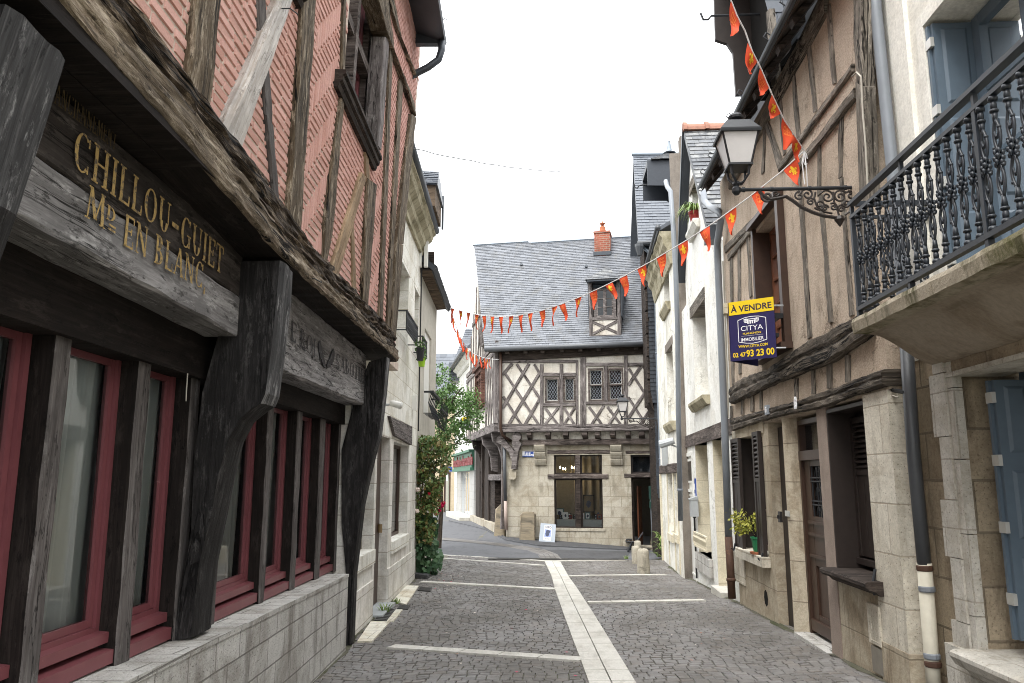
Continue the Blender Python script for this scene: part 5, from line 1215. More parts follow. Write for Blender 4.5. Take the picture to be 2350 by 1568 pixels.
    for u0, u1 in ((1209, 1220), (1251, 1263), (1292, 1304), (1336, 1348), (1365, 1377), (1400, 1412), (1435.5, 1447), (1466, 1479)):
        x0, x1 = k(u0, 997, UO)[0], k(u1, 997, UO)[0]; z0, z1 = k(u0, 1004, UO)[1], k(u0, 990, UO)[1]
        mb = MB(); mb.pprism(F, [(-.3, zb+.004), (.08, zb+.004), (.2, z0+.03), (UO+.05, z0+.06), (UO+.05, z1), (-.3, z1)], x0, x1); mb.build('joist_end', m_browng, T)
    mb = MB(); mb.fbox(F, .02, sR, zb, k(1320, 990, UO)[1], -.3, .06); mb.build('joist_infill', m_plaster_far, T)
    sl = k(1144, 985, UO)[0]
    for z_a, z_b, o in ((k(1320, 990.5, UO)[1], k(1320, 984, UO)[1], .09), (k(1320, 984.2, UO)[1], k(1320, 977, UO)[1], .05)):
        mb = MB(); mb.qbeam(F, [(sl, z_a), (sl, z_b), (sR, z_b), (sR, z_a)], -.2, UO+o, n=26, jit=.008); mb.build('sole_plate', m_grey, T)
    # ---- upper storey front
    zs = k(1320, 978, UO)[1]
    W1 = (k(1250, 895, UO)[0], k(1284, 895, UO)[0], k(1270, 924, UO)[1], k(1270, 866, UO)[1]); W2 = (k(1293, 895, UO)[0], k(1321, 895, UO)[0], W1[2], W1[3])
    W3 = (k(1350, 895, UO)[0], k(1385.5, 895, UO)[0], k(1385, 921, UO)[1], k(1385, 845, UO)[1]); W4 = (k(1395, 895, UO)[0], k(1431, 895, UO)[0], W3[2], W3[3])
    mb = MB(); mb.wall(F, sl+.06, sR, zs-.02, zt, [W1, W2, W3, W4], UO, .25); mb.build('plaster_infill', m_plaster_far, T)
    def tim(name, q, mat=m_grey, o=.035, jit=.006, n=8): mb = MB(); mb.qbeam(F, P4(F, q, UO), UO-.05, UO+o, n=n, jit=jit, ch=.008); return mb.build(name, mat, T)
    # verticals
    for u0, u1, v0, v1, o in ((1142, 1153, 806, 984, .06), (1239.6, 1247.5, 836, 977, .04), (1321.6, 1327, 832, 977, .04), (1332, 1344.6, 816, 977, .05), (1432, 1440.6, 812, 977, .045), (1284.5, 1292.5, 836, 977, .05), (1386, 1394.5, 841, 920, .055)):
        tim('post', [(u0, v0), (u1, v0), (u1+rnd(-.5, .5), v1), (u0, v1)], m_grey, o)
    # horizontals
    for u0, u1, v0, v1, o in ((1146, 1327, 826, 833, .038), (1344, 1431, 833, 841, .044), (1440, 1500, 833, 841, .044), (1247, 1321, 856, 864, .042), (1247, 1321, 925, 933, .05), (1344, 1432, 922, 929, .05), (1146, 1500, 973, 979, .037)):
        tim('rail', [(u0, v1), (u0, v0), (u1, v0), (u1, v1)], m_grey, o)
    mb = MB(); a = k(1112, 812, UO)[0]; mb.qbeam(F, [(sl, k(1300, 824, UO)[1]), (sl, k(1300, 800, UO)[1]), (sR, k(1300, 800, UO)[1]), (sR, k(1300, 818, UO)[1])], 0, UO+.07, n=24, jit=.012); mb.build('top_plate', m_dark, T)
    for u in (1166, 1208, 1247, 1291, 1333, 1375, 1417, 1460):
        x = k(u, 800, UO)[0]; z = k(1300, 808, UO)[1]; mb = MB(); mb.fbox(F, x-.06, x+.06, z-.02, z+.1, UO, UO+.16); mb.build('rafter_foot', m_browng, T)
    # lattice braces  (px, then width in px)
    def brace(p, q, w=6, o=.028):
        dx, dy = q[0]-p[0], q[1]-p[1]; L = math.hypot(dx, dy); nx, ny = -dy/L*w/2, dx/L*w/2
        tim('brace', [(p[0]+nx, p[1]+ny), (p[0]-nx, p[1]-ny), (q[0]-nx, q[1]-ny), (q[0]+nx, q[1]+ny)], m_grey, o, .006, 6)
    for p, q in (((1154, 860), (1176, 834)), ((1154, 936), (1214, 835)), ((1168, 973), (1239, 856)), ((1205, 974), (1240, 914))): brace(p, q, 7, .030)
    for p, q in (((1186, 836), (1240, 916)), ((1226, 836), (1239, 858)), ((1160, 858), (1236, 974)), ((1155, 910), (1196, 974))): brace(p, q, 6, .024)
    for p, q in (((1442, 884), (1470, 842)), ((1443, 958), (1492, 882)), ((1470, 974), (1492, 940))): brace(p, q, 7, .03)
    for p, q in (((1443, 846), (1492, 922)), ((1442, 912), (1474, 962)), ((1476, 842), (1492, 866))): brace(p, q, 6, .024)
    for x0, x1 in ((1249, 1284), (1293, 1322)): brace((x0+2, 936), (x1-4, 974), 6, .03); brace((x0+2, 974), (x1-3, 936), 6, .024)
    for p, q, o in (((1358, 974), (1386, 931), .03), ((1352, 934), (1381, 974), .024), ((1394, 934), (1424, 974), .024), ((1398, 974), (1424, 931), .03)): brace(p, q, 6, o)
    # leaded windows
    for W_, tr in ((W1, 0), (W2, 0), (W3, 1), (W4, 1)):
        a, b, z0, z1 = W_; mb = MB(); mb.ring(F, a, b, z0, z1, .055, UO-.12, UO+.02)
        if tr: zz = z0+(z1-z0)*.49; mb.fbox(F, a+.05, b-.05, zz-.02, zz+.02, UO-.1, UO)
        w = mb.build('leaded_window', m_browng, T)
        mb = MB(); mb.ring(F, a+.056, b-.056, z0+.056, z1-.056, .014, UO-.1, UO-.045)
        if tr: mb.fbox(F, a+.07, b-.07, zz+.021, zz+.034, UO-.1, UO-.045)
        mb.build('casement', m_whitep, w)
        mb = MB(); mb.add([F.W(a+.06, z0+.06, UO-.07), F.W(b-.06, z0+.06, UO-.07), F.W(b-.06, z1-.06, UO-.07), F.W(a+.06, z1-.06, UO-.07)], [(0, 1, 2, 3)]); mb.build('pane', m_glassd, w)
        mb = MB(); A, B, Z0, Z1 = a+.07, b-.07, z0+.07, z1-.07; st = .085; ww, hh = B-A, Z1-Z0; sl_ = 1.5
        for sg in (1, -1):
            c = -hh/sl_
            while c < ww+hh/sl_:
                # line x = c + sg*(z)/sl_
                hh_ = hh; t0, t1 = 0.0, hh
                f = lambda t: (c + t/sl_) if sg > 0 else (c + (hh-t)/sl_)
                # clip in x
                tt = [t for t in [i*hh/24 for i in range(25)] if 0 <= f(t) <= ww]
                if len(tt) > 1:
                    ta, tb = tt[0], tt[-1]; e = .004
                    mb.prism([F.W(A+f(ta)-e, Z0+ta, UO-.068), F.W(A+f(ta)+e, Z0+ta, UO-.068), F.W(A+f(tb)+e, Z0+tb, UO-.068), F.W(A+f(tb)-e, Z0+tb, UO-.068)], [F.W(A+f(ta)-e, Z0+ta, UO-.06), F.W(A+f(ta)+e, Z0+ta, UO-.06), F.W(A+f(tb)+e, Z0+tb, UO-.06), F.W(A+f(tb)-e, Z0+tb, UO-.06)])
                c += st
        mb.build('lead_lattice', m_lead, w)
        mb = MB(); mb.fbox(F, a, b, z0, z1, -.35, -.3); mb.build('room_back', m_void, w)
    # ---- roof
    oR = -3.9; oE = .46
    eL, eR = k(1112, 790, oE), (sR+.25, ze); rl = k(1088, 564, oR); rm = k(1213, 569, oR)[0]; rz2 = k(1340, 553, oR)[1]; rz1 = rl[1]
    zE = ze-.02
    sp = lambda s, f, top: F.W(s, zE+(top-zE)*f, oE+(oR-oE)*f)
    mb = MB(); rows = 58
    el = eL[0]
    fx = (rz2-zE)/(rz1-zE); xm = rm
    A, B, C, D = F.W(el, zE, oE), F.W(sR+.25, zE, oE), F.W(sR+.25, rz1, oR), F.W(rl[0], rz1, oR)
    under(mb, A, B, C, D, .12); slates(mb, A, B, C, D, rows, .20)
    PP = lambda s_, f: F.W(s_, zE+(rz1-zE)*f, oE+(oR-oE)*f)
    D2, C2 = PP(xm+.12, fx), PP(sR+.25, fx)
    under(mb, PP(xm, .93), PP(sR+.25, .93), C2, D2, .12); slates(mb, PP(xm, .93), PP(sR+.25, .93), C2, D2, int(rows*(fx-.93))+2, .20)
    # back slope
    mb.prism([F.W(rl[0], rz1, oR), F.W(sR, rz2, oR-.12), F.W(sR, 5.6, -8.3), F.W(el, 5.6, -8.3)], [F.W(rl[0], rz1-.1, oR), F.W(sR, rz2-.1, oR-.12), F.W(sR, 5.5, -8.3), F.W(el, 5.5, -8.3)])
    rf = mb.build('roof', m_slate, T)
    mb = MB(); mb.tube([F.W(rl[0]-.05, rz1+.02, oR), F.W(rm, rz1+.02, oR)], .05, 6); mb.tube([D2+Vector((0, 0, .02)), C2+Vector((0, 0, .02))], .05, 6); mb.build('ridge_flashing', m_zinc, rf)
    for u, v in ((1197, 611), (1345, 615), (1243, 719)):
        f = .0
        for i in range(30):
            f = i/30
            s, z = k(u, v, oE+(oR-oE)*f)
            if z <= zE+(rz1-zE)*f: break
        mb = MB(); p = F.W(s, z, oE+(oR-oE)*f); mb.tube([p, p+Vector((0, -.16, .04))], .05, 8); mb.build('roof_vent', m_zincd, rf)
    mb = MB(); mb.tube([F.W(el+.02, zE-.06, oE+.06), F.W(sR, zE-.06, oE+.06)], .075, 10); mb.build('gutter', m_pvcd, T, smooth=True)
    mb = MB(); mb.fbox(F, el+.1, sR, zE-.12, zE-.04, UO, oE); mb.build('soffit', m_dark, T)
    # chimney
    oc = -3.3; s, z = k(1384, 585, oc); w = k(1401, 560, oc)[0]-s; zt_ = k(1384, 540, oc)[1]
    mb = MB(); mb.fbox(F, s-w, s+w, z-.8, zt_, oc-.3, oc+.3); ch = mb.build('chimney', m_chbrick, rf)
    mb = MB(); mb.fbox(F, s-w-.03, s+w+.03, zt_, zt_+.06, oc-.33, oc+.33); mb.build('cap', m_chbrick, ch)
    p = F.W(s, zt_+.06, oc); mb = MB(); mb.lathe(p, [(.13, 0), (.12, .1), (.10, .2), (.11, .24), (0, .24)], 12); mb.lathe(p+Vector((0, 0, .25)), [(.05, 0), (.05, .08), (.1, .1), (.1, .13), (.03, .15), (.03, .2), (0, .2)], 10); mb.build('chimney_pot', m_terra, ch, smooth=True)
    mb = MB(); mb.fbox(F, s-w-.04, s+w+.04, z-.10, z+.03, oc+.2, oc+.33); mb.build('flashing', m_zincd, ch)
    # dormer
    oD = .22; a, b = k(1351.5, 720, oD)[0], k(1424.5, 720, oD)[0]; z0, z1 = k(1388, 776, oD)[1], k(1388, 648, oD)[1]; zp = k(1388, 618, -.9)[1]; zs_ = k(1388, 733, oD)[1]
    mb = MB(); mb.fbox(F, a+.05, b-.05, z0-.1, zs_, -.3, oD-.03); dm = mb.build('dormer', m_plaster_far, T)
    for x0, x1 in ((a, a+.11), (b-.11, b)): mb = MB(); mb.qbeam(F, [(x0, z0), (x1, z0), (x1, z1), (x0, z1)], -.2, oD, n=6, jit=.004); mb.build('dormer_post', m_grey, dm)
    for zz in (z0, zs_-.02): mb = MB(); mb.qbeam(F, [(a+.1, zz), (a+.1, zz+.1), (b-.1, zz+.1), (b-.1, zz)], -.2, oD-.004, n=6, jit=.004); mb.build('dormer_rail', m_grey, dm)
    for sgn in (0, 1):
        x0, x1 = (a+.12, b-.12) if sgn else (b-.12, a+.12); h_ = .06; mb = MB()
        mb.qbeam(F, [(x0, z0+.1), (x0, z0+.2), (x1, zs_-.02), (x1, zs_-.12)], -.1, oD-.012+.004*sgn, n=6, jit=.003); mb.build('dormer_brace', m_grey, dm)
    wz0, wz1 = zs_+.09, k(1388, 660, oD)[1]
    mb = MB(); mb.fbox(F, a+.05, b-.05, wz0, z1, -1.2, -.1); mb.build('dormer_reflection_backing', plain('painted_sky_reflection', (.20, .25, .30), .9, .1, .3), dm)  # no real blind: blue-grey backing paints in the sky reflected by the panes
    c = (a+b)/2
    for x0 in (a+.14, b-.22): mb = MB(); mb.fbox(F, x0, x0+.08, wz0, wz1, -.1, oD-.06); mb.build('dormer_jamb', m_grey, dm)
    for x0, x1 in ((a+.22, c), (c, b-.22)): casement(F, dm, x0, x1, wz0, wz1-.02, oD-.07, 1, 3, .05, m_grey, m_glassd, room=False, name='dormer_casement')
    mb = MB(); mb.prism([F.W(a-.02, z1, oD+.2), F.W(b+.02, z1, oD+.2), F.W(b+.02, z1, -1.6), F.W(a-.02, z1, -1.6)], [F.W(a-.02, z1+.05, oD+.2), F.W(b+.02, z1+.05, oD+.2), F.W(b+.02, z1+.05, -1.6), F.W(a-.02, z1+.05, -1.6)])
    for x in (a-.03, b-.02): mb.fbox(F, x, x+.05, wz0-.0, z1, -1.6, oD-.05)
    mb.build('dormer_cheek', m_zincd, dm)
    mb = MB(); p = F.W(c, zp, -.7); q = F.W(c, zp, -2.4)
    A, B, C, D = F.W(a-.06, z1+.05, oD+.22), F.W(b+.06, z1+.05, oD+.22), F.W(b+.06, z1+.05, -2.3), F.W(a-.06, z1+.05, -2.3)
    mb.add([A, B, C, D, p, q], [(0, 1, 4), (1, 2, 5, 4), (3, 0, 4, 5)])
    slates(mb, A, B, p+(B-A)*.02, p-(B-A)*.02, 8, .18); slates(mb, D, A, p, q, 8, .18); slates(mb, B, C, q, p, 8, .18); mb.build('dormer_roof', m_slateold, dm)
    mb = MB(); mb.fprism(F, [(a-.15, z0-.12), (b+.15, z0-.12), (b+.08, z0-.0), (a-.08, z0)], oD-.1, oD+.06); mb.build('dormer_apron', m_zinc, dm)
    # ---- downpipe of the corner
    mb = MB(); P = [F.W(*k(1149, 800, .36), .36), F.W(*k(1149, 985, .36), .36), F.W(*k(1153, 1000, .3), .3), F.W(*k(1172, 1012, .06), .06)]; mb.tube(P, .045, 8); mb.build('downpipe', m_brownp, T, smooth=True)
    mb = MB(); mb.tube([F.W(*k(1157, 1006, .1), .1), F.W(*k(1160, 1150, .1), .1)], .05, 8); mb.build('downpipe', m_pvcd, T, smooth=True)
    mb = MB(); mb.tube([F.W(*k(1160, 1150, .1), .1), F.W(*k(1162, 1216, .1), .1)], .05, 8); mb.build('downpipe', plain('pinkish_pipe', (.42, .33, .29), .5, .3, .2), T, smooth=True)
    # ---- carved dragon bracket at the corner
    s0 = k(1186, 1080, .1)[0]
    pts = lambda L: [F.perp(u, v, s0) for u, v in L]
    pp = [k(u, v, .12) for u, v in ((1142, 1003), (1153, 999), (1166, 1018), (1182, 1036), (1183, 1056), (1176, 1062), (1170, 1040), (1150, 1020), (1140, 1016))]
    mb = MB(); mb.fprism(F, pp, .0, .2); mb.build('corner_brace', m_grey, T)
    pp = [k(u, v, .12) for u, v in ((1178, 996), (1182, 992), (1186, 996), (1190, 990), (1196, 998), (1197, 1006), (1192, 1012), (1198, 1020), (1194, 1028), (1190, 1040), (1186, 1077), (1175, 1077), (1177, 1050), (1183, 1034), (1176, 1022), (1178, 1010))]
    mb = MB(); mb.fprism(F, pp, .0, .24); mb.build('carved_post', m_grey, T)
    pp = [k(u, v, .1) for u, v in ((1168, 1079), (1186, 1079), (1185.5, 1097), (1181, 1101), (1169, 1100))]; mb = MB(); mb.fprism(F, pp, -.1, .18); mb.build('stone_corbel', m_stone_far, T)
    # ---- side of the house along the small street
    G = FS; g = lambda u, v, o=.3: G.h(u, v, o); SO = .32
    L = 8.0; zj2 = g(1110, 1000, SO)[1]
    mb = MB(); mb.fbox(G, .0, L, -.5, zj, -.5, -.3); mb.build('side_back_wall', m_dark, T)
    for u0, u1 in ((1093, 1102), (1113, 1122), (1104, 1107)):
        a, b = g(u1, 1120, 0)[0], g(u0, 1120, 0)[0]; mb = MB(); mb.qbeam(G, [(a, .1), (b, .1), (b, zj), (a, zj)], -.32, .02, n=8, jit=.01); mb.build('shop_post', m_dark, T)
    a, b = g(1150, 1097, 0)[0], g(1122, 1097, 0)[0]; z0, z1 = g(1136, 1103, 0)[1], g(1136, 1089, 0)[1]
    mb = MB(); mb.qbeam(G, [(a, z0), (a, z1), (b, z1), (b, z0)], -.3, .03, n=6, jit=.008); mb.build('door_head', m_grey, T)
    mb = MB(); mb.fbox(G, g(1132, 1150, 0)[0], g(1122, 1150, 0)[0], .1, z0, -.28, -.05); mb.build('plank_door', m_dark, T)
    mb = MB(); a = g(1148, 1150, 0)[0]; mb.tube([G.W(.35, .2+.55*t, .04) for t in range(6)], [.07, .045, .04, .04, .045, .06], 8); mb.build('turned_column', m_grey, T)
    mb = MB(); mb.fbox(G, .6, L+.2, -.5, .28, -.3, .12); mb.build('plinth', m_stone_far, T)
    for u, hgt in ((1138, 1.2), (1115, 1.2), (1092, 1.2)):
        s = g(u, 1010, .2)[0]; mb = MB(); mb.pprism(G, [(-.2, zj-1.25), (.0, zj-1.2), (.03, zj-.8), (.12, zj-.5), (.3, zj-.32), (SO+.02, zj-.1), (SO+.02, zj+.02), (-.2, zj+.02)], s-.11, s+.11); mb.build('jetty_bracket', m_dark if u < 1100 else m_grey, T)
    for z_a, z_b, o in ((zj-.05, zj+.10, .06), (zj+.10, zj+.24, .02)):
        mb = MB(); mb.qbeam(G, [(-.18, z_a), (-.18, z_b), (L, z_b), (L, z_a)], -.2, SO+o, n=20, jit=.01); mb.build('sole_plate', m_grey, T)
    mb = MB(); mb.fbox(G, -.15, L, zj-.02, zj+.02, -.3, SO-.02); mb.build('jetty_soffit', m_dark, T)
    # side upper wall + gable
    rs = 4.1; mb = MB(); mb.fbox(G, -.16, L, zj, zt+.1, 0, SO); mb.fprism(G, [(0, zt+.1), (L, zt+.1), (rs+.15, rz1-.45), (rs, rz1-.45)], .0, SO-.02); mb.build('side_infill', m_plaster_far, T)
    def st(name, q, o=.03, mat=m_grey): mb = MB(); mb.qbeam(G, q, SO-.06, SO+o, n=6, jit=.008, ch=.008); mb.build(name, mat, T)
    st('post', [(-.2, zj+.2), (.12, zj+.2), (.12, zt), (-.2, zt)], .05)
    for zz in (zt-.12, zt+.12): st('rail', [(-.2, zz), (-.2, zz+.16), (L, zz+.16), (L, zz)], .04)
    for s in (2.05, 4.2, 6.4, 7.8): st('post', [(s, zj+.24), (s+.16, zj+.24), (s+.16, zt), (s, zt)])
    for s in (.2, .75, 1.3): st('brace', [(s, zj+.24), (s+.14, zj+.24), (s+.74, zt-.1), (s+.60, zt-.1)], .022); st('brace', [(s+.6, zj+.24), (s+.74, zj+.24), (s+.14, zt-.1), (s, zt-.1)], .028)
    for s in (4.5, 5.2, 5.8, 6.8, 7.2): st('brace', [(s, zj+.24), (s+.12, zj+.24), (s+.52, zt-.1), (s+.40, zt-.1)], .022)
    # carved window bay in the side wall
    a, b = 2.25, 4.1; z0, z1 = zj+.95, zt-.2
    mb = MB(); mb.ring(G, a, b, z0, z1, .14, SO-.02, SO+.16); mb.fbox(G, (a+b)/2-.06, (a+b)/2+.06, z0, z1, SO-.02, SO+.12); mb.fbox(G, a+.14, b-.14, z0+1.0, z0+1.1, SO-.02, SO+.11); mb.fbox(G, a-.06, b+.06, z1, z1+.14, SO, SO+.24)
    w = mb.build('mullioned_window', wood('reddish_carved_oak', (.05, .022, .016), (.15, .075, .055), (.26, .15, .12)), T)
    for x in (a+.14, (a+b)/2+.06):
        mb = MB(); mb.fbox(G, x, x+.72, z0+.14, z1-.14, SO-.01, SO+.02); mb.build('pane', m_glassd, w)
    # gable timbers
    top = lambda s: zt+.1+(rz1-.5-zt-.1)*(1-abs(s-rs)/rs)
    for s in (.8, 1.3, 1.8, 2.4, 3.0, 3.6, 4.2, 5.0, 5.8, 6.6): st('gable_post', [(s, zt+.28), (s+.13, zt+.28), (s+.13, max(zt+.3, top(s+.13)-.05)), (s, max(zt+.3, top(s)-.05))], .02)
    zz = zt+1.9; st('gable_rail', [(2.1, zz), (2.2, zz+.16), (6.1, zz+.16), (6.2, zz)], .035)
    for s, e in ((.5, 1.6), (2.3, 1.2), (4.6, -1.4)): st('gable_brace', [(s, zt+.3), (s+.14, zt+.3), (s+.14+e, zz), (s+e, zz)], .027)
    mb = MB(); mb.ring(G, 2.2, 3.0, zt+.6, zt+1.8, .08, SO-.02, SO+.06); w = mb.build('gable_window', m_grey, T); mb = MB(); mb.fbox(G, 2.28, 2.92, zt+.68, zt+1.72, SO-.01, SO+.02); mb.build('pane', m_glassd, w)
    mb = MB(); mb.fbox(F, sR-.2, sR, -.5, zt, -6, -.3); mb.build('end_wall', m_plaster_far, T)
corner_house()

# ---- things around the corner house
def street_sign():
    F = FH; a, b = F.h(1198.6, 1049, .03), F.h(1225, 1036.5, .03)
    T = thing('street_sign', 'blue enamel street name plate under the carved corner post', 'street sign', F.W(a[0], a[1], .03))
    z0, z1 = a[1], b[1]
    mb = MB(); mb.fbox(F, a[0], b[0], z0, z1, .0, .025); p = mb.build('plate', m_enamel, T); s = (a[0]+b[0])/2
    mb = MB(); mb.ring(F, a[0]+.01, b[0]-.01, z0+.01, z1-.01, .008, .024, .027)
    textmesh(mb, 'RUE', .085, lambda x, y, z: F.W(s+x, z1-.085+y, .027+z), .002, bold=.002); textmesh(mb, 'MARCEAU', .085, lambda x, y, z: F.W(s+x*.95, z0+.03+y, .027+z), .002, bold=.002)
    mb.build('lettering', m_swhite, T)
    mb = MB(); mb.fbox(F, a[0]+.0, a[0]+.075, z1-.07, z1+.008, .02, .032); mb.build('crest', m_swhite, T)
street_sign()
def expo():
    q = [(1236, 1245.5), (1273, 1249), (1276, 1204), (1241, 1200)]
    b0 = gnd(1236, 1246); Y = b0.y; P = [Vector(atY(u, v, Y)) for u, v in q]
    P[2] += (P[2]-EYE).normalized()*.28; P[3] += (P[3]-EYE).normalized()*.28
    T = thing('exhibition_board', 'grey-blue board with an EXPO poster leaning against the stone front', 'board', (P[0]+P[1])/2)
    n = (P[1]-P[0]).cross(P[3]-P[0]).normalized(); n = n if n.y < 0 else -n; ex, ey = P[1]-P[0], P[3]-P[0]
    mb = MB(); mb.prism([p-n*.03 for p in P], P); bd = mb.build('board', m_expo, T)
    W = lambda x, y, z=0: P[0]+ex*x+ey*y+n*(z+.002)+(P[2]-P[1]-ey)*x*y
    mb = MB(); mb.prism([W(.27, .14), W(.75, .14), W(.75, .9), W(.27, .9)], [W(x, y, .004) for x, y in ((.27, .14), (.75, .14), (.75, .9), (.27, .9))]); ps = mb.build('poster', m_poster, bd)
    mb = MB(); mb.prism([W(.30, .31, .004), W(.72, .31, .004), W(.72, .70, .004), (W(.30, .70, .004))], [W(x, y, .006) for x, y in ((.30, .31), (.72, .31), (.72, .70), (.30, .70))]); mb.build('blue_print', m_pblue, ps)
    mb = MB(); sh = [(.40, .36), (.52, .34), (.60, .40), (.62, .52), (.68, .60), (.60, .66), (.48, .68), (.38, .62), (.40, .55), (.36, .48)]; mb.prism([W(x, y, .006) for x, y in sh], [W(x, y, .008) for x, y in sh]); mb.build('dark_figure', m_pdark, ps)
    mb = MB(); H = ey.length; Wd = ex.length
    textmesh(mb, 'EXPO', .17*H, lambda x, y, z: W(.51+x/Wd*.8, .755+y/H, .005+z), .002, bold=.003); textmesh(mb, "L'ECRIN", .10*H, lambda x, y, z: W(.51+x/Wd*.8, .19+y/H, .005+z), .002, bold=.001); mb.build('lettering', m_sblack, ps)
expo()
def guard_stones():
    for q, lab in ((((1132, 1231), (1160, 1231), (1158, 1163), (1148, 1158), (1137, 1170)), 'tapered guard stone at the very corner of the half-timbered house'), (((1192, 1243), (1228, 1244), (1229, 1180), (1224, 1176), (1200, 1176), (1194, 1182)), 'broad upright guard stone against the corner house front')):
        b = gnd((q[0][0]+q[1][0])/2, q[0][1]); F = Fac((0, b.y), (1, 0), (0, -1)); pts = [F.h(u, v) for u, v in q]; pts[0] = (pts[0][0], pts[0][1]-.1); pts[1] = (pts[1][0], pts[1][1]-.1)
        mb = MB(); n = 6; cx = sum(a for a, z in pts)/len(pts); rings = []
        for o, f in ((.02, .86), (.0, .97), (-.12, 1.0), (-.3, .97)):
            rings.append([F.W(cx+(a-cx)*f, z if z > .3 else z, o)+mnoise.noise_vector(Vector((a*5, z*5, o*7)))*.03 for a, z in pts])
        mb.loft(rings); mb.build('guard_stone', m_guard, label=lab, cat='guard stone', group='guard stones on the corner house')
guard_stones()
def bollards():
    for u0, u1, vt, vb, lab in ((1456, 1472, 1241, 1276, 'pale slim stone bollard farthest back by the dark bench'), (1450.5, 1469.5, 1253, 1294, 'round-topped stone bollard between the two others'), (1463, 1491, 1259, 1316, 'stout lichened stone bollard nearest, with a broken top')):
        b = gnd((u0+u1)/2, vb); r = (u1-u0)/2*b.y/1828; h = (atY((u0+u1)/2, vt, b.y)-b).z
        mb = MB(); n = 16; rings = []
        for z, f in ((-.1, 1.08), (0, 1.06), (.1, 1.03), (h*.5, .98), (h*.86, .93), (h*.93, .86), (h*.98, .6), (h, .1)):
            rings.append([b+Vector((r*f*math.cos(2*math.pi*k/n), r*f*math.sin(2*math.pi*k/n), z))+mnoise.noise_vector(b*3+Vector((math.cos(k*.39)*2, math.sin(k*.39)*2, z*6)))*.018 for k in range(n)])
        mb.loft(rings); mb.build('stone_bollard', m_bollard, smooth=True, label=lab, cat='bollard', group='stone bollards on the right')
bollards()
def post_and_bench():
    b = gnd(1498, 1263); Y = b.y; T = thing('signpost', 'thin grey post with a dark green plate seen edge-on beside the gallery door', 'sign post', b)
    top = atY(1497, 1116, Y); mb = MB(); mb.tube([b, Vector((b.x-.0, b.y, top.z))], .03, 8); mb.build('pole', m_pvcg, T, smooth=True)
    for v0, v1 in ((1116, 1146), (1151, 1166)):
        z0, z1 = atY(1497, v1, Y).z, atY(1497, v0, Y).z; mb = MB(); mb.box(b.x-.05, b.x-.025, b.y-.18, b.y+.14, z0, z1); mb.build('plate', m_signgreen, T)
    # stone stump behind the post
    c = gnd(1503, 1256); h = atY(1503, 1214, c.y).z-c.z; mb = MB(); n = 9
    mb.loft([[c+Vector((.13*f*math.cos(6.283*k/n), .1*f*math.sin(6.283*k/n), z))+mnoise.noise_vector(Vector((k*1.3, z*4, 2)))*.03 for k in range(n)] for z, f in ((-.05, 1.1), (h*.3, 1), (h*.7, .85), (h, .6))]); mb.build('stone_stump', m_guard, label='rough leaning stone stump behind the thin sign post', cat='stone')
    # dark bench seen end-on
    g = gnd(1447, 1268); Y = g.y; P = lambda u, v, dy=0: atY(u, v, Y+dy)
    T = thing('bench', 'dark slatted bench end-on between the bollards and the gallery door', 'bench', g)
    for dy in (0, 1.1):
        mb = MB(); mb.tube([P(1440, 1270, dy)+Vector((0, 0, 0)), P(1447, 1252, dy), P(1450, 1244, dy)], .03, 6); mb.tube([P(1436, 1243, dy), P(1452, 1244, dy), P(1462, 1243, dy), P(1476, 1222, dy)], .028, 6); mb.tube([P(1436, 1243, dy), P(1438, 1238, dy), P(1450, 1238, dy)], .02, 6); mb.tube([P(1462, 1243, dy), P(1466, 1268, dy)], .03, 6); mb.build('end_frame', m_iron, T)
    for u, v in ((1440, 1242), (1447, 1243), (1454, 1242), (1464, 1240), (1469, 1233), (1474, 1225)):
        a, b_ = P(u, v, -.02), P(u, v, 1.12); mb = MB(); mb.tube([a, b_], .03, 6); mb.build('slat', m_brownp, T)
    # leafy weeds by the wall foot
    c = gnd(1522, 1283); T = thing('leafy_plant', 'bright green strap-leaved plant at the wall foot by the stone stump', 'plant', c)
    mb = MB()
    for _ in range(60):
        a = rnd(0, 6.28); bz = c+Vector((rnd(-.06, .06), rnd(-.1, .1), rnd(0, .55))); t = bz+Vector((math.cos(a)*.33, math.sin(a)*.33, rnd(-.05, .22))); w = Vector((-math.sin(a), math.cos(a), 0))*.02; m = bz.lerp(t, .5)+Vector((0, 0, .07))
        mb.add([bz-w*.4, bz+w*.4, m+w, m-w, t], [(0, 1, 2, 3), (3, 2, 4)])
    mb.build('leaf_clump', m_leafsp, T)
    mb = MB(); mb.tube([c, c+Vector((0, 0, .6))], .012, 5); mb.build('stem', m_bark, T)
post_and_bench()
tuft('grass_tuft', 1438, 1283, 30, .10, 'green weed tuft by the drain left of the bollards')
tuft('grass_tuft', 1512, 1278, 30, .14, 'green weed tuft at the foot of the sign post')
tuft('grass_tuft', 1545, 1300, 40, .16, 'dry weed tuft where the right wall meets the setts')
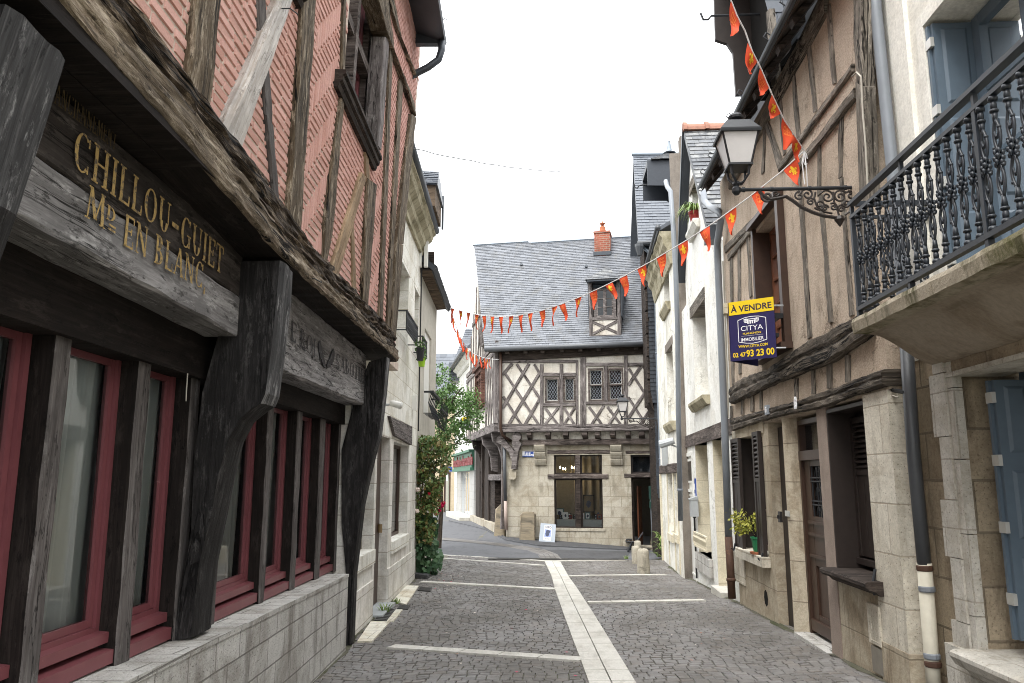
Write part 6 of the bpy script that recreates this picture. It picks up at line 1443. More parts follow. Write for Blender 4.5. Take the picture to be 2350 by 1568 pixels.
# ------------------------------------------------------------------ right: slate-hung house at the far corner
def pbeam(F, top, bot, o0, o1, sA, sB, N, jit=.02, sag=0):
    top, bot = sorted(top), sorted(bot); mb = MB(); rings = []; sd = rnd(0, 50)
    for i in range(N+1):
        s = sA+(sB-sA)*i/N; b, t = interp(s, bot), interp(s, top); h = t-b; sec = []
        for k, (f, o) in enumerate([(0, o0), (0, o1-.03), (.08, o1), (.35, o1+.005), (.5, o1-.012), (.65, o1+.004), (.92, o1), (1, o1-.03), (1, o0)]):
            d = mnoise.noise_vector(Vector((s*4, k*1.7, sd)))*jit + mnoise.noise_vector(Vector((s*13, k*2.3, sd+9)))*jit*.6
            sec.append(F.W(s, b+h*f+(d.z if o > o0 else 0), o+(d.x if o > o0 else 0)))
        rings.append(sec)
    mb.loft(rings); return mb
def slate_house():
    Y = 21.6; F = Fac((0, Y), (1, 0), (0, -1)); X = lambda u, v: F.h(u, v)
    T = thing('slate_hung_house', 'narrow dark slate-hung house under a tall slate roof beside the gallery door', 'house', (3.5, Y+.8, -.35))
    x0, zt = X(1482, 558); zb = X(1495, 925)[1]; x1 = X(1503.5, 1000)[0]; xR = 5.6
    mb = MB(); mb.fbox(F, x0, xR, zb, zt, -1.5, 0); mb.fbox(F, x1, xR, -.6, zb, -1.4, -.06); mb.build('wall', m_dark, T)
    mb = MB(); slates(mb, F.W(x0, zb, .0), F.W(X(1545, 800)[0], zb, .0), F.W(X(1545, 800)[0], zt, .0), F.W(x0, zt, .0), 40, .17); slates(mb, F.W(x1, 1.2, -.06), F.W(x1+1, 1.2, -.06), F.W(x1+1, zb, -.06), F.W(x1, zb, -.06), 22, .17); mb.build('slate_cladding', m_slateblk, T)
    for i in range(7):
        z = zb+(zt-zb)*i/7; mb = MB(); mb.fbox(F, x0-.06, x0-.005, z+.01, z+(zt-zb)/7-rnd(.02, .2), -.3, .03); mb.build('corner_board', m_dark, T)
    mb = MB(); mb.prism([F.W(x0-.02, zb, .02), F.W(x0-.02, zb+.5, .02), F.W(x1, zb-.25, .02)], [F.W(x0-.02, zb, -1), F.W(x0-.02, zb+.5, -1), F.W(x1, zb-.25, -1)]); mb.build('jetty_bracket', m_dark, T)
    A, B = atY(1465, 558, Y-.15), atY(1640, 545, Y-.15); C, D = atY(1640, 345, 24.6), atY(1453, 357, 24.6)
    B.z = A.z; C.z = D.z; mb = MB(); under(mb, A, B, C, D, .1); slates(mb, A, B, C, D, 34, .22); rf = mb.build('roof', m_slated, T)
    mb = MB(); mb.tube([D+Vector((-.05, 0, .03)), C], .07, 8); mb.build('ridge_flashing', m_zinc, rf)
    mb = MB(); mb.prism([D, C, C+Vector((0, 2.6, -4)), D+Vector((0, 2.6, -4))], [p-Vector((0, 0, .1)) for p in (D, C, C+Vector((0, 2.6, -4)), D+Vector((0, 2.6, -4)))]); mb.build('back_roof', m_slated, T)
    mb = MB(); mb.tube([A+Vector((-.03, -.06, -.03)), A+Vector((.7, -.06, .0)), A+Vector((1.1, -.06, .2))], .07, 8); mb.lathe(A+Vector((.02, -.06, -.28)), [(.06, -.1), (.13, .15), (.13, .22), (.02, .22)], 8); mb.build('gutter', m_pvcd, T)
    pipe(F, [(1474, 566), (1490, 580), (1503, 604), (1511, 902), (1519, 1120), (1522, 1168), (1527, 1180)], .1, .05, m_zinc, T)
    pipe(F, [(1504, 560), (1514, 640), (1519, 902)], .1, .04, m_pvcd, T)
slate_house()

# ------------------------------------------------------------------ right: cream house with hoist dormer
def cream_house():
    F = R2; o_ = .15; k = lambda u, v, o=o_: F.h(u, v, o)
    sN = k(1558, 1000)[0]; sF = k(1517, 1100)[0]; ze = k(1548, 436, .38)[1]
    T = thing('cream_house', 'tall cream house with hoist dormer and grey downpipe beyond the white gabled house', 'house', F.W((sN+sF)/2, 0, -1.5))
    H1 = (k(1536, 660)[0], k(1523, 660)[0], k(1530, 707)[1], k(1530, 600)[1]); H2 = (k(1546, 880)[0], k(1531, 880)[0], k(1538, 973)[1], k(1540, 793)[1])
    zl0, zl1 = k(1545, 1086)[1], k(1545, 1064)[1]
    H3 = (k(1556, 1150)[0], k(1548, 1150)[0], k(1550, 1225)[1], zl0); H4 = (k(1544, 1150)[0], k(1534, 1150)[0], k(1540, 1225)[1], zl0)
    mb = MB(); mb.wall(F, sN, sF, -.8, ze, [H1, H2, H3, H4], o_, .35); mb.build('wall', m_r3, T)
    for h_ in (H1, H2, H3, H4): casement(F, T, h_[0], h_[1], h_[2], h_[3], o_-.22, 2, 3, .06, m_creamst if h_ in (H3, H4) else m_whitep, m_glassd)
    for h_ in (H1, H2):
        mb = MB(); mb.pprism(F, [(o_-.1, h_[2]-.2), (o_+.05, h_[2]-.2), (o_+.12, h_[2]-.06), (o_+.12, h_[2]), (o_-.1, h_[2])], h_[0]-.12, h_[1]+.12); mb.build('sill', m_cornice, T)
        mb = MB(); mb.fbox(F, h_[0]-.1, h_[1]+.1, h_[3]-.01, h_[3]+.18, o_-.1, o_+.012); mb.build('lintel', m_flank, T)
    mb = MB(); mb.qbeam(F, [(sN, zl0), (sN, zl1), (sF, zl1), (sF, zl0)], 0, o_+.04, n=10, jit=.012); mb.build('shop_lintel', m_browng, T)
    for a in (H3[0]-.1, H3[1]+.01, H4[1]+.01):
        mb = MB(); mb.fbox(F, a, a+.09, -.3, zl0, o_-.1, o_+.02); mb.build('shop_pilaster', m_creamst, T)
    for h_ in (H3, H4): mb = MB(); mb.fbox(F, h_[0]-.04, h_[1]+.04, h_[2]-.16, h_[2]+.01, o_-.2, o_+.05); mb.build('sill', m_creamst, T)
    # flank towards the viewer, chimney-like rough wall
    mb = MB(); zf = k(1560, 385, -.3)[1]; mb.fbox(F, sN-.06, sN, -.5, zf-.3, -3, o_-.012); mb.hexa([F.W(sN-.08, zf-.5, -3), F.W(sN+.2, zf-.5, -3), F.W(sN+.2, zf-.5, o_-.25), F.W(sN-.08, zf-.5, o_-.25), F.W(sN-.08, zf+.6, -3), F.W(sN+.2, zf+.6, -3), F.W(sN+.2, zf+.1, o_-.25), F.W(sN-.08, zf+.1, o_-.25)]); mb.build('flank_wall', m_flank, T)
    mb = MB(); pr = [(0, -.75), (.04, -.75), (.08, -.55), (.10, -.4), (.18, -.3), (.2, -.15), (.26, -.08), (.26, .0), (0, 0)]
    n = 9
    for i in range(n):
        a, b = sN+(sF-sN)*i/n+.003, sN+(sF-sN)*(i+1)/n-.003; j = rnd(-.015, .015); mb.pprism(F, [(o_+o+j*(o > 0), ze+z) for o, z in pr], a, b)
    mb.build('cornice', m_cornice, T)
    mb = MB(); mb.tube([F.W(sN-.05, ze+.08, o_+.3), F.W(sF, ze+.04, o_+.3)], .06, 8); mb.build('gutter', m_pvcd, T, smooth=True)
    A, B, C, D = F.W(sF, ze+.06, o_+.34), F.W(sN, ze+.06, o_+.34), F.W(sN, ze+1.9, -2.6), F.W(sF, ze+1.9, -2.6); mb = MB(); under(mb, A, B, C, D, .08); mb.build('roof', m_slated, T)
    # hoist dormer
    Yd0, Yd1 = 18.6, 19.7; a = atY(1485, 368, Yd0); b = atY(1500, 425, Yd0); zt, zb = a.z, b.z; xl, xr = a.x, 5.2
    mb = MB(); mb.hexa([(xl, Yd0, zt-.14), (xr, Yd0, zt-.14), (xr, Yd1, zt-.14), (xl, Yd1, zt-.14), (xl, Yd0, zt), (xr, Yd0, zt), (xr, Yd1, zt), (xl, Yd1, zt)])
    for y in (Yd0, Yd1-.05):
        n = 8; prof = [(xl, zb-.06), (xl, zt-.14), (xr, zt-.14), (xr, zb-.6), (xl+1.0, zb-.6)] + [(xl+.95-.35*math.sin(t*math.pi/2/n)-.0, zb-.6+.60*(1-math.cos(t*math.pi/2/n))) for t in range(1, n+1)]
        prof = [(xl, zb), (xl, zt-.14), (xr, zt-.14), (xr, zb-.7), (xl+.95, zb-.7), (xl+.93, zb-.4), (xl+.82, zb-.15), (xl+.6, zb-.02)]
        mb.prism([(x, y, z) for x, z in prof], [(x, y+.05, z) for x, z in prof])
    dm = mb.build('hoist_dormer', m_slateblk, T)
    mb = MB(); mb.box(xl+.9, xr, Yd0+.06, Yd1-.06, zb-.7, zt-.15); mb.build('dormer_void', m_void, dm)
    mb = MB(); y = (Yd0+Yd1)/2; z = zb+.22; mb.tube([(xl+.9, y, z), (xl-.08, y, z), (xl-.16, y, z-.02), (xl-.2, y, z-.08), (xl-.26, y, z-.07), (xl-.28, y, z+.02)], .02, 6); mb.build('hoist_hook', m_iron, dm)
    p = Vector((atY(1532, 356, y).x, y, atY(1532, 356, y).z+.05)); r = Vector((5.2, y, p.z)); A, B = Vector((xl+.1, Yd0-.08, zt)), Vector((xr, Yd0-.08, zt)); C, D = Vector((xl+.1, Yd1+.08, zt)), Vector((xr, Yd1+.08, zt))
    mb = MB(); mb.add([A, B, r, p, C, D], [(0, 1, 2, 3), (4, 5, 2, 3), (0, 3, 4)]); slates(mb, A, B, r, p, 6, .22); slates(mb, C, A, p, p+Vector((0, -.02, 0)), 6, .22); mb.build('dormer_roof', m_slateold, dm)
    mb = MB(); q = p+Vector((.05, 0, 0)); h_ = atY(1532, 323, y).z-p.z; mb.lathe(q, [(.17, 0), (.08, .06), (.07, .1), (.035, h_*.85), (.045, h_*.88), (.02, h_), (0, h_)], 8); mb.build('finial', m_zinc, dm)
    pipe(F, [(1528, 416), (1531, 428), (1539, 440), (1545, 520), (1551, 632), (1555, 760), (1557, 960), (1562, 1195)], o_+.14, .05, m_pvcg, T)
    mb = MB(); s, z = k(1520, 1017, .5); c = F.W(s, z, .42); mb.tube([c+Vector((-.12, .05, -.03)), c, c+Vector((.16, -.05, .05))], [.09, .085, .07], 10); mb.tube([c, F.W(s, z-.1, o_)], .02, 6); mb.build('wall_spotlight', m_greyp, T)
    mb = MB(); s, z = k(1527, 1040, .2); mb.fbox(F, s-.1, s+.15, z-.3, z+.25, o_, o_+.12); mb.build('meter_box', m_greyp, T)
    mb = MB(); s = sF-.1; mb.fbox(F, s-.02, s+.06, -.4, zl0, o_, o_+.05); mb.build('pale_conduit', m_creamst, T)
cream_house()

# ------------------------------------------------------------------ right: white gabled house
def white_house():
    F = R2; k = lambda u, v, o=0: F.h(u, v, o)
    sF = k(1566, 1150)[0]; sN = -.25
    T = thing('white_gabled_house', 'white limewashed house with red ridge tiles between grey downpipes', 'house', F.W(3, 0, -1.5))
    ap, ef, en = k(1586, 303), k(1572, 625), k(1640, 520)
    zw = min(ef[1], en[1])-.5
    W1 = (k(1623, 820)[0], k(1592, 820)[0], k(1600, 925)[1], k(1600, 712)[1]); W0 = (k(1603, 480)[0], k(1588, 480)[0], k(1595, 525)[1], k(1592, 430)[1])
    zb0, zb1 = k(1600, 1021)[1], k(1600, 992)[1]
    D1 = (k(1595, 1200)[0], k(1567, 1200)[0], -.7, k(1580, 1040)[1]); W2 = (k(1628, 1150)[0], k(1600, 1150)[0], k(1610, 1270)[1], zb0); D2 = (k(1664, 1200)[0], k(1643, 1200)[0], -.5, zb0)
    mb = MB(); mb.wall(F, sN, sF, zb1-.02, zw, [W1], 0, .42); mb.build('wall', m_white, T)
    mb = MB(); mb.wall(F, sN, sF, -.8, zb0+.02, [D1, W2, D2], 0, .42, mi_rev=1); mb.build('ground_wall', [m_white, m_creamst], T)
    # gable part with a window opening
    zl = lambda s: en[1]+(ap[1]-en[1])*(s-en[0])/(ap[0]-en[0])-.05
    W0 = (W0[0], W0[1], W0[2], min(W0[3], zl(W0[0])-.12))
    mb = MB(); a_, b_ = W0[0], W0[1]
    for poly in ([(sN, zw), (a_, zw), (a_, zl(a_)), (en[0], en[1]-.05), (sN, en[1]-.6)], [(a_, zw), (b_, zw), (b_, W0[2]), (a_, W0[2])], [(a_, W0[3]), (b_, W0[3]), (b_, min(zl(b_), ap[1]-.1)), (a_, zl(a_))], [(b_, zw), (ef[0], zw), (ef[0], ef[1]), (max(b_+.02, ap[0]), ap[1]-.1), (b_, min(zl(b_), ap[1]-.1))]):
        mb.fprism(F, poly, -.42, -.001)
    mb.build('gable_wall', m_white, T)
    for h_ in (W1, W0): casement(F, T, h_[0], h_[1], h_[2], h_[3], -.36, 2, 3, .06, m_whitep, m_glassd)
    casement(F, T, W2[0], W2[1], W2[2], W2[3], -.36, 2, 2, .06, m_whitep, m_glassd)
    for h_, q in ((W1, ((1588, 728), (1590, 713), (1620, 662), (1621, 686))), (W0, ((1585, 445), (1586, 412), (1602, 375), (1603, 420)))):
        mb = MB(); mb.fbox(F, h_[0]-.04, h_[1]+.16, h_[3]-.005, h_[3]+.22, -.3, .02); mb.build('lintel', m_r63, T)
    for h_ in (W1, W0):
        mb = MB(); mb.pprism(F, [(-.3, h_[2]-.16), (.06, h_[2]-.16), (.13, h_[2]-.05), (.13, h_[2]+.004), (-.3, h_[2]+.004)], h_[0]-.12, h_[1]+.12); mb.build('sill', m_cornice if h_ is W1 else m_r3, T)
    mb = MB(); mb.fbox(F, sN, sF, zb0, zb1, -.2, .03); mb.build('band_beam', m_browng, T)
    mb = MB(); mb.fbox(F, W2[0]-.12, W2[1]+.12, W2[2]-.3, W2[2], -.3, .07); mb.build('sill', m_plinth, T)
    # white door
    a, b = D1[0], D1[1]; zt, z0 = D1[3], -.42
    mb = MB(); mb.ring(F, a, b, z0, zt, .07, -.08, .02); mb.fbox(F, a+.07, b-.07, z0+.07, zt-.07, -.06, -.02); mb.ring(F, a+.18, b-.18, z0+.2, zt-.85, .04, -.03, -.005); mb.ring(F, a+.15, b-.15, zt-.62, zt-.12, .05, -.03, .0); mb.fbox(F, a+.07, b-.07, zt-.80, zt-.74, -.03, .012); d = mb.build('door', m_whitep, T)
    mb = MB(); mb.fbox(F, a+.2, b-.2, zt-.57, zt-.17, -.015, -.008); mb.build('pane', m_glassd, d)
    mb = MB(); x = a+.14; mb.lathe(F.W(x, 1.0, .03), [(0, -.04), (.035, -.03), (.035, .03), (0, .04)], 10); mb.build('handle', m_hinge, d)
    for dd, m_, nm in ((D2, m_creamst, 'back_door'),): mb = MB(); mb.fbox(F, dd[0], dd[1], dd[2], dd[3], -.44, -.4); mb.build(nm, m_whitep, T)
    mb = MB(); mb.fbox(F, D2[0], D2[1]+.05, -.3, gz(2.6, 12.6)+.06, -.3, .12); mb.build('doorstep', m_slab, T)
    # window guard grille
    mb = MB(); z0 = k(1615, 1264, .08)[1]; z1 = k(1615, 1229, .08)[1]; a, b = W2[0]-.02, W2[1]+.02; n = 14
    mb.fbox(F, a, b, z1-.03, z1, .06, .1); mb.fbox(F, a, b, z0, z0+.03, .06, .1)
    for i in range(n+1):
        s = a+(b-a)*i/n; mb.tube([F.W(s, z0+.03, .08), F.W(s+.02, z0+(z1-z0)*.35, .10), F.W(s-.02, z0+(z1-z0)*.65, .10), F.W(s, z1-.03, .08)], .012, 5)
    mb.build('window_guard', m_creamst, T)
    mb = MB(); s, z = k(1589, 1165, .1); mb.fbox(F, s-.11, s+.11, z-.17, z+.15, 0, .14); mb.prism([F.W(s-.12, z+.15, 0), F.W(s+.12, z+.15, 0), F.W(s+.12, z+.15, .16), F.W(s-.12, z+.15, .16)], [F.W(s-.12, z+.22, 0), F.W(s+.12, z+.22, 0), F.W(s+.12, z+.17, .16), F.W(s-.12, z+.17, .16)]); mb.build('mailbox', m_greyp, T)
    mb = MB(); s, z = k(1594.5, 1122, .02); mb.fbox(F, s-.08, s+.08, z-.2, z+.2, 0, .02); pl = mb.build('wall_plate', m_enamel, T)
    mb = MB(); s2 = k(1586, 1030, .02)
    mb.fbox(F, s-.05, s+.05, z-.02, z+.1, .0205, .023); mb.fbox(F, s-.05, s+.05, z-.15, z-.09, .0205, .023); mb.build('plate_print', m_swhite, pl)
    mb = MB(); s, z = k(1596, 1250, .03); mb.tube([F.W(s, -.2, .03), F.W(s, .95, .03)], .02, 6); mb.tube([F.W(s, .95, .03), F.W(s, 1.1, .03)], .035, 6); mb.build('conduit', m_cable, T)
    # roof: ridge runs back from the street, slates face the viewer
    ov = .14; P = lambda s, z, o: F.W(s, z, o)
    A, B = P(en[0]-.12, en[1]-.06, ov), P(en[0]-.12, en[1]-.06, -5); D, C = P(ap[0], ap[1]+.05, ov), P(ap[0], ap[1]+.05, -5)
    mb = MB(); under(mb, B, A, D, C, .1); slates(mb, A, B, C, D, 24, .24); rf = mb.build('roof', m_slateold, T)
    mb = MB(); E0, E1 = P(ef[0]+.05, ef[1]-.1, ov), P(ef[0]+.05, ef[1]-.1, -5); mb.prism([D, C, E1, E0], [p+Vector((0, .0, -.12)) for p in (D, C, E1, E0)]); mb.build('far_slope', m_slateblk, T)
    mb = MB(); mb.prism([P(ap[0]-.02, ap[1]+.05, ov+.03), P(ap[0]+.1, ap[1]+.05, ov+.03), P(ef[0]+.12, ef[1]-.1, ov+.03), P(ef[0]+.0, ef[1]-.1, ov+.03)], [P(ap[0]-.02, ap[1]+.05, -.1), P(ap[0]+.1, ap[1]+.05, -.1), P(ef[0]+.12, ef[1]-.1, -.1), P(ef[0], ef[1]-.1, -.1)]); mb.build('verge_board', m_zincd, T)
    for i in range(9):
        mb = MB(); o0, o1 = ov+.02-.42*i, ov+.02-.42*(i+1)-.03; rr = []
        for o, r in ((o0, .155), (o0-.07, .15), (o0-.08, .125), (o1, .12)):
            c = P(ap[0], ap[1]-.02, o); rr.append([c+Vector((0, 0, r*1.3*math.sin(t*math.pi/8)+.02))+F.d.to_3d()*(r*math.cos(t*math.pi/8)) for t in range(9)])
        mb.loft(rr); mb.build('ridge_tile', m_ridge, rf)
    mb = MB(); mb.fbox(F, en[0]-.42, en[0]-.1, en[1]-.35, en[1]-.1, -1.0, .2); mb.build('eaves_box', m_zincd, T)
    # spider plant on the upper sill
    p = P((W0[0]+W0[1])/2-.1, W0[2]+.01, .02); G = thing('spider_plant', 'striped spider plant in a red pot on the white gable window sill', 'potted plant', p)
    mb = MB(); mb.lathe(p, [(0, 0), (.08, 0), (.12, .2), (.13, .2), (.13, .25), (.11, .25), (.1, .2), (0, .2)], 12); mb.build('pot', m_potr, G)
    mb = MB()
    for _ in range(90):
        a = rnd(0, 6.28); L = rnd(.2, .5); d = Vector((math.cos(a), math.sin(a), 0)); w = Vector((-d.y, d.x, 0))*.013; b = p+Vector((0, 0, .22)); up_ = rnd(.15, .42)
        pts = [b+d*L*t+Vector((0, 0, up_*(t*2.2-t*t*(2.6 if L > .3 else 1.9)))) for t in (0, .3, .6, 1)]
        mb.add([pts[0]-w, pts[0]+w, pts[1]+w, pts[1]-w, pts[2]+w*.8, pts[2]-w*.8, pts[3]], [(0, 1, 2, 3), (3, 2, 4, 5), (5, 4, 6)])
    mb.build('leaf_clump', m_leafsp, G)
    # downpipe shared with the neighbour, cast iron foot
    pipe(F, [(1614, 440), (1617, 462), (1628, 474), (1650, 486), (1654, 505), (1646, 560), (1648, 620), (1655, 780), (1664, 1000), (1672, 1236)], .16, .052, m_pvcg, T)
    pipe(F, [(1672, 1232), (1680, 1374)], .16, .055, m_rust, T, rings=.6)
    mb = MB(); mb.tube([F.W(*k(u, v, .03), .03) for u, v in ((1659, 600), (1663, 700), (1672, 960))], .015, 6); mb.build('conduit', m_cablew, T)
white_house()
# ------------------------------------------------------------------ right: beige timber-framed house no. 63
def house63():
    F = R63; k = lambda u, v, o=0: F.h(u, v, o)
    sN, sF = 6.14, k(1656, 500)[0]; ze = 6.08
    T = thing('beige_timber_house', 'beige plaster timber-framed house numbered 63 with stone piers and dark shutters', 'house', F.W(8.8, 0, -1.2))
    Bt = P4(F, [(1681, 960), (1757, 938), (1832, 917), (1920, 886), (2010, 851)], .06); Bb = P4(F, [(1683, 987), (1738, 968), (1793, 954), (1850, 942), (1898, 930), (1950, 909), (2013, 887)], .06)
    zb = lambda s: interp(s, sorted(Bb)); zB = sum(z for s, z in Bb)/len(Bb)
    UW = (k(1802, 600)[0], k(1738, 600)[0], k(1800, 795)[1], k(1765, 498)[1])
    mb = MB(); mb.wall(F, sN, sF, zB-.02, ze+.1, [UW], 0, .3); mb.build('plaster_wall', m_plaster, T)
    gw = (k(1757, 1150)[0], k(1701, 1150)[0], k(1720, 1262)[1], k(1725, 1000)[1]); d5 = (k(1804, 1150)[0], k(1771.5, 1150)[0], -.5, zB-.08)
    d3 = (k(1889, 1150)[0], k(1818, 1150)[0], -.5, zB-.06); nw = (k(1997, 1100)[0], k(1907, 1100)[0], k(1960, 1317)[1], zB-.05)
    a = [sN, nw[0], nw[1], d3[0], d3[1], d5[0], d5[1], gw[0], gw[1], sF]
    zt = zB-.01
    def seg(nm, s0, s1, z0, z1, mat, o=0.0): mb = MB(); mb.fbox(F, s0, s1, z0, z1, -.42, o); return mb.build(nm, mat, T)
    zlow = .75
    seg('stone_pier', a[0], a[1]-.001, .45, zt, m_r63pale, .012); seg('pier_base', a[0]-.01, a[1], -.5, .45, m_r63st, .02)
    mb = MB(); mb.fbox(F, a[1], a[2], -.5, nw[2]-.1, -.42, 0); mb.build('window_apron', m_r63st, T)
    seg('rendered_pier', a[2], a[3], -.5, zt, m_r63pink, .01)
    mb = MB(); s0, s1 = a[4], a[5]; pr = [(s0, -.42), (s0, -.1), (s0+.09, .03), (s1-.12, .03), (s1, -.1), (s1, -.42)]
    mb.prism([F.W(s, -.5, o) for s, o in pr], [F.W(s, zt, o) for s, o in pr]); mb.build('stone_pier', m_r63st, T)
    seg('stone_pier', a[6], a[7], -.5, zt, m_r63st, .0); seg('stone_pier', a[8], a[9], .5, zt, m_r63pale, .004)
    seg('window_apron', a[7]-.02, a[9]+.0, -.6, gw[2]-.11, m_r63st, .002)
    seg('back_wall', sN, sF, -.5, zt, m_void, -.415) if False else None
    mb = MB(); mb.fbox(F, sN, sF, -.5, ze, -2.5, -2.4); mb.fbox(F, sN, sN+.1, -.5, ze, -2.4, -.43); mb.build('inner_wall', m_void, T)
    # beams
    pbeam(F, Bt, Bb, -.3, .06, sN-.03, k(1676, 970, .06)[0], 60, .012).build('door_beam', m_r63d, T)
    t1 = P4(F, [(1672, 890), (1690, 872), (1760, 846), (1840, 787), (1900, 757), (1955, 727), (1992, 705)], .08); b1 = P4(F, [(1676, 928), (1745, 893), (1830, 857), (1900, 830), (1955, 792), (1992, 766)], .08)
    pbeam(F, t1, b1, -.2, .08, k(1986, 740, .08)[0], k(1673, 905, .08)[0], 60, .016).build('jetty_beam', m_r63d, T)
    def tim(name, q, mat=m_r63, o=.03, jit=.010, n=10): mb = MB(); mb.qbeam(F, P4(F, q, o), -.05, o, n=n, jit=jit, ch=.012, fr=4); return mb.build(name, mat, T)
    # thin wall studs, upper tier then lower tier
    for q in (((1893, 10), (1903, 8), (1917, 190), (1908, 196)), ((1846, 77), (1855, 74), (1873, 254), (1864, 260)), ((1812, 152), (1820, 148), (1835, 312), (1827, 320)), ((1783, 217), (1790, 213), (1802, 350), (1795, 358)), ((1752, 262), (1758, 256), (1752, 395), (1746, 402)), ((1924, 272), (1932, 268), (1930, 405), (1922, 412)), ((1875, 328), (1882, 324), (1881, 445), (1874, 452)), ((1828, 400), (1835, 396), (1842, 470), (1834, 478)),
              ((1833, 478), (1842, 474), (1861, 772), (1852, 778)), ((1877, 450), (1886, 446), (1909, 738), (1900, 742)), ((1924, 410), (1932, 406), (1957, 722), (1947, 727)), ((1692, 560), (1698, 556), (1700, 856), (1694, 860)), ((1712, 530), (1718, 526), (1725, 680), (1719, 684)), ((1674, 590), (1680, 586), (1684, 880), (1678, 884)), ((1756, 30), (1766, 20), (1780, 190), (1770, 200))):
        tim('stud', list(q), m_r63, .016)
    tim('brace', [(1749, 276), (1757, 268), (1797, 382), (1786, 392)], m_r63, .024)
    tim('rail', [(1662, 582), (1662, 564), (1748, 478), (1748, 494)], m_r63, .030); tim('rail', [(1669, 600), (1669, 584), (1731, 508), (1731, 524)], m_r63, .034)
    tim('rail', [(1785, 396), (1785, 378), (1952, 146), (1952, 164)], m_r63, .036, n=16); tim('rail', [(1822, 402), (1822, 380), (1958, 200), (1958, 226)], m_r63, .042, n=16)
    tim('corner_post', [(1956, -40), (1976, -50), (1980, 200), (1962, 190)], m_r63, .05, n=12); tim('corner_post', [(1962, 188), (1982, 200), (1990, 470), (1970, 460)], m_r63, .05, n=12); tim('corner_post', [(1970, 458), (1991, 470), (1994, 722), (1976, 715)], m_r63, .045, n=12)
    tim('wall_plate', [(1672, 436), (1672, 418), (1890, -30), (1890, 30)], m_r63, .05, n=16)
    # short studs between the two beams
    for u0, u1, v0, v1 in ((1675, 1680, 932, 960), (1699, 1705, 915, 952), (1722, 1728, 905, 945), (1742, 1747, 897, 940), (1822, 1829, 868, 916), (1860, 1868, 850, 905), (1896, 1906, 832, 892), (1938, 1948, 815, 878)):
        tim('stub_stud', [(u0, v0), (u1, v0), (u1, v1), (u0, v1)], m_r63, .02, .008, 4)
    # upper window with projecting brown frame
    a_, b_, z0, z1 = UW; mb = MB()
    mb.fbox(F, b_-.02, b_+.06, z0-.0, z1+.05, -.28, .05); mb.fbox(F, a_-.07, a_+.03, z0, z1+.05, -.2, .075); mb.fbox(F, a_-.08, b_+.08, z1+.05, z1+.11, -.2, .10); mb.fbox(F, a_-.10, b_+.07, z0-.07, z0-.002, -.2, .13)
    w = mb.build('window', m_brownp, T)
    for x0, x1 in ((a_+.05, (a_+b_)/2-.01), ((a_+b_)/2+.01, b_-.03)): casement(F, w, x0, x1, z0+.02, z1, -.16, 2, 5, .05, m_redbrownp, m_glassd, room=False, name='casement')
    mb = MB(); mb.fbox(F, a_, b_, z0, z1, -.9, -.85); mb.build('room_back', m_void, w)
    mb = MB(); zr = k(1812, 700, .2)[1]; mb.fbox(F, a_-.06, b_+.02, zr, zr+.06, .10, .2); mb.fbox(F, a_-.06, b_+.02, z0+.06, z0+.1, .13, .17)
    for x in (a_-.06, b_-.04): mb.fbox(F, x, x+.06, zr+.004, zr+.055, 0, .1)
    n = 9
    for i in range(n):
        s = a_+(b_-a_)*(i+.5)/n; mb.lathe(F.W(s, z0+.1, .15), [(.014, 0), (.014, .2), (.024, .22), (.014, .25), (.014, zr-z0-.35), (.024, zr-z0-.32), (.014, zr-z0-.29), (.014, zr-z0-.1)], 6)
    mb.build('window_guard', m_iron, T)
    # ground-floor left window, shutters
    def shutter(s0, s1, z0, z1, o, parent, mat=m_shutdark, louv=.38, name='shutter'):
        mb = MB(); zl = z1-(z1-z0)*louv; fw = .055
        mb.fbox(F, s0, s0+fw, z0, z1, o, o+.045); mb.fbox(F, s1-fw, s1, z0, z1, o, o+.045); mb.fbox(F, s0+fw, s1-fw, z1-fw, z1, o, o+.043); mb.fbox(F, s0+fw, s1-fw, zl-.05, zl, o, o+.043); mb.fbox(F, s0+fw, s1-fw, z0, zl-.05, o+.005, o+.034)
        n = 9
        for i in range(n):
            z = zl+(z1-fw-zl)*(i+.2)/n; h = (z1-fw-zl)/n*.55
            mb.hexa([F.W(s0+fw, z, o+.04), F.W(s1-fw, z, o+.04), F.W(s1-fw, z+h, o+.005), F.W(s0+fw, z+h, o+.005), F.W(s0+fw, z+.014, o+.044), F.W(s1-fw, z+.014, o+.044), F.W(s1-fw, z+h+.014, o+.01), F.W(s0+fw, z+h+.014, o+.01)])
        mb.fbox(F, (s0+s1)/2-.008, (s0+s1)/2+.008, z0+.06, zl-.1, o+.034, o+.037)
        return mb.build(name, mat, parent)
    ms = (gw[0]+gw[1])/2+.0
    shutter(gw[0]-.0, k(1732, 1120, .05)[0], gw[2]+.0, k(1745, 988, .05)[1], .012, T); shutter(k(1701, 1120, .03)[0]-.02, k(1684.5, 1120, .03)[0], gw[2]-.0, gw[3], .008, T)
    mb = MB(); mb.fbox(F, gw[1]-.02, gw[1]+.004, gw[2]+.01, gw[3], -.26, .006); mb.build('recess_lining', m_shutdark, T)
    casement(F, T, gw[0], gw[1]-.03, gw[2], gw[3], -.20, 2, 3, .06, m_brownp, m_glassd)
    mb = MB(); mb.fbox(F, gw[0]-.08, gw[1]+.06, gw[2]-.12, gw[2]-.002, -.3, .10); mb.build('sill', m_r63pale, T)
    mb = MB(); mb.fbox(F, gw[0]-.1, gw[1]+.1, gw[3], zB+.02, -.4, .01); mb.build('window_head', m_r63st, T)
    for s in (gw[0]+.03, k(1690, 1260, .05)[0]):
        mb = MB(); mb.tube([F.W(s, gw[2]+.04, .06), F.W(s, gw[2]-.06, .09), F.W(s, gw[2]-.02, .12)], .014, 6); mb.build('shutter_catch', m_iron, T)
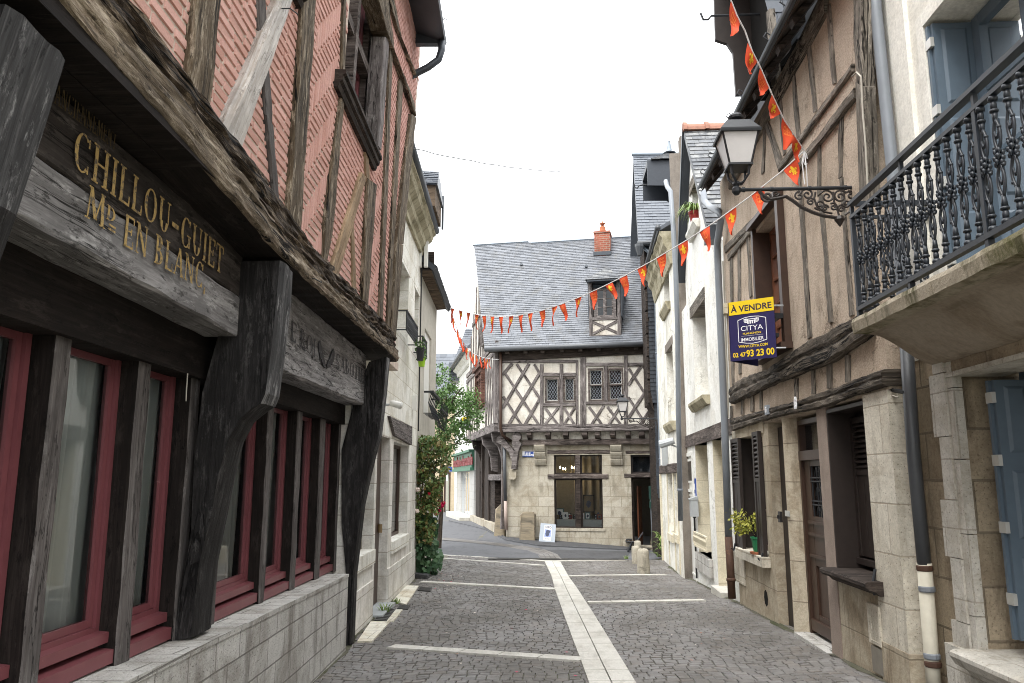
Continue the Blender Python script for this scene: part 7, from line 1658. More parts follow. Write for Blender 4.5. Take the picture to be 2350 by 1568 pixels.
    mb = MB(); s0, s1 = k(1711, 1300)[0], k(1686, 1300)[0]; z0, z1 = k(1700, 1338)[1], k(1700, 1270)[1]; mb.ring(F, s0, s1, z0, z1, .03, -.02, .02); mb.fbox(F, s0+.03, (s0+s1)/2-.006, z0+.03, z1-.03, -.02, .014); mb.fbox(F, (s0+s1)/2+.006, s1-.03, z0+.03, z1-.03, -.02, .014); mb.build('meter_cupboard', m_r63pale, T)
    mb = MB(); s, z = k(1758, 1373, .003); mb.fprism(F, [(s+.09*math.cos(t*.785), z+.1*math.sin(t*.785)) for t in range(8)], .0025, .0032); mb.build('vent_hole', m_void, T)
    # door 65 (edge-on) and door 63
    mb = MB(); mb.fbox(F, d5[0], d5[1], -.4, d5[3], -.2, -.115); mb.build('door', m_shutdark, T)
    mb = MB(); g0 = gz(2.55, 8.3); z0, z1 = g0+.04, d3[3]; aa, bb = d3[0]+.0, d3[1]-.0; zt3 = k(1865, 1045, -.14)[1]
    mb.ring(F, aa, bb, z0-.2, z1, .05, -.2, -.10); mb.fbox(F, aa+.05, bb-.05, zt3-.05, zt3+.05, -.2, -.08); mb.build('door_frame', m_brownp, T)
    mb = MB(); za, zb_ = k(1868, 1185, -.14)[1], k(1868, 1070, -.14)[1]
    L = (aa+.05, bb-.05); c0, c1 = L[0]+.2, L[1]-.2
    mb.fbox(F, L[0], c0, z0+.05, zt3-.05, -.18, -.13); mb.fbox(F, c1, L[1], z0+.05, zt3-.05, -.18, -.13); mb.fbox(F, c0, c1, zb_, zt3-.05, -.18, -.132); mb.fbox(F, c0, c1, za-.5, za, -.18, -.132); mb.fbox(F, c0, c1, z0+.05, z0+.2, -.18, -.132); mb.fbox(F, c0, c1, z0+.2, za-.5, -.17, -.15)
    for zz in (za-.08, za-.2, za-.42): mb.fbox(F, L[0]+.06, L[1]-.06, zz, zz+.03, -.14, -.115)
    mb.fbox(F, L[0]+.03, L[1]-.03, z0+.03, z0+.14, -.16, -.10)
    d = mb.build('door', m_brownp, T)
    mb = MB(); mb.fbox(F, c0, c1, za, zb_, -.175, -.165); mb.build('pane', m_glassd, d)
    mb = MB(); mx = (c0+c1)/2; zc = (za+zb_)/2; e = lambda s, z: F.W(s, z, -.135)
    for x in (c0+.05, mx-.04, mx+.04, c1-.05): mb.tube([e(x, za), e(x, zb_)], .009, 5)
    for zz in (zc-.1, zc+.1, za+.12, zb_-.12): mb.tube([e(c0, zz), e(c1, zz)], .009, 5)
    for zz in (za+.06, zb_-.06, zc):
        for sg in (-1, 1): mb.tube([e(mx+sg*(.02+.05*(1-math.cos(t*.6))), zz+.045*math.sin(t*.9)) for t in range(8)], .008, 5)
    mb.build('ironwork', m_iron, d)
    mb = MB(); mb.fbox(F, aa+.05, bb-.05, zt3+.05, z1-.05, -.19, -.17); mb.build('fanlight', m_glassd, T)
    mb = MB(); mb.fbox(F, aa-.02, bb+.02, -.4, g0+.03, -.3, .06); mb.build('threshold', m_plinth, T)
    mb = MB(); s, z = k(1843, 1170, -.06); s = d3[1]+.0; mb.fbox(F, s+.02, s+.16, 1.30, 1.36, .028, .04); mb.build('letter_slot', m_hinge, T)
    mb = MB(); s, z = k(1793, 1187, .02); mb.fbox(F, s+.02, s+.1, z-.06, z+.06, 0, .03); mb.lathe(F.W(s+.06, z, .03), [(.0, -.02), (.02, -.02), (.02, .02), (0, .02)], 8); mb.build('doorbell', m_fr_b, T)
    # near window recess with dark louvred shutters closed inside
    mb = MB(); mb.fbox(F, nw[0], nw[1], nw[2], nw[3], -.30, -.26); mb.build('recess_back', m_shutdark, T)
    mb = MB(); mb.fbox(F, nw[1]-.025, nw[1]+.004, nw[2]+.012, nw[3], -.26, .004); mb.fbox(F, nw[0], nw[1]-.026, nw[3]-.03, nw[3]+.002, -.26, .004); mb.build('recess_lining', m_shutdark, T)
    mid = (nw[0]+nw[1])/2
    shutter(nw[0]+.01, mid-.004, nw[2]+.12, nw[3]-.08, -.24, T); shutter(mid+.004, nw[1]-.03, nw[2]+.12, nw[3]-.08, -.24, T)
    mb = MB(); mb.fbox(F, nw[0]+.01, nw[1]-.01, nw[2]+.05, nw[2]+.1, -.26, -.17); mb.build('weather_bar', m_shutdark, T)
    mb = MB(); pr = [(-.36, nw[2]-.1), (.04, nw[2]-.1), (.07, nw[2]-.07), (.12, nw[2]-.055), (.15, nw[2]-.03), (.15, nw[2]-.005), (.13, nw[2]+.008), (-.36, nw[2]+.012)]; mb.pprism(F, pr, nw[0]-.13, nw[1]+.03); mb.build('wood_sill', m_dark, T)
    mb = MB(); mb.tube([F.W(nw[0]-.04, nw[2]+.1, .03), F.W(nw[0]-.04, nw[2]-.02, .06), F.W(nw[0]-.04, nw[2]-.10, .05)], .012, 6); mb.build('shutter_catch', m_iron, T)
    # service cupboard in the apron and pier
    s0, s1 = k(2021, 1440, .02)[0], k(1995, 1440, .02)[0]; z0, z1 = k(2008, 1478, .02)[1], k(2000, 1386, .02)[1]
    mb = MB(); mb.ring(F, s0, s1, z0, z1, .025, .0, .03); mb.fbox(F, s0+.025, s1-.025, z0+.025, z1-.025, .0, .024); mb.fbox(F, s1-.07, s1-.045, (z0+z1)/2-.05, (z0+z1)/2+.05, .024, .03); mb.build('service_cupboard', m_r63pale, T)
    mb = MB(); mb.fbox(F, s0+.01, s1-.01, z0-.22, z0-.02, .0201, .0215); mb.build('vent_hole', m_room, T)
    # house numbers
    s, z = k(1827, 925, .08); mb = MB(); textmesh(mb, '63', .16, lambda x, y, q: F.W(s-x*.6, z-.055+y, .085+q), .006, bold=.008); mb.build('number', m_swhite, T)
    s, z = k(1759, 941, .075); mb = MB(); mb.fbox(F, s-.06, s+.06, z-.055, z+.055, .05, .082); pl = mb.build('number_plate', m_expo, T)
    mb = MB(); textmesh(mb, '65', .09, lambda x, y, q: F.W(s-x*.8, z-.03+y, .083+q), .003, bold=.004); mb.build('number', m_swhite, pl)
    # eaves, roof, hoist dormer
    o_ = .31; e0, e1 = 5.75, k(1609, 434, o_)[0]
    mb = MB(); A, B = F.W(e1, ze+.0, o_+.03), F.W(e0, ze+.0, o_+.03); C, D = F.W(e0, ze+3.6, -2.6), F.W(e1, ze+3.6, -2.6); under(mb, A, B, C, D, .05); slates(mb, A, B, C, D, 26, .24); mb.build('roof', m_slated, T)
    mb = MB(); n = 22
    for i in range(n):
        z_, oo = ze-.07, o_
        a0, b0 = e0+(e1-e0)*i/n, e0+(e1-e0)*(i+1)/n-.006; mb.hexa([F.W(a0, ze-.08, o_), F.W(b0, ze-.08, o_), F.W(b0, ze+.26, -.02), F.W(a0, ze+.26, -.02), F.W(a0, ze-.06, o_), F.W(b0, ze-.06, o_), F.W(b0, ze+.28, -.02), F.W(a0, ze+.28, -.02)])
    mb.build('boarded_soffit', wood('dark_soffit', (.02, .014, .01), (.07, .05, .036), (.12, .09, .065), (1, 9, 1)), T)
    for i in range(12):
        s = e0+(e1-e0)*(i+.5)/12; mb = MB(); mb.hexa([F.W(s-.05, ze-.16, o_-.04), F.W(s+.05, ze-.16, o_-.04), F.W(s+.05, ze+.16, 0), F.W(s-.05, ze+.16, 0), F.W(s-.05, ze-.085, o_-.02), F.W(s+.05, ze-.085, o_-.02), F.W(s+.05, ze+.25, 0), F.W(s-.05, ze+.25, 0)]); mb.build('rafter_foot', m_dark, T)
    mb = MB(); mb.tube([F.W(e0, ze-.02, o_+.04), F.W(e1, ze-.02, o_+.04)], .022, 6); mb.build('gutter_strip', m_zinc, T)
    for i in range(9):
        s = e0+.5+(e1-e0-1)*i/8; mb = MB(); mb.tube([F.W(s, ze, o_+.05), F.W(s, ze+.04, o_+.10), F.W(s, ze+.09, o_+.07), F.W(s, ze+.06, o_+.03)], .007, 5); mb.build('gutter_hook', m_iron, T)
    y0, y1 = 8.7, 9.7; zl = atY(1640, 95, y1).z; x0 = atY(1640, 95, y1).x; zt = zl+1.5; xr = 3.9
    mb = MB(); sh = [(x0, zl), (x0+.02, zt), (xr, zt), (xr, zl-.8), (2.38, zl-.8), (2.37, zl-.2), (2.30, zl-.07), (2.15, zl-.01)]
    mb.prism([(x, y1-.06, z) for x, z in sh], [(x, y1, z) for x, z in sh])
    mb.box(x0, x0+.06, y0, y1, zt-.5, zt); mb.box(x0, xr, y0, y1, zt, zt+.08)
    dm = mb.build('hoist_dormer', m_shutdark, T)
    mb = MB(); mb.box(x0+.03, xr, y0, y0+.05, zl+.55, zt-.01); mb.build('dormer_side', m_shutdark, dm)
    sh2 = [(2.62, zl-.6), (2.62, zl-.1), (2.5, zl+.2), (2.35, zl+.5), (2.15, zt), (xr, zt), (xr, zl-.6)]
    mb = MB(); mb.prism([(x, y0, z) for x, z in sh2], [(x, y0+.05, z) for x, z in sh2]); 
    slates(mb, (2.62, y0-.01, zl-.6), (xr, y0-.01, zl-.6), (xr, y0-.01, zt), (2.3, y0-.01, zt), 12, .2); mb.build('dormer_cheek', m_slated, dm)
    mb = MB(); ym = (y0+y1)/2; p = atY(1654, 36, ym); mb.tube([p+Vector((.8, 0, 0)), p, p+Vector((-.12, 0, .0)), p+Vector((-.16, 0, -.05)), p+Vector((-.22, 0, -.05)), p+Vector((-.25, 0, .04))], .014, 6); mb.build('hoist_hook', m_iron, dm)
    mb = MB(); mb.box(2.62, 3.6, y0+.06, y1-.07, zl-.9, zt-.02); mb.build('dormer_void', m_void, dm)
    # chimney pot peeping over the eaves
    p = atY(1711, 258, 12.6); mb = MB(); mb.lathe(p, [(.09, -1.2), (.09, .1), (.075, .13), (.075, .2), (0, .2)], 10); mb.build('flue_pot', m_terra, T)
    # cable on the facade
    mb = MB(); mb.tube([F.W(*k(u, v, .07), .07) for u, v in ((1955, 176), (1966, 166), (1976, 176), (1980, 260), (1986, 330), (1992, 440))], .007, 5); mb.build('cable', m_cablew, T)
    mb = MB(); mb.fbox(F, *sorted((k(1672, 830, .03)[0], k(1664, 830, .03)[0])), k(1668, 715, .05)[1], k(1668, 690, .05)[1], 0, .06); mb.build('junction_box', m_creamst, T)
    # potted plant on the sill
    p = F.W(k(1738, 1250, .04)[0], gw[2]+.0, .03); G = thing('potted_plant', 'yellow-green shrub in a green pot on the sill between dark shutters', 'potted plant', p)
    mb = MB(); mb.lathe(p, [(0, .03), (.06, .03), (.085, .19), (.095, .19), (.095, .21), (0, .2)], 12); mb.build('pot', m_potg, G)
    mb = MB(); mb.lathe(p, [(0, 0), (.10, 0), (.11, .028), (0, .028)], 12); mb.build('saucer', m_terra, G)
    mb = MB(); L_ = []
    for _ in range(60):
        c = p+Vector((rnd(-.26, .04), rnd(-.02, .30), rnd(.24, .50)))
        for _ in range(9): L_.append(c+Vector((random.gauss(0, .028), random.gauss(0, .03), random.gauss(0, .028))))
    leaves(mb, L_, .022, .6); mb.build('foliage', m_leafy, G)
    mb = MB()
    for _ in range(9): mb.tube([p+Vector((0, 0, .18)), p+Vector((rnd(-.2, .0), rnd(0, .25), rnd(.28, .45)))], .006, 4)
    mb.build('stem', m_bark, G)
house63()

# ------------------------------------------------------------------ right: cream house with the cast-iron balcony
def balcony_house():
    F = R0; k = lambda u, v, o=0: F.h(u, v, o); OB = .58; sE = 6.22
    T = thing('balcony_house', 'cream house with blue shutters and a cast-iron balcony at the right edge', 'house', F.W(4, 0, -1.5))
    zT = k(1958, 733, OB)[1]; zB_ = k(1956, 767, OB)[1]; sB = k(1957, 740, OB)[0]
    a = k(2152, 300)[0]; UW = (a-1.25, a, zT-.02, k(2145, 40)[1]); L0 = k(2218, 1100)[0]; zs = k(2240, 1500, .1)[1]; LW = (L0-1.4, L0, zs, k(2205, 852)[1])
    mb = MB(); mb.wall(F, 1.0, sE, zT-.25, 9.5, [UW], 0, .3); mb.build('upper_wall', m_r0up, T)
    mb = MB(); mb.wall(F, 1.0, sE, -.5, zT-.25, [LW], -.01, .4); mb.build('ground_wall', m_r0low, T)
    mb = MB(); mb.fbox(F, 1, sE, -.5, 9.5, -3, -2.9); mb.build('inner_wall', m_void, T)
    # pilaster strips, moulded frames
    for (u0, u1, o) in ((2060, 2098, .035), (2046, 2058, .015)):
        x0, x1 = sorted((k(u0, 300, o)[0], k(u1, 300, o)[0])); mb = MB(); mb.fbox(F, x0, x1, zT-.2, 9.5, -.02, o); mb.build('pilaster', m_r0up, T)
    mb = MB(); w = .09
    mb.fbox(F, UW[1]-.004, UW[1]+w, UW[2], UW[3]+w, -.02, .04); mb.fbox(F, UW[0]-w, UW[1]-.005, UW[3]-.004, UW[3]+w, -.02, .038); mb.fbox(F, UW[1]+w, UW[1]+w+.035, UW[2], UW[3]+w+.03, -.02, .02); mb.fbox(F, UW[0]-w, UW[1]+w-.001, UW[3]+w, UW[3]+w+.035, -.02, .021); mb.build('window_surround', m_r0up, T)
    mb = MB(); z = k(2020, 15)[1]; mb.fbox(F, 1, sE-.05, 8.6, 8.75, -.02, .06); mb.build('string_course', m_r0up, T)
    def panel_shutter(F, s0, s1, z0, z1, o0, o1, parent, s_axis=True):
        # folded against the reveal: leaves standing perpendicular to the wall, in the plane s = const
        mb = MB(); t = .03
        for i in range(2):
            s = s1-t*i-.006*i; mb.fbox(F, s-t, s, z0, z1, o0, o1-.02*i)
        s = s1-2*t-.006
        g = .055; n = 3; hh = (z1-z0)/n
        for i in range(n):
            a_, b_ = z0+hh*i+.07, z0+hh*(i+1)-.04
            mb.hexa([F.W(s, a_, o0+g), F.W(s, a_, o1-g-.02), F.W(s-.012, a_+.02, o1-g-.04), F.W(s-.012, a_+.02, o0+g+.02), F.W(s, b_, o0+g), F.W(s, b_, o1-g-.02), F.W(s-.012, b_-.02, o1-g-.04), F.W(s-.012, b_-.02, o0+g+.02)])
        sh = mb.build('shutter', m_blue, parent)
        for zz in (z0+.15*(z1-z0), z0+.42*(z1-z0), z0+.68*(z1-z0), z0+.93*(z1-z0)):
            mb = MB(); mb.fbox(F, s1-2*t-.012, s1+.004, zz-.035, zz+.035, o1-.02, o1+.006); mb.build('hinge', m_hinge, sh)
    panel_shutter(F, 0, UW[1]-.02, UW[2]+.05, UW[3]-.03, -.28, .03, T); panel_shutter(F, 0, LW[1]-.16, LW[2]+.1, LW[3]-.08, -.36, -.10, T)
    for h_, oo in ((UW, -.26), (LW, -.36)):
        mid = (h_[0]+h_[1])/2-.1
        for x0, x1 in ((h_[0]+.02, mid), (mid+.004, h_[1]-.09)):
            casement(F, T, x0, x1, h_[2]+.03, h_[3]-.02, oo, 1, 4, .085, m_blued, m_glassd, bw=.03, name='french_window' if h_ is UW else 'window')
    # right-hand shutter of the upper window, folded back on the wall
    mb = MB(); x1 = UW[0]-.02; mb.fbox(F, x1-.5, x1, UW[2]+.05, UW[3]-.03, .01, .05); mb.build('shutter', m_blue, T)
    # stone surround of the ground-floor window
    zt = LW[3]
    for s0, s1, o, nm in ((LW[1]-.005, LW[1]+.07, .035, 'inner_jamb_moulding'), (LW[1]+.072, LW[1]+.22, .05, 'jamb')):
        mb = MB()
        z = -.1; i = 0
        while z < zt+.1:
            h = min(rnd(.38, .52), zt+.1-z+.01); e = (.07 if i % 2 else 0) if nm == 'jamb' else 0
            mb.fbox(F, s0, s1+e, z, z+h-.006, -.03, o+rnd(-.002, .002)); z += h; i += 1
        mb.build(nm, m_r0jamb, T)
    mb = MB(); mb.fbox(F, LW[0]-.1, LW[1]+.38, zt+.0, zt+.55, -.02, .03); mb.build('lintel', m_r0low, T)
    mb = MB(); mb.fbox(F, LW[0]-.1, LW[1]+.069, zt-.03, zt+.001, -.3, .045); mb.build('lintel_moulding', m_r0jamb, T)
    mb = MB(); pr = [(-.35, zs-.18), (.06, zs-.18), (.10, zs-.13), (.17, zs-.09), (.2, zs-.04), (.2, zs-.015), (.17, zs), (-.35, zs+.01)]; mb.pprism(F, pr, LW[0]-.1, LW[1]+.03); mb.build('sill', m_r0jamb, T)
    mb = MB(); s0, s1 = LW[1]+.04, LW[1]+.36; mb.fbox(F, s0, s1, -.3, k(2200, 1485, .06)[1], -.02, .075); mb.build('plinth_stone', m_r0jamb, T)
    # balcony slab with coved underside
    S0, S1 = 2.4, sB
    n = 14; pr = [(0, zT), (OB, zT), (OB+.01, zT-.03), (OB, zB_)]
    zc = zB_-.24
    for t in range(n+1):
        a_ = t/n; pr.append((OB-.10-(OB-.10)*a_, zB_-.01-(zB_-.01-zc)*(1-math.cos(a_*math.pi))/2))
    mb = MB(); N = 24; rings = []
    for i in range(N+1):
        s = S0+(S1-S0)*i/N; cut = 0
        rings.append([F.W(s, z+(.008*mnoise.noise(Vector((s*7, z*9, o*5)))), o+(.01*mnoise.noise(Vector((s*5, z*7, 3))) if o > .3 else 0)) for o, z in pr])
    L = len(pr); verts = [p for r in rings for p in r]; faces = []; mis = []
    for i in range(N):
        for j in range(L):
            k2 = (j+1) % L; faces.append((i*L+j, i*L+k2, (i+1)*L+k2, (i+1)*L+j)); mis.append(0 if j < 4 else 1)
    b0 = len(mb.f); mb.add(verts, faces+[tuple(range(L))[::-1], tuple(range(N*L, N*L+L))]); mb.mi[b0:b0+len(mis)] = mis
    mb.build('balcony_slab', [m_balc, m_soffst], T)
    # railing
    zr0 = k(1958, 718, OB-.04)[1]; zr1 = k(1946, 508, OB-.04)[1]; zh = k(1941, 481, OB-.04)[1]; oR = OB-.04; e = sB-.03
    mb = MB(); mb.fbox(F, S0, e, zh-.014, zh+.014, oR-.026, oR+.026); R_ = mb.build('balcony_railing', m_balir, T)
    mb = MB(); mb.fbox(F, S0, e, zr1-.012, zr1+.012, oR-.018, oR+.018); mb.build('upper_rail', m_balir, R_)
    mb = MB(); mb.fbox(F, S0, e, zr0-.015, zr0+.015, oR-.02, oR+.02); mb.build('lower_rail', m_balir, R_)
    for zz, hw in ((zh, .019), (zr1, .011), (zr0, .014)):
        mb = MB(); mb.fbox(F, e-.025, e+.01, zz-hw, zz+hw, 0, oR-.031); mb.build('return_rail', m_balir, R_)
    for s in (e-.01, e-.84, e-1.72, e-2.55):
        mb = MB(); mb.fbox(F, s-.016, s+.016, zT, zr0-.016, oR-.016, oR+.016); mb.fbox(F, s-.012, s+.012, zr1+.013, zh-.021, oR-.012, oR+.012)
        if s in (e-.01, e-1.72): mb.fbox(F, s-.016, s+.016, zr0+.016, zr1-.013, oR-.016, oR+.016)
        mb.build('stanchion', m_balir, R_)
    H = zr1-zr0-.028
    def baluster(mb, B, ax):
        # B: world foot, ax: unit vector along the rail; ornate cast-iron: square caps, twin stems, oval loops with leaf bosses
        up = Vector((0, 0, 1)); q = lambda x, z, y=0: B+ax*x+up*z+ax.cross(up)*y
        for z0, z1, w in ((0, .025, .030), (.025, .07, .020), (.07, .085, .028), (H-.085, H-.07, .028), (H-.07, H-.025, .020), (H-.025, H, .030)):
            w *= .8; mb.lathe(q(0, z0), [(w*.9, 0), (w, (z1-z0)*.5), (w*.8, z1-z0)], 8)
        mb.tube([q(0, .085), q(0, H*.22)], [.016, .010], 6); mb.tube([q(0, H*.80), q(0, H-.085)], [.010, .015], 6)
        for sg in (-1, 1):
            mb.tube([q(sg*.028*math.sin(t*math.pi/8)*(1.15 if sg > 0 else .9), H*.20+t*H*.27/8, 0) for t in range(9)], .0085, 5)
            mb.tube([q(sg*.026*math.sin(t*math.pi/8)*(.9 if sg > 0 else 1.15), H*.55+t*H*.27/8, 0) for t in range(9)], .0085, 5)
            for z0 in (.30, .66): mb.tube([q(sg*(.004+.012*t/6*math.cos(t*1.1)), H*z0+.014*t/6*math.sin(t*1.1)*2+t*.006) for t in range(7)], .006, 4)
            mb.lathe(q(sg*.026, H*(.26 if sg > 0 else .74)), [(0, -.012), (.012, -.004), (.012, .004), (0, .012)], 6); mb.lathe(q(sg*.03, H*(.44 if sg < 0 else .60)), [(0, -.012), (.011, -.004), (.011, .004), (0, .012)], 6)
        for z0, r in ((.47, .019), (.51, .024), (.555, .017)):
            for a in range(5):
                t = a*1.257+z0*20; mb.lathe(q(.018*math.cos(t), H*z0+.006*math.sin(t*2), .018*math.sin(t)), [(0, -.018), (r*.5, -.006), (r*.55, .006), (0, .018)], 6)
    mb = MB(); baluster(mb, F.W(e-.11, zr0+.014, oR), F.d.to_3d()); B0 = mb.build('baluster', m_balir, R_, smooth=True)
    sp = .118
    for i in range(1, 27):
        if abs(.11+sp*i-1.71) < .04: continue
        dup(B0, (0, -sp*i, 0))
    mb = MB(); baluster(mb, F.W(e-.01, zr0+.014, oR-.12), F.n.to_3d()); B1 = mb.build('baluster', m_balir, R_, smooth=True)
    for i in range(1, 4): dup(B1, (sp*i, 0, 0))
    # pipes
    P = lambda L, o: [F.W(*k(u, v, o), o) for u, v in L]
    pipe(F, [(2005, -60), (2010, 20), (2046, 366), (2074, 700), (2078, 770), (2096, 1033), (2121, 1296)], .10, .046, m_pvcg, T, rings=1.6, n=12).name = 'downpipe'
    pipe(F, [(2078, 760), (2096, 1033), (2121, 1296)], .102, .0475, m_pvcd, T, rings=3, n=12)
    pipe(F, [(2121, 1292), (2137, 1500), (2146, 1600)], .10, .05, m_whitepipe, T, rings=.7, n=12)
    for u, v, m_ in ((2122, 1304, m_rust), (2127, 1352, m_pvcg), (2139, 1506, m_pvcg), (2141, 1524, m_rust)):
        c = F.W(*k(u, v, .10), .10); mb = MB(); mb.lathe(c, [(.051, -.02), (.056, -.012), (.056, .012), (.051, .02)], 12); mb.build('pipe_collar', m_, T)
    mb = MB(); mb.tube(P([(2074, 912), (2086, 1070), (2112, 1330), (2132, 1590)], .05), .028, 8); mb.build('conduit', m_whitepipe, T, smooth=True)
    mb = MB(); mb.tube(P([(1992, 768), (2010, 866), (2020, 890), (2060, 898), (2076, 900)], .14), .016, 6); mb.build('cable', m_cable, T); mb = MB(); mb.tube(P([(1988, 770), (2000, 800), (2030, 880), (2042, 906), (2062, 912)], .15), .006, 5); mb.build('cable', m_cablew, T)
    mb = MB(); mb.fbox(F, sE-.02, sE+.02, 2.2, 3.0, -.03, .02); mb.build('dark_recess', m_void, T)
balcony_house()
# ------------------------------------------------------------------ wall lanterns on scrolled brackets
def lantern(org, k, label, metal, arm):
    # org: foot of the lantern (joint with the arm); x towards the wall, z up; k: scale
    T = thing('wall_lantern', label, 'street lamp', org, 'lanterns on scrolled wall brackets')
    O = Vector(org); W = lambda x, y, z: O+Vector((x*k, y*k, z*k))
    q = .003583; sq = lambda w, z, x=.02: [W(x-w, -w, z), W(x+w, -w, z), W(x+w, w, z), W(x-w, w, z)]
    cx = .025; S = lambda w, z: sq(w, z, cx)
    mb = MB(); mb.loft([S(.165, .490), S(.165, .505), S(.10, .60), S(.095, .605), S(.02, .61)]); mb.lathe(W(cx, 0, .605), [(r*k, z*k) for r, z in ((.03, 0), (.03, .03), (.065, .045), (.068, .065), (.05, .09), (.02, .10), (0, .10))], 14)
    mb.loft([S(.172, .470), S(.176, .488), S(.165, .490)]); mb.build('lantern_roof', metal, T)
    wt, wb, z0, z1 = .150, .092, .205, .470
    mb = MB()
    for sx in (-1, 1):
        for sy_ in (-1, 1):
            a, b = W(cx+sx*wb, sy_*wb, z0), W(cx+sx*wt, sy_*wt, z1); mb.tube([a, b], .009*k, 4)
    mb.loft([S(wb+.012, z0-.012), S(wb+.012, z0+.006)]);
    for sx in (-1, 1):
        for sy_ in (-1, 1): mb.tube([W(cx+sx*wb*.85, sy_*wb*.85, z0-.01), W(cx+sx*.07, sy_*.07, .12), W(cx+sx*.03, sy_*.03, .06), W(0, 0, .05)], .011*k, 6)
    mb.lathe(W(0, 0, .0), [(r*k, z*k) for r, z in ((0, -.05), (.02, -.045), (.038, -.02), (.04, .01), (.022, .03), (.035, .05), (.03, .07), (0, .07))], 10); mb.build('lantern_frame', metal, T)
    m = .006
    for sgn, ax in ((-1, 'x'), (1, 'x'), (-1, 'y'), (1, 'y')):
        mb = MB()
        if ax == 'x': P = [W(cx+sgn*(wb), -wb+m, z0+.01), W(cx+sgn*(wb), wb-m, z0+.01), W(cx+sgn*wt, wt-m, z1), W(cx+sgn*wt, -wt+m, z1)]
        else: P = [W(cx-wb+m, sgn*wb, z0+.01), W(cx+wb-m, sgn*wb, z0+.01), W(cx+wt-m, sgn*wt, z1), W(cx-wt+m, sgn*wt, z1)]
        mb.add(P, [(0, 1, 2, 3)]); mb.build('glass_pane', m_lampgl, T)
    # arm with cast scrollwork, drawn in the plane across the wall
    mb = MB(); L = arm; P = lambda u, v: W((u-1690)*q, 0, (436-v)*q)
    mb.tube([W(0, 0, 0), W(L, 0, 0)], .017*k, 8)
    for x in (.06, .3, .62, .92): mb.tube([W(x-.012, 0, 0), W(x+.012, 0, 0)], .023*k, 8)
    mb.build('arm', metal, T)
    def sp(u, v, r, a0, turns, r1=.15, n=26): return [P(u+r*(1-(1-r1)*t/n)*math.cos(a0+turns*6.283*t/n), v-r*(1-(1-r1)*t/n)*math.sin(a0+turns*6.283*t/n)) for t in range(n+1)]
    mb = MB(); t_ = .012*k
    mb.tube([P(*p) for p in ((1744, 440), (1752, 452), (1768, 462), (1790, 459), (1806, 455), (1822, 466), (1840, 482), (1866, 496), (1890, 505), (1912, 509), (1930, 512))], [t_*1.3]*11, 6)
    mb.tube(sp(1762, 455, 14, 2.4, 1.6), t_, 5); mb.tube(sp(1783, 447, 8, 0, -1.3), t_*.8, 5)
    for u, v, r, a, tn in ((1857, 451, 15, 3.0, -1.5), (1864, 470, 10, .4, 1.4), (1838, 455, 12, 1.4, 1.2), (1884, 478, 14, 3.6, 1.4), (1903, 458, 17, 2.6, -1.6), (1934, 458, 17, .5, 1.6), (1896, 486, 9, 0, 1.4), (1916, 484, 10, 2.2, -1.4), (1934, 488, 9, 1.2, 1.4), (1946, 476, 10, 3.2, 1.5), (1958, 456, 12, 2.5, -1.3)): mb.tube(sp(u, v, r, a, tn), t_*.75, 5)
    mb.tube([P(1876, 446), P(1872, 462), P(1878, 484), P(1894, 496), P(1912, 500)], t_*.8, 5); mb.tube([P(1952, 444), P(1966, 456), P(1970, 474), P(1958, 492), P(1942, 504)], t_*.8, 5); mb.tube([P(1918, 446), P(1918, 470), P(1925, 494), P(1928, 510)], t_*.8, 5)
    mb.lathe(P(1928, 516), [(r*k, z*k) for r, z in ((0, -.065), (.012, -.05), (.03, -.02), (.045, .0), (.035, .03), (.0, .04))], 8)
    mb.tube([P(1972, 436), P(1975, 520)], t_, 6)
    mb.build('scroll_bracket', m_rustir, T)
lantern(atY(1690, 436, 6.55), 1.0, 'large black lantern on a scrolled bracket over the street, grey frosted panes', m_iron, 1.05)
lantern(atY(1427, 961, 21.3), .93, 'small distant lantern on a scrolled bracket in front of the corner house lattice', m_iron, .98)

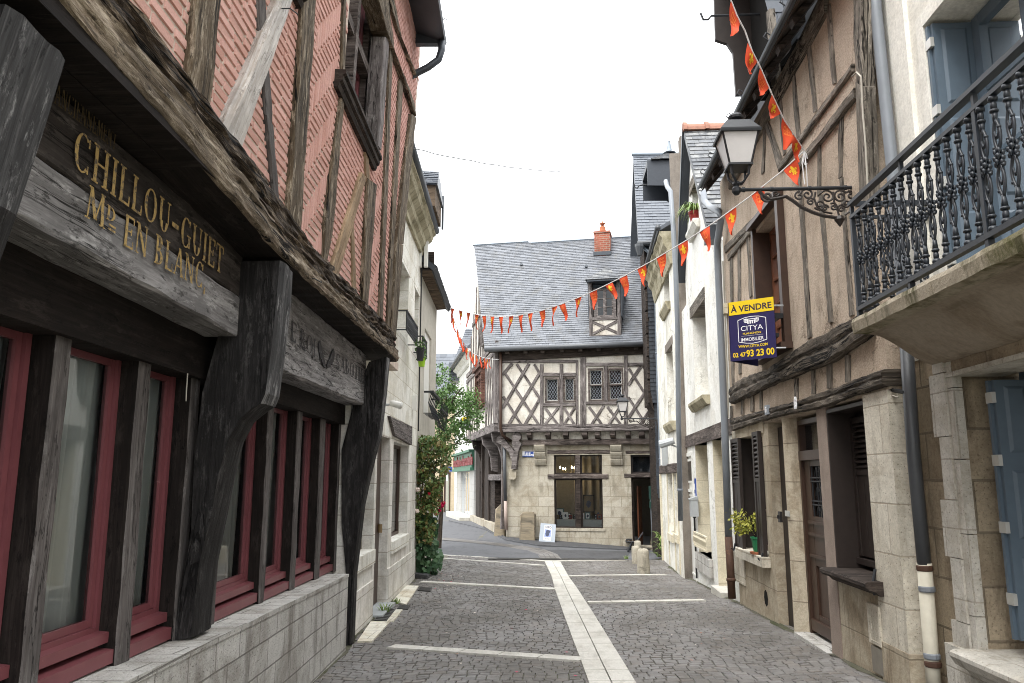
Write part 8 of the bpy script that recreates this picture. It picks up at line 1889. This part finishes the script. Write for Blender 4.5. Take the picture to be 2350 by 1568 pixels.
# ------------------------------------------------------------------ for-sale sign (two boards in a V)
def sale_sign():
    def pt(u, v, Y): return atY(u, v, Y)
    yR, yL = 8.42, 8.70; TL, TR, BR, BL = pt(1672, 693.7, yL), pt(1774.7, 681, yR), pt(1779.7, 820, yR), pt(1674, 829.5, yL)
    T = thing('sale_sign', 'navy and yellow V-shaped for-sale sign fixed to the chestnut window of the beige house', 'sign', (TR+BR)/2)
    BR = Vector((TR.x, TR.y, BR.z)); BL = Vector((TL.x, TL.y, BR.z)); TL.z = TR.z
    ex = (TR-TL); W_ = ex.length; ex.normalize(); H = TR.z-BR.z; ez = Vector((0, 0, 1)); n = ex.cross(ez); n = n if n.y < 0 else -n
    def panel(O, ex, n, W_):
        P = lambda x, z, d=0: O+ex*x+ez*z+n*d
        mb = MB(); mb.prism([P(0, 0, -.008), P(W_, 0, -.008), P(W_, H, -.008), P(0, H, -.008)], [P(0, 0), P(W_, 0), P(W_, H), P(0, H)]); bd = mb.build('board', m_snavy, T)
        zy = H*.775
        mb = MB(); mb.prism([P(0, zy, .0), P(W_, zy, .0), P(W_, H, .0), P(0, H, .0)], [P(0, zy, .003), P(W_, zy, .003), P(W_, H, .003), P(0, H, .003)]); yb = mb.build('yellow_band', m_syel, bd)
        def fitted(body, w, x, z, mat, par, name, size, bold=0., d=.004, cap=None, arc=0.0):
            t = MB(); textmesh(t, body, 1, lambda a, b, c: Vector((a, b, c))); ww = max(p.x for p in t.v)-min(p.x for p in t.v); hh = max(p.y for p in t.v if True)-min(p.y for p in t.v)
            mb = MB(); sc = w/ww; sv = (cap/ .72) if cap else sc
            textmesh(mb, body, 1, lambda a, b, c: P(x+a*sc, z+b*sv+arc*(a*sc)**2/W_, d+c*.0+max(0, c)*.0), .0, bold=bold); return mb.build(name, mat, par)
        fitted('À VENDRE', W_*.90, W_*.5, zy+H*.045, m_sblack, yb, 'lettering', 1, .025, .0035, H*.105)
        fitted('CITYA', W_*.49, W_*.49, H*.49, m_swhite, bd, 'lettering', 1, .0, .0012, H*.085)
        fitted('PLANCHON', W_*.40, W_*.49, H*.425, m_syel, bd, 'lettering', 1, .02, .0012, H*.032)
        fitted('IMMOBILIER', W_*.50, W_*.49, H*.312, m_swhite, bd, 'lettering', 1, .005, .0012, H*.06)
        fitted('WWW.CITYA.COM', W_*.64, W_*.50, H*.205, m_syel, bd, 'lettering', 1, .02, .0012, H*.045, .10)
        fitted('02 47', W_*.28, W_*.185, H*.06, m_syel, bd, 'lettering', 1, .025, .0012, H*.075)
        fitted('93 23 00', W_*.60, W_*.65, H*.055, m_syel, bd, 'lettering', 1, .03, .0012, H*.11)
        mb = MB(); a, b, c, d = W_*.19, W_*.81, H*.28, H*.72; w = .007   # crest outline, rule, capital emblem
        out = [(a, c+.02), (W_*.35, c), (W_*.5, c-.008), (W_*.65, c), (b, c+.02), (b, d-.03), (W_*.65, d-.006), (W_*.5, d), (W_*.35, d-.006), (a, d-.03)]
        for p_, q_ in zip(out, out[1:]+out[:1]):
            dx, dz = q_[0]-p_[0], q_[1]-p_[1]; l = math.hypot(dx, dz); nx, nz = -dz/l*w/2, dx/l*w/2
            mb.add([P(p_[0]+nx, p_[1]+nz, .0014), P(p_[0]-nx, p_[1]-nz, .0014), P(q_[0]-nx, q_[1]-nz, .0014), P(q_[0]+nx, q_[1]+nz, .0014)], [(0, 1, 2, 3)])
        R = lambda x0, x1, z0, z1: mb.add([P(x0, z0, .0014), P(x1, z0, .0014), P(x1, z1, .0014), P(x0, z1, .0014)], [(0, 1, 2, 3)])
        R(W_*.25, W_*.74, H*.400, H*.403)
        m_ = W_*.49
        for i in range(4): R(m_-.045+.025*i, m_-.03+.025*i, H*.60, H*.645)
        R(m_-.055, m_+.055, H*.645, H*.657); R(m_-.085, m_+.085, H*.672, H*.685)
        for sx in (-1, 1):
            for t in range(10):
                a0, a1 = t*.628, (t+1)*.628; cx_, cz_ = m_+sx*.06, H*.655
                for r0, r1 in ((.025, .016), (.011, .004)): mb.add([P(cx_+r0*math.cos(a0), cz_+r0*math.sin(a0), .0015), P(cx_+r0*math.cos(a1), cz_+r0*math.sin(a1), .0015), P(cx_+r1*math.cos(a1), cz_+r1*math.sin(a1), .0015), P(cx_+r1*math.cos(a0), cz_+r1*math.sin(a0), .0015)], [(0, 1, 2, 3)])
        mb.build('emblem', m_swhite, bd)
    panel(BL, ex, n, W_)
    # second board faces the other way down the street
    q = Vector((TR.x-.02, 9.1, BL.z)); e2 = (BL-q); w2 = e2.length; e2.normalize(); n2 = e2.cross(ez); n2 = n2 if n2.y > 0 else -n2
    panel(q+n2*.012, e2, n2, w2)
    for q_ in (TR+Vector((0, 0, -.1)), BR+Vector((0, 0, .1))): mb = MB(); mb.tube([q_, q_+Vector((.1, 0, 0))], .01, 5); mb.build('bracket', m_greyp, T)
sale_sign()

# ------------------------------------------------------------------ bunting
FLEUR = [[(0, .5), (.10, .36), (.13, .2), (.10, .05), (.05, -.08), (-.05, -.08), (-.10, .05), (-.13, .2), (-.10, .36)],
         [(.07, -.06), (.12, .10), (.22, .20), (.33, .18), (.38, .06), (.34, -.06), (.28, -.02), (.29, .06), (.24, .09), (.18, .02), (.16, -.08)],
         [(-.07, -.06), (-.12, .10), (-.22, .20), (-.33, .18), (-.38, .06), (-.34, -.06), (-.28, -.02), (-.29, .06), (-.24, .09), (-.18, .02), (-.16, -.08)],
         [(-.2, -.09), (.2, -.09), (.2, -.16), (-.2, -.16)],
         [(-.05, -.17), (.05, -.17), (.09, -.30), (.0, -.46), (-.09, -.30)],
         [(.07, -.17), (.13, -.17), (.20, -.25), (.28, -.24), (.24, -.33), (.15, -.32)], [(-.07, -.17), (-.13, -.17), (-.20, -.25), (-.28, -.24), (-.24, -.33), (-.15, -.32)]]
def bar(x0, y0, x1, y1, w=.035):
    dx, dy = x1-x0, y1-y0; l = math.hypot(dx, dy); nx, ny = -dy/l*w/2, dx/l*w/2
    return [(x0+nx, y0+ny), (x0-nx, y0-ny), (x1-nx, y1-ny), (x1+nx, y1+ny)]
CASTLE = [bar(-.38, -.4, .38, -.4)] + [bar(x, -.4, x, y) for x, y in ((-.38, .0), (-.16, .0), (.06, .0), (.38, .0))] + [bar(-.38, 0, .38, 0)] + [bar(x, 0, x, .3) for x in (-.3, -.04, .26)] + [bar(-.3, .3, -.17, .46), bar(-.17, .46, -.04, .3), bar(-.3, .3, .26, .3), bar(.1, .02, .1, .46), bar(.26, .1, .26, .46)] + [bar(x, -.28, x+.1, -.28, .12) for x in (-.3, -.08, .16)]
def bunting(label, pts, flags, P3, close=None):
    # pts: string drawn in the photo, P3: pixel -> world on the string's own vertical plane; flags: (u, v, width m, len m, du, dv lean)
    W = [P3(u, v) for u, v in pts]
    T = thing('bunting', label, 'bunting', W[0], 'strings of red pennants across the street')
    mb = MB(); mb.tube(W, .0075, 5); mb.build('cord', m_tape, T)
    # cumulative length lookup by parameter
    for i, (u, v, w, L, lean, tw) in enumerate(flags):
        c = P3(u, v); best = None
        for a, b in zip(W, W[1:]):
            t = max(0, min(1, (c-a).dot(b-a)/(b-a).length_squared)); p = a.lerp(b, t); d = (p-c).length
            if best is None or d < best[0]: best = (d, p, (b-a).normalized())
        p, tg = best[1], best[2]
        if tg.x < 0: tg = -tg
        side = Vector((tg.x, tg.y, 0)).normalized(); out = Vector((side.y, -side.x, 0))
        ang = tw*.55; ph = rnd(0, 6)
        def f(a, b):            # a across -.5..5, b down 0..1
            wd = w*(1-.95*b**1.7)
            hx = tg*(a*w*(1-b)) + (side*math.cos(ang)+out*math.sin(ang))*(a*wd*b)
            dn = Vector((0, 0, -1))*(L*b)*math.cos(lean*.8) + side*(lean*L*b*.75) + out*(L*.22*math.sin(ang)*b*b + .03*math.sin(b*5+ph)*b)
            return p + tg*(a*wd)*(1-b)*0 + (tg*(1-b)+(side*math.cos(ang)+out*math.sin(ang))*b).normalized()*(a*wd) + dn + out*(.014*math.sin(a*5+ph+b*2)*min(1, b*3))
        mb = MB(); mb.grid(lambda s, t: f(s-.5, t), 6, 12); pn = mb.build('pennant', m_fred, T, smooth=True)
        mb = MB(); fl = i % 2 == 0
        for poly in (FLEUR if fl else CASTLE):
            for sg in (-1, 1):
                V = []
                for x, y in poly:
                    a, b = x*.72, .30-y*.42; q = f(a, b); dn = (f(a+.02, b)-f(a-.02, b)).cross(f(a, b+.02)-f(a, b-.02)).normalized(); V.append(q+dn*sg*.004)
                mb.add(V, [tuple(range(len(V)))])
        mb.build('fleur_de_lis' if fl else 'castle_print', m_fyel if fl else m_fora, pn)
    return T
def vplane(A, B):
    d = (B-A); n = Vector((d.y, -d.x, 0)).normalized(); k = n.dot(A-EYE)
    return lambda u, v: EYE + ray(u, v)*(k/n.dot(ray(u, v)))
kn = R63.W(*R63.h(1846, 346, .07), .07)
tA = atY(1677, 0, 6.4)
PA = vplane(kn, tA)
end = kn+(tA-kn)*3.6
Apts = [(1846, 346), (1823, 312), (1800, 277), (1773, 220), (1744, 153), (1726, 118), (1710, 72), (1691, 36), (1677, 0), (1668, -22)]
bunting('bunting climbing steeply from the beige house over the big lantern out of the frame', Apts,
        [(1830, 322, .20, .31, -.55, .3), (1806, 288, .20, .31, -.45, .9), (1782, 238, .21, .31, -.9, .2), (1755, 178, .21, .31, -.75, .2), (1727, 118, .20, .31, -.55, .35), (1688, 28, .21, .33, -.55, .2)], PA)
bR = L2.W(*L2.h(1032, 706, .55), .55); PB = vplane(kn, bR)
Bpts = [(1846, 346), (1820, 370), (1790, 397), (1720, 452), (1640, 510), (1585, 546), (1500, 597), (1440, 630), (1390, 655), (1340, 678), (1290, 698), (1240, 714), (1190, 724), (1150, 727), (1110, 725), (1070, 717), (1034, 707)]
us = [1812, 1738, 1676, 1617, 1567, 1517, 1472, 1430, 1397, 1361, 1327, 1290, 1273, 1244, 1217, 1195, 1173, 1150, 1130, 1111, 1094, 1075, 1057, 1039]
lean = [.55, .35, .18, .3, .1, .3, .42, .35, .75, .35, .1, .5, -.1, .35, .12, .1, -.05, .02, -.03, .12, .2, .15, .3, -.35]
tw = [.2, .3, .3, .9, .5, .5, .3, .3, .2, .3, 1.1, .3, 1.2, .5, .7, .6, .9, .5, 1.0, .9, .3, .9, .5, .6]
vi = lambda L, u: interp(u, sorted((a, b) for a, b in L))
bunting('long bunting sagging right across the street in front of the slate roof', Bpts, [(u, vi(Bpts, u), .18, .30, l, t) for u, l, t in zip(us, lean, tw)], PB)
cE = FH.W(*FH.h(1146, 825, .3), .3); PC = vplane(bR, cE)
Cpts = [(1034, 708), (1044, 742), (1057, 775), (1070, 797), (1086, 812), (1108, 821), (1130, 825), (1147, 825)]
bunting('short bunting from the boarded eaves down to the corner house post', Cpts, [(u, vi(Cpts, u), .18, .30, l, t) for u, l, t in ((1041, -.1, 1.), (1050, .0, .9), (1058, .1, .6), (1064, .8, .4), (1072, -.3, .5), (1079, .05, 1.1), (1086, .1, 1.), (1093, -.05, .3), (1103, -.3, .3), (1112, -.2, .3), (1118, -.3, .3), (1124, -.4, .2))], PC)
mb = MB(); s_ = kn
mb.tube([s_, s_+Vector((-.03, 0, -.12)), s_+Vector((-.02, 0, -.35))], .006, 5); mb.tube([s_, s_+Vector((-.01, -.05, -.2)), s_+Vector((0, -.02, -.42))], .006, 5)
mb.tube([s_+Vector((.02*math.cos(t), -.01, -.09+.07*math.sin(t))) for t in [i*.7 for i in range(9)]], .005, 5)
mb.build('knotted_tape', m_tape, label='loose ends of white tape hanging from the knot on the beige house', cat='tape')
mb = MB(); a, b = LH.W(*LH.h(947, 341, .25), .25), atY(1455, 380, 22.4); N = 40
mb.tube([a.lerp(b, i/N)+Vector((0, 0, -.28*4*(i/N)*(1-i/N)+.02*mnoise.noise(Vector((i*.6, 0, 0))))) for i in range(N+1)], .007, 4); mb.build('overhead_wire', m_cable, label='thin sagging wire crossing the white sky above the street', cat='wire')

# ------------------------------------------------------------------ daylight: bright overcast sky and one very soft sun
w = bpy.data.worlds.new('World'); SC.world = w; w.use_nodes = True; nt = w.node_tree; bg = nt.nodes['Background']
SUN_EL, SUN_AZ = math.radians(58), math.radians(-150)      # azimuth measured from +Y (down the street) towards +X
sky = nt.nodes.new('ShaderNodeTexSky'); sky.sky_type = 'NISHITA'; sky.sun_disc = False; sky.sun_elevation = SUN_EL; sky.sun_rotation = SUN_AZ; sky.dust_density = 4; sky.air_density = 1.5
hs = nt.nodes.new('ShaderNodeHueSaturation'); hs.inputs['Saturation'].default_value = .08; nt.links.new(sky.outputs[0], hs.inputs['Color'])
mx = nt.nodes.new('ShaderNodeMix'); mx.data_type = 'RGBA'; mx.inputs[0].default_value = .75; nt.links.new(hs.outputs[0], mx.inputs[6]); mx.inputs[7].default_value = (10.2, 10.4, 10.6, 1)
tc = nt.nodes.new('ShaderNodeTexCoord'); sx = nt.nodes.new('ShaderNodeSeparateXYZ'); nt.links.new(tc.outputs['Generated'], sx.inputs[0])   # overcast sky: three times brighter at the zenith than at the horizon
m0 = nt.nodes.new('ShaderNodeMath'); m0.operation = 'MAXIMUM'; nt.links.new(sx.outputs['Z'], m0.inputs[0]); m0.inputs[1].default_value = 0
m1 = nt.nodes.new('ShaderNodeMath'); m1.operation = 'MULTIPLY_ADD'; nt.links.new(m0.outputs[0], m1.inputs[0]); m1.inputs[1].default_value = 1.0; m1.inputs[2].default_value = .5
vm = nt.nodes.new('ShaderNodeVectorMath'); vm.operation = 'SCALE'; nt.links.new(mx.outputs[2], vm.inputs[0]); nt.links.new(m1.outputs[0], vm.inputs['Scale'])
nt.links.new(vm.outputs[0], bg.inputs['Color']); bg.inputs['Strength'].default_value = .15
sd = bpy.data.lights.new('sun', 'SUN'); sd.energy = 1.2; sd.angle = math.radians(25); sd.color = (1, .97, .92)
so = bpy.data.objects.new('sun', sd); COL.objects.link(so)
sun_dir = Vector((math.sin(SUN_AZ)*math.cos(SUN_EL), math.cos(SUN_AZ)*math.cos(SUN_EL), math.sin(SUN_EL)))
so.rotation_euler = sun_dir.to_track_quat('Z', 'Y').to_euler(); so.location = (0, 0, 30)

cam = bpy.data.cameras.new('camera'); co = bpy.data.objects.new('camera', cam); COL.objects.link(co)
cam.sensor_width = 23.5; cam.lens = 23.5*FPX/2350; cam.clip_start = .05; cam.clip_end = 3000
co.location = EYE; co.rotation_euler = (math.pi/2+PITCH, 0, YAW); SC.camera = co
vs = SC.view_settings; vs.view_transform = 'Standard'; vs.look = 'None'; vs.gamma = 1; vs.exposure = 1.2
SC.cycles.use_denoising = True; SC.cycles.pixel_filter_type = 'BLACKMAN_HARRIS'; SC.cycles.filter_width = 1.0
SC.cycles.max_bounces = 8; SC.cycles.transparent_max_bounces = 12
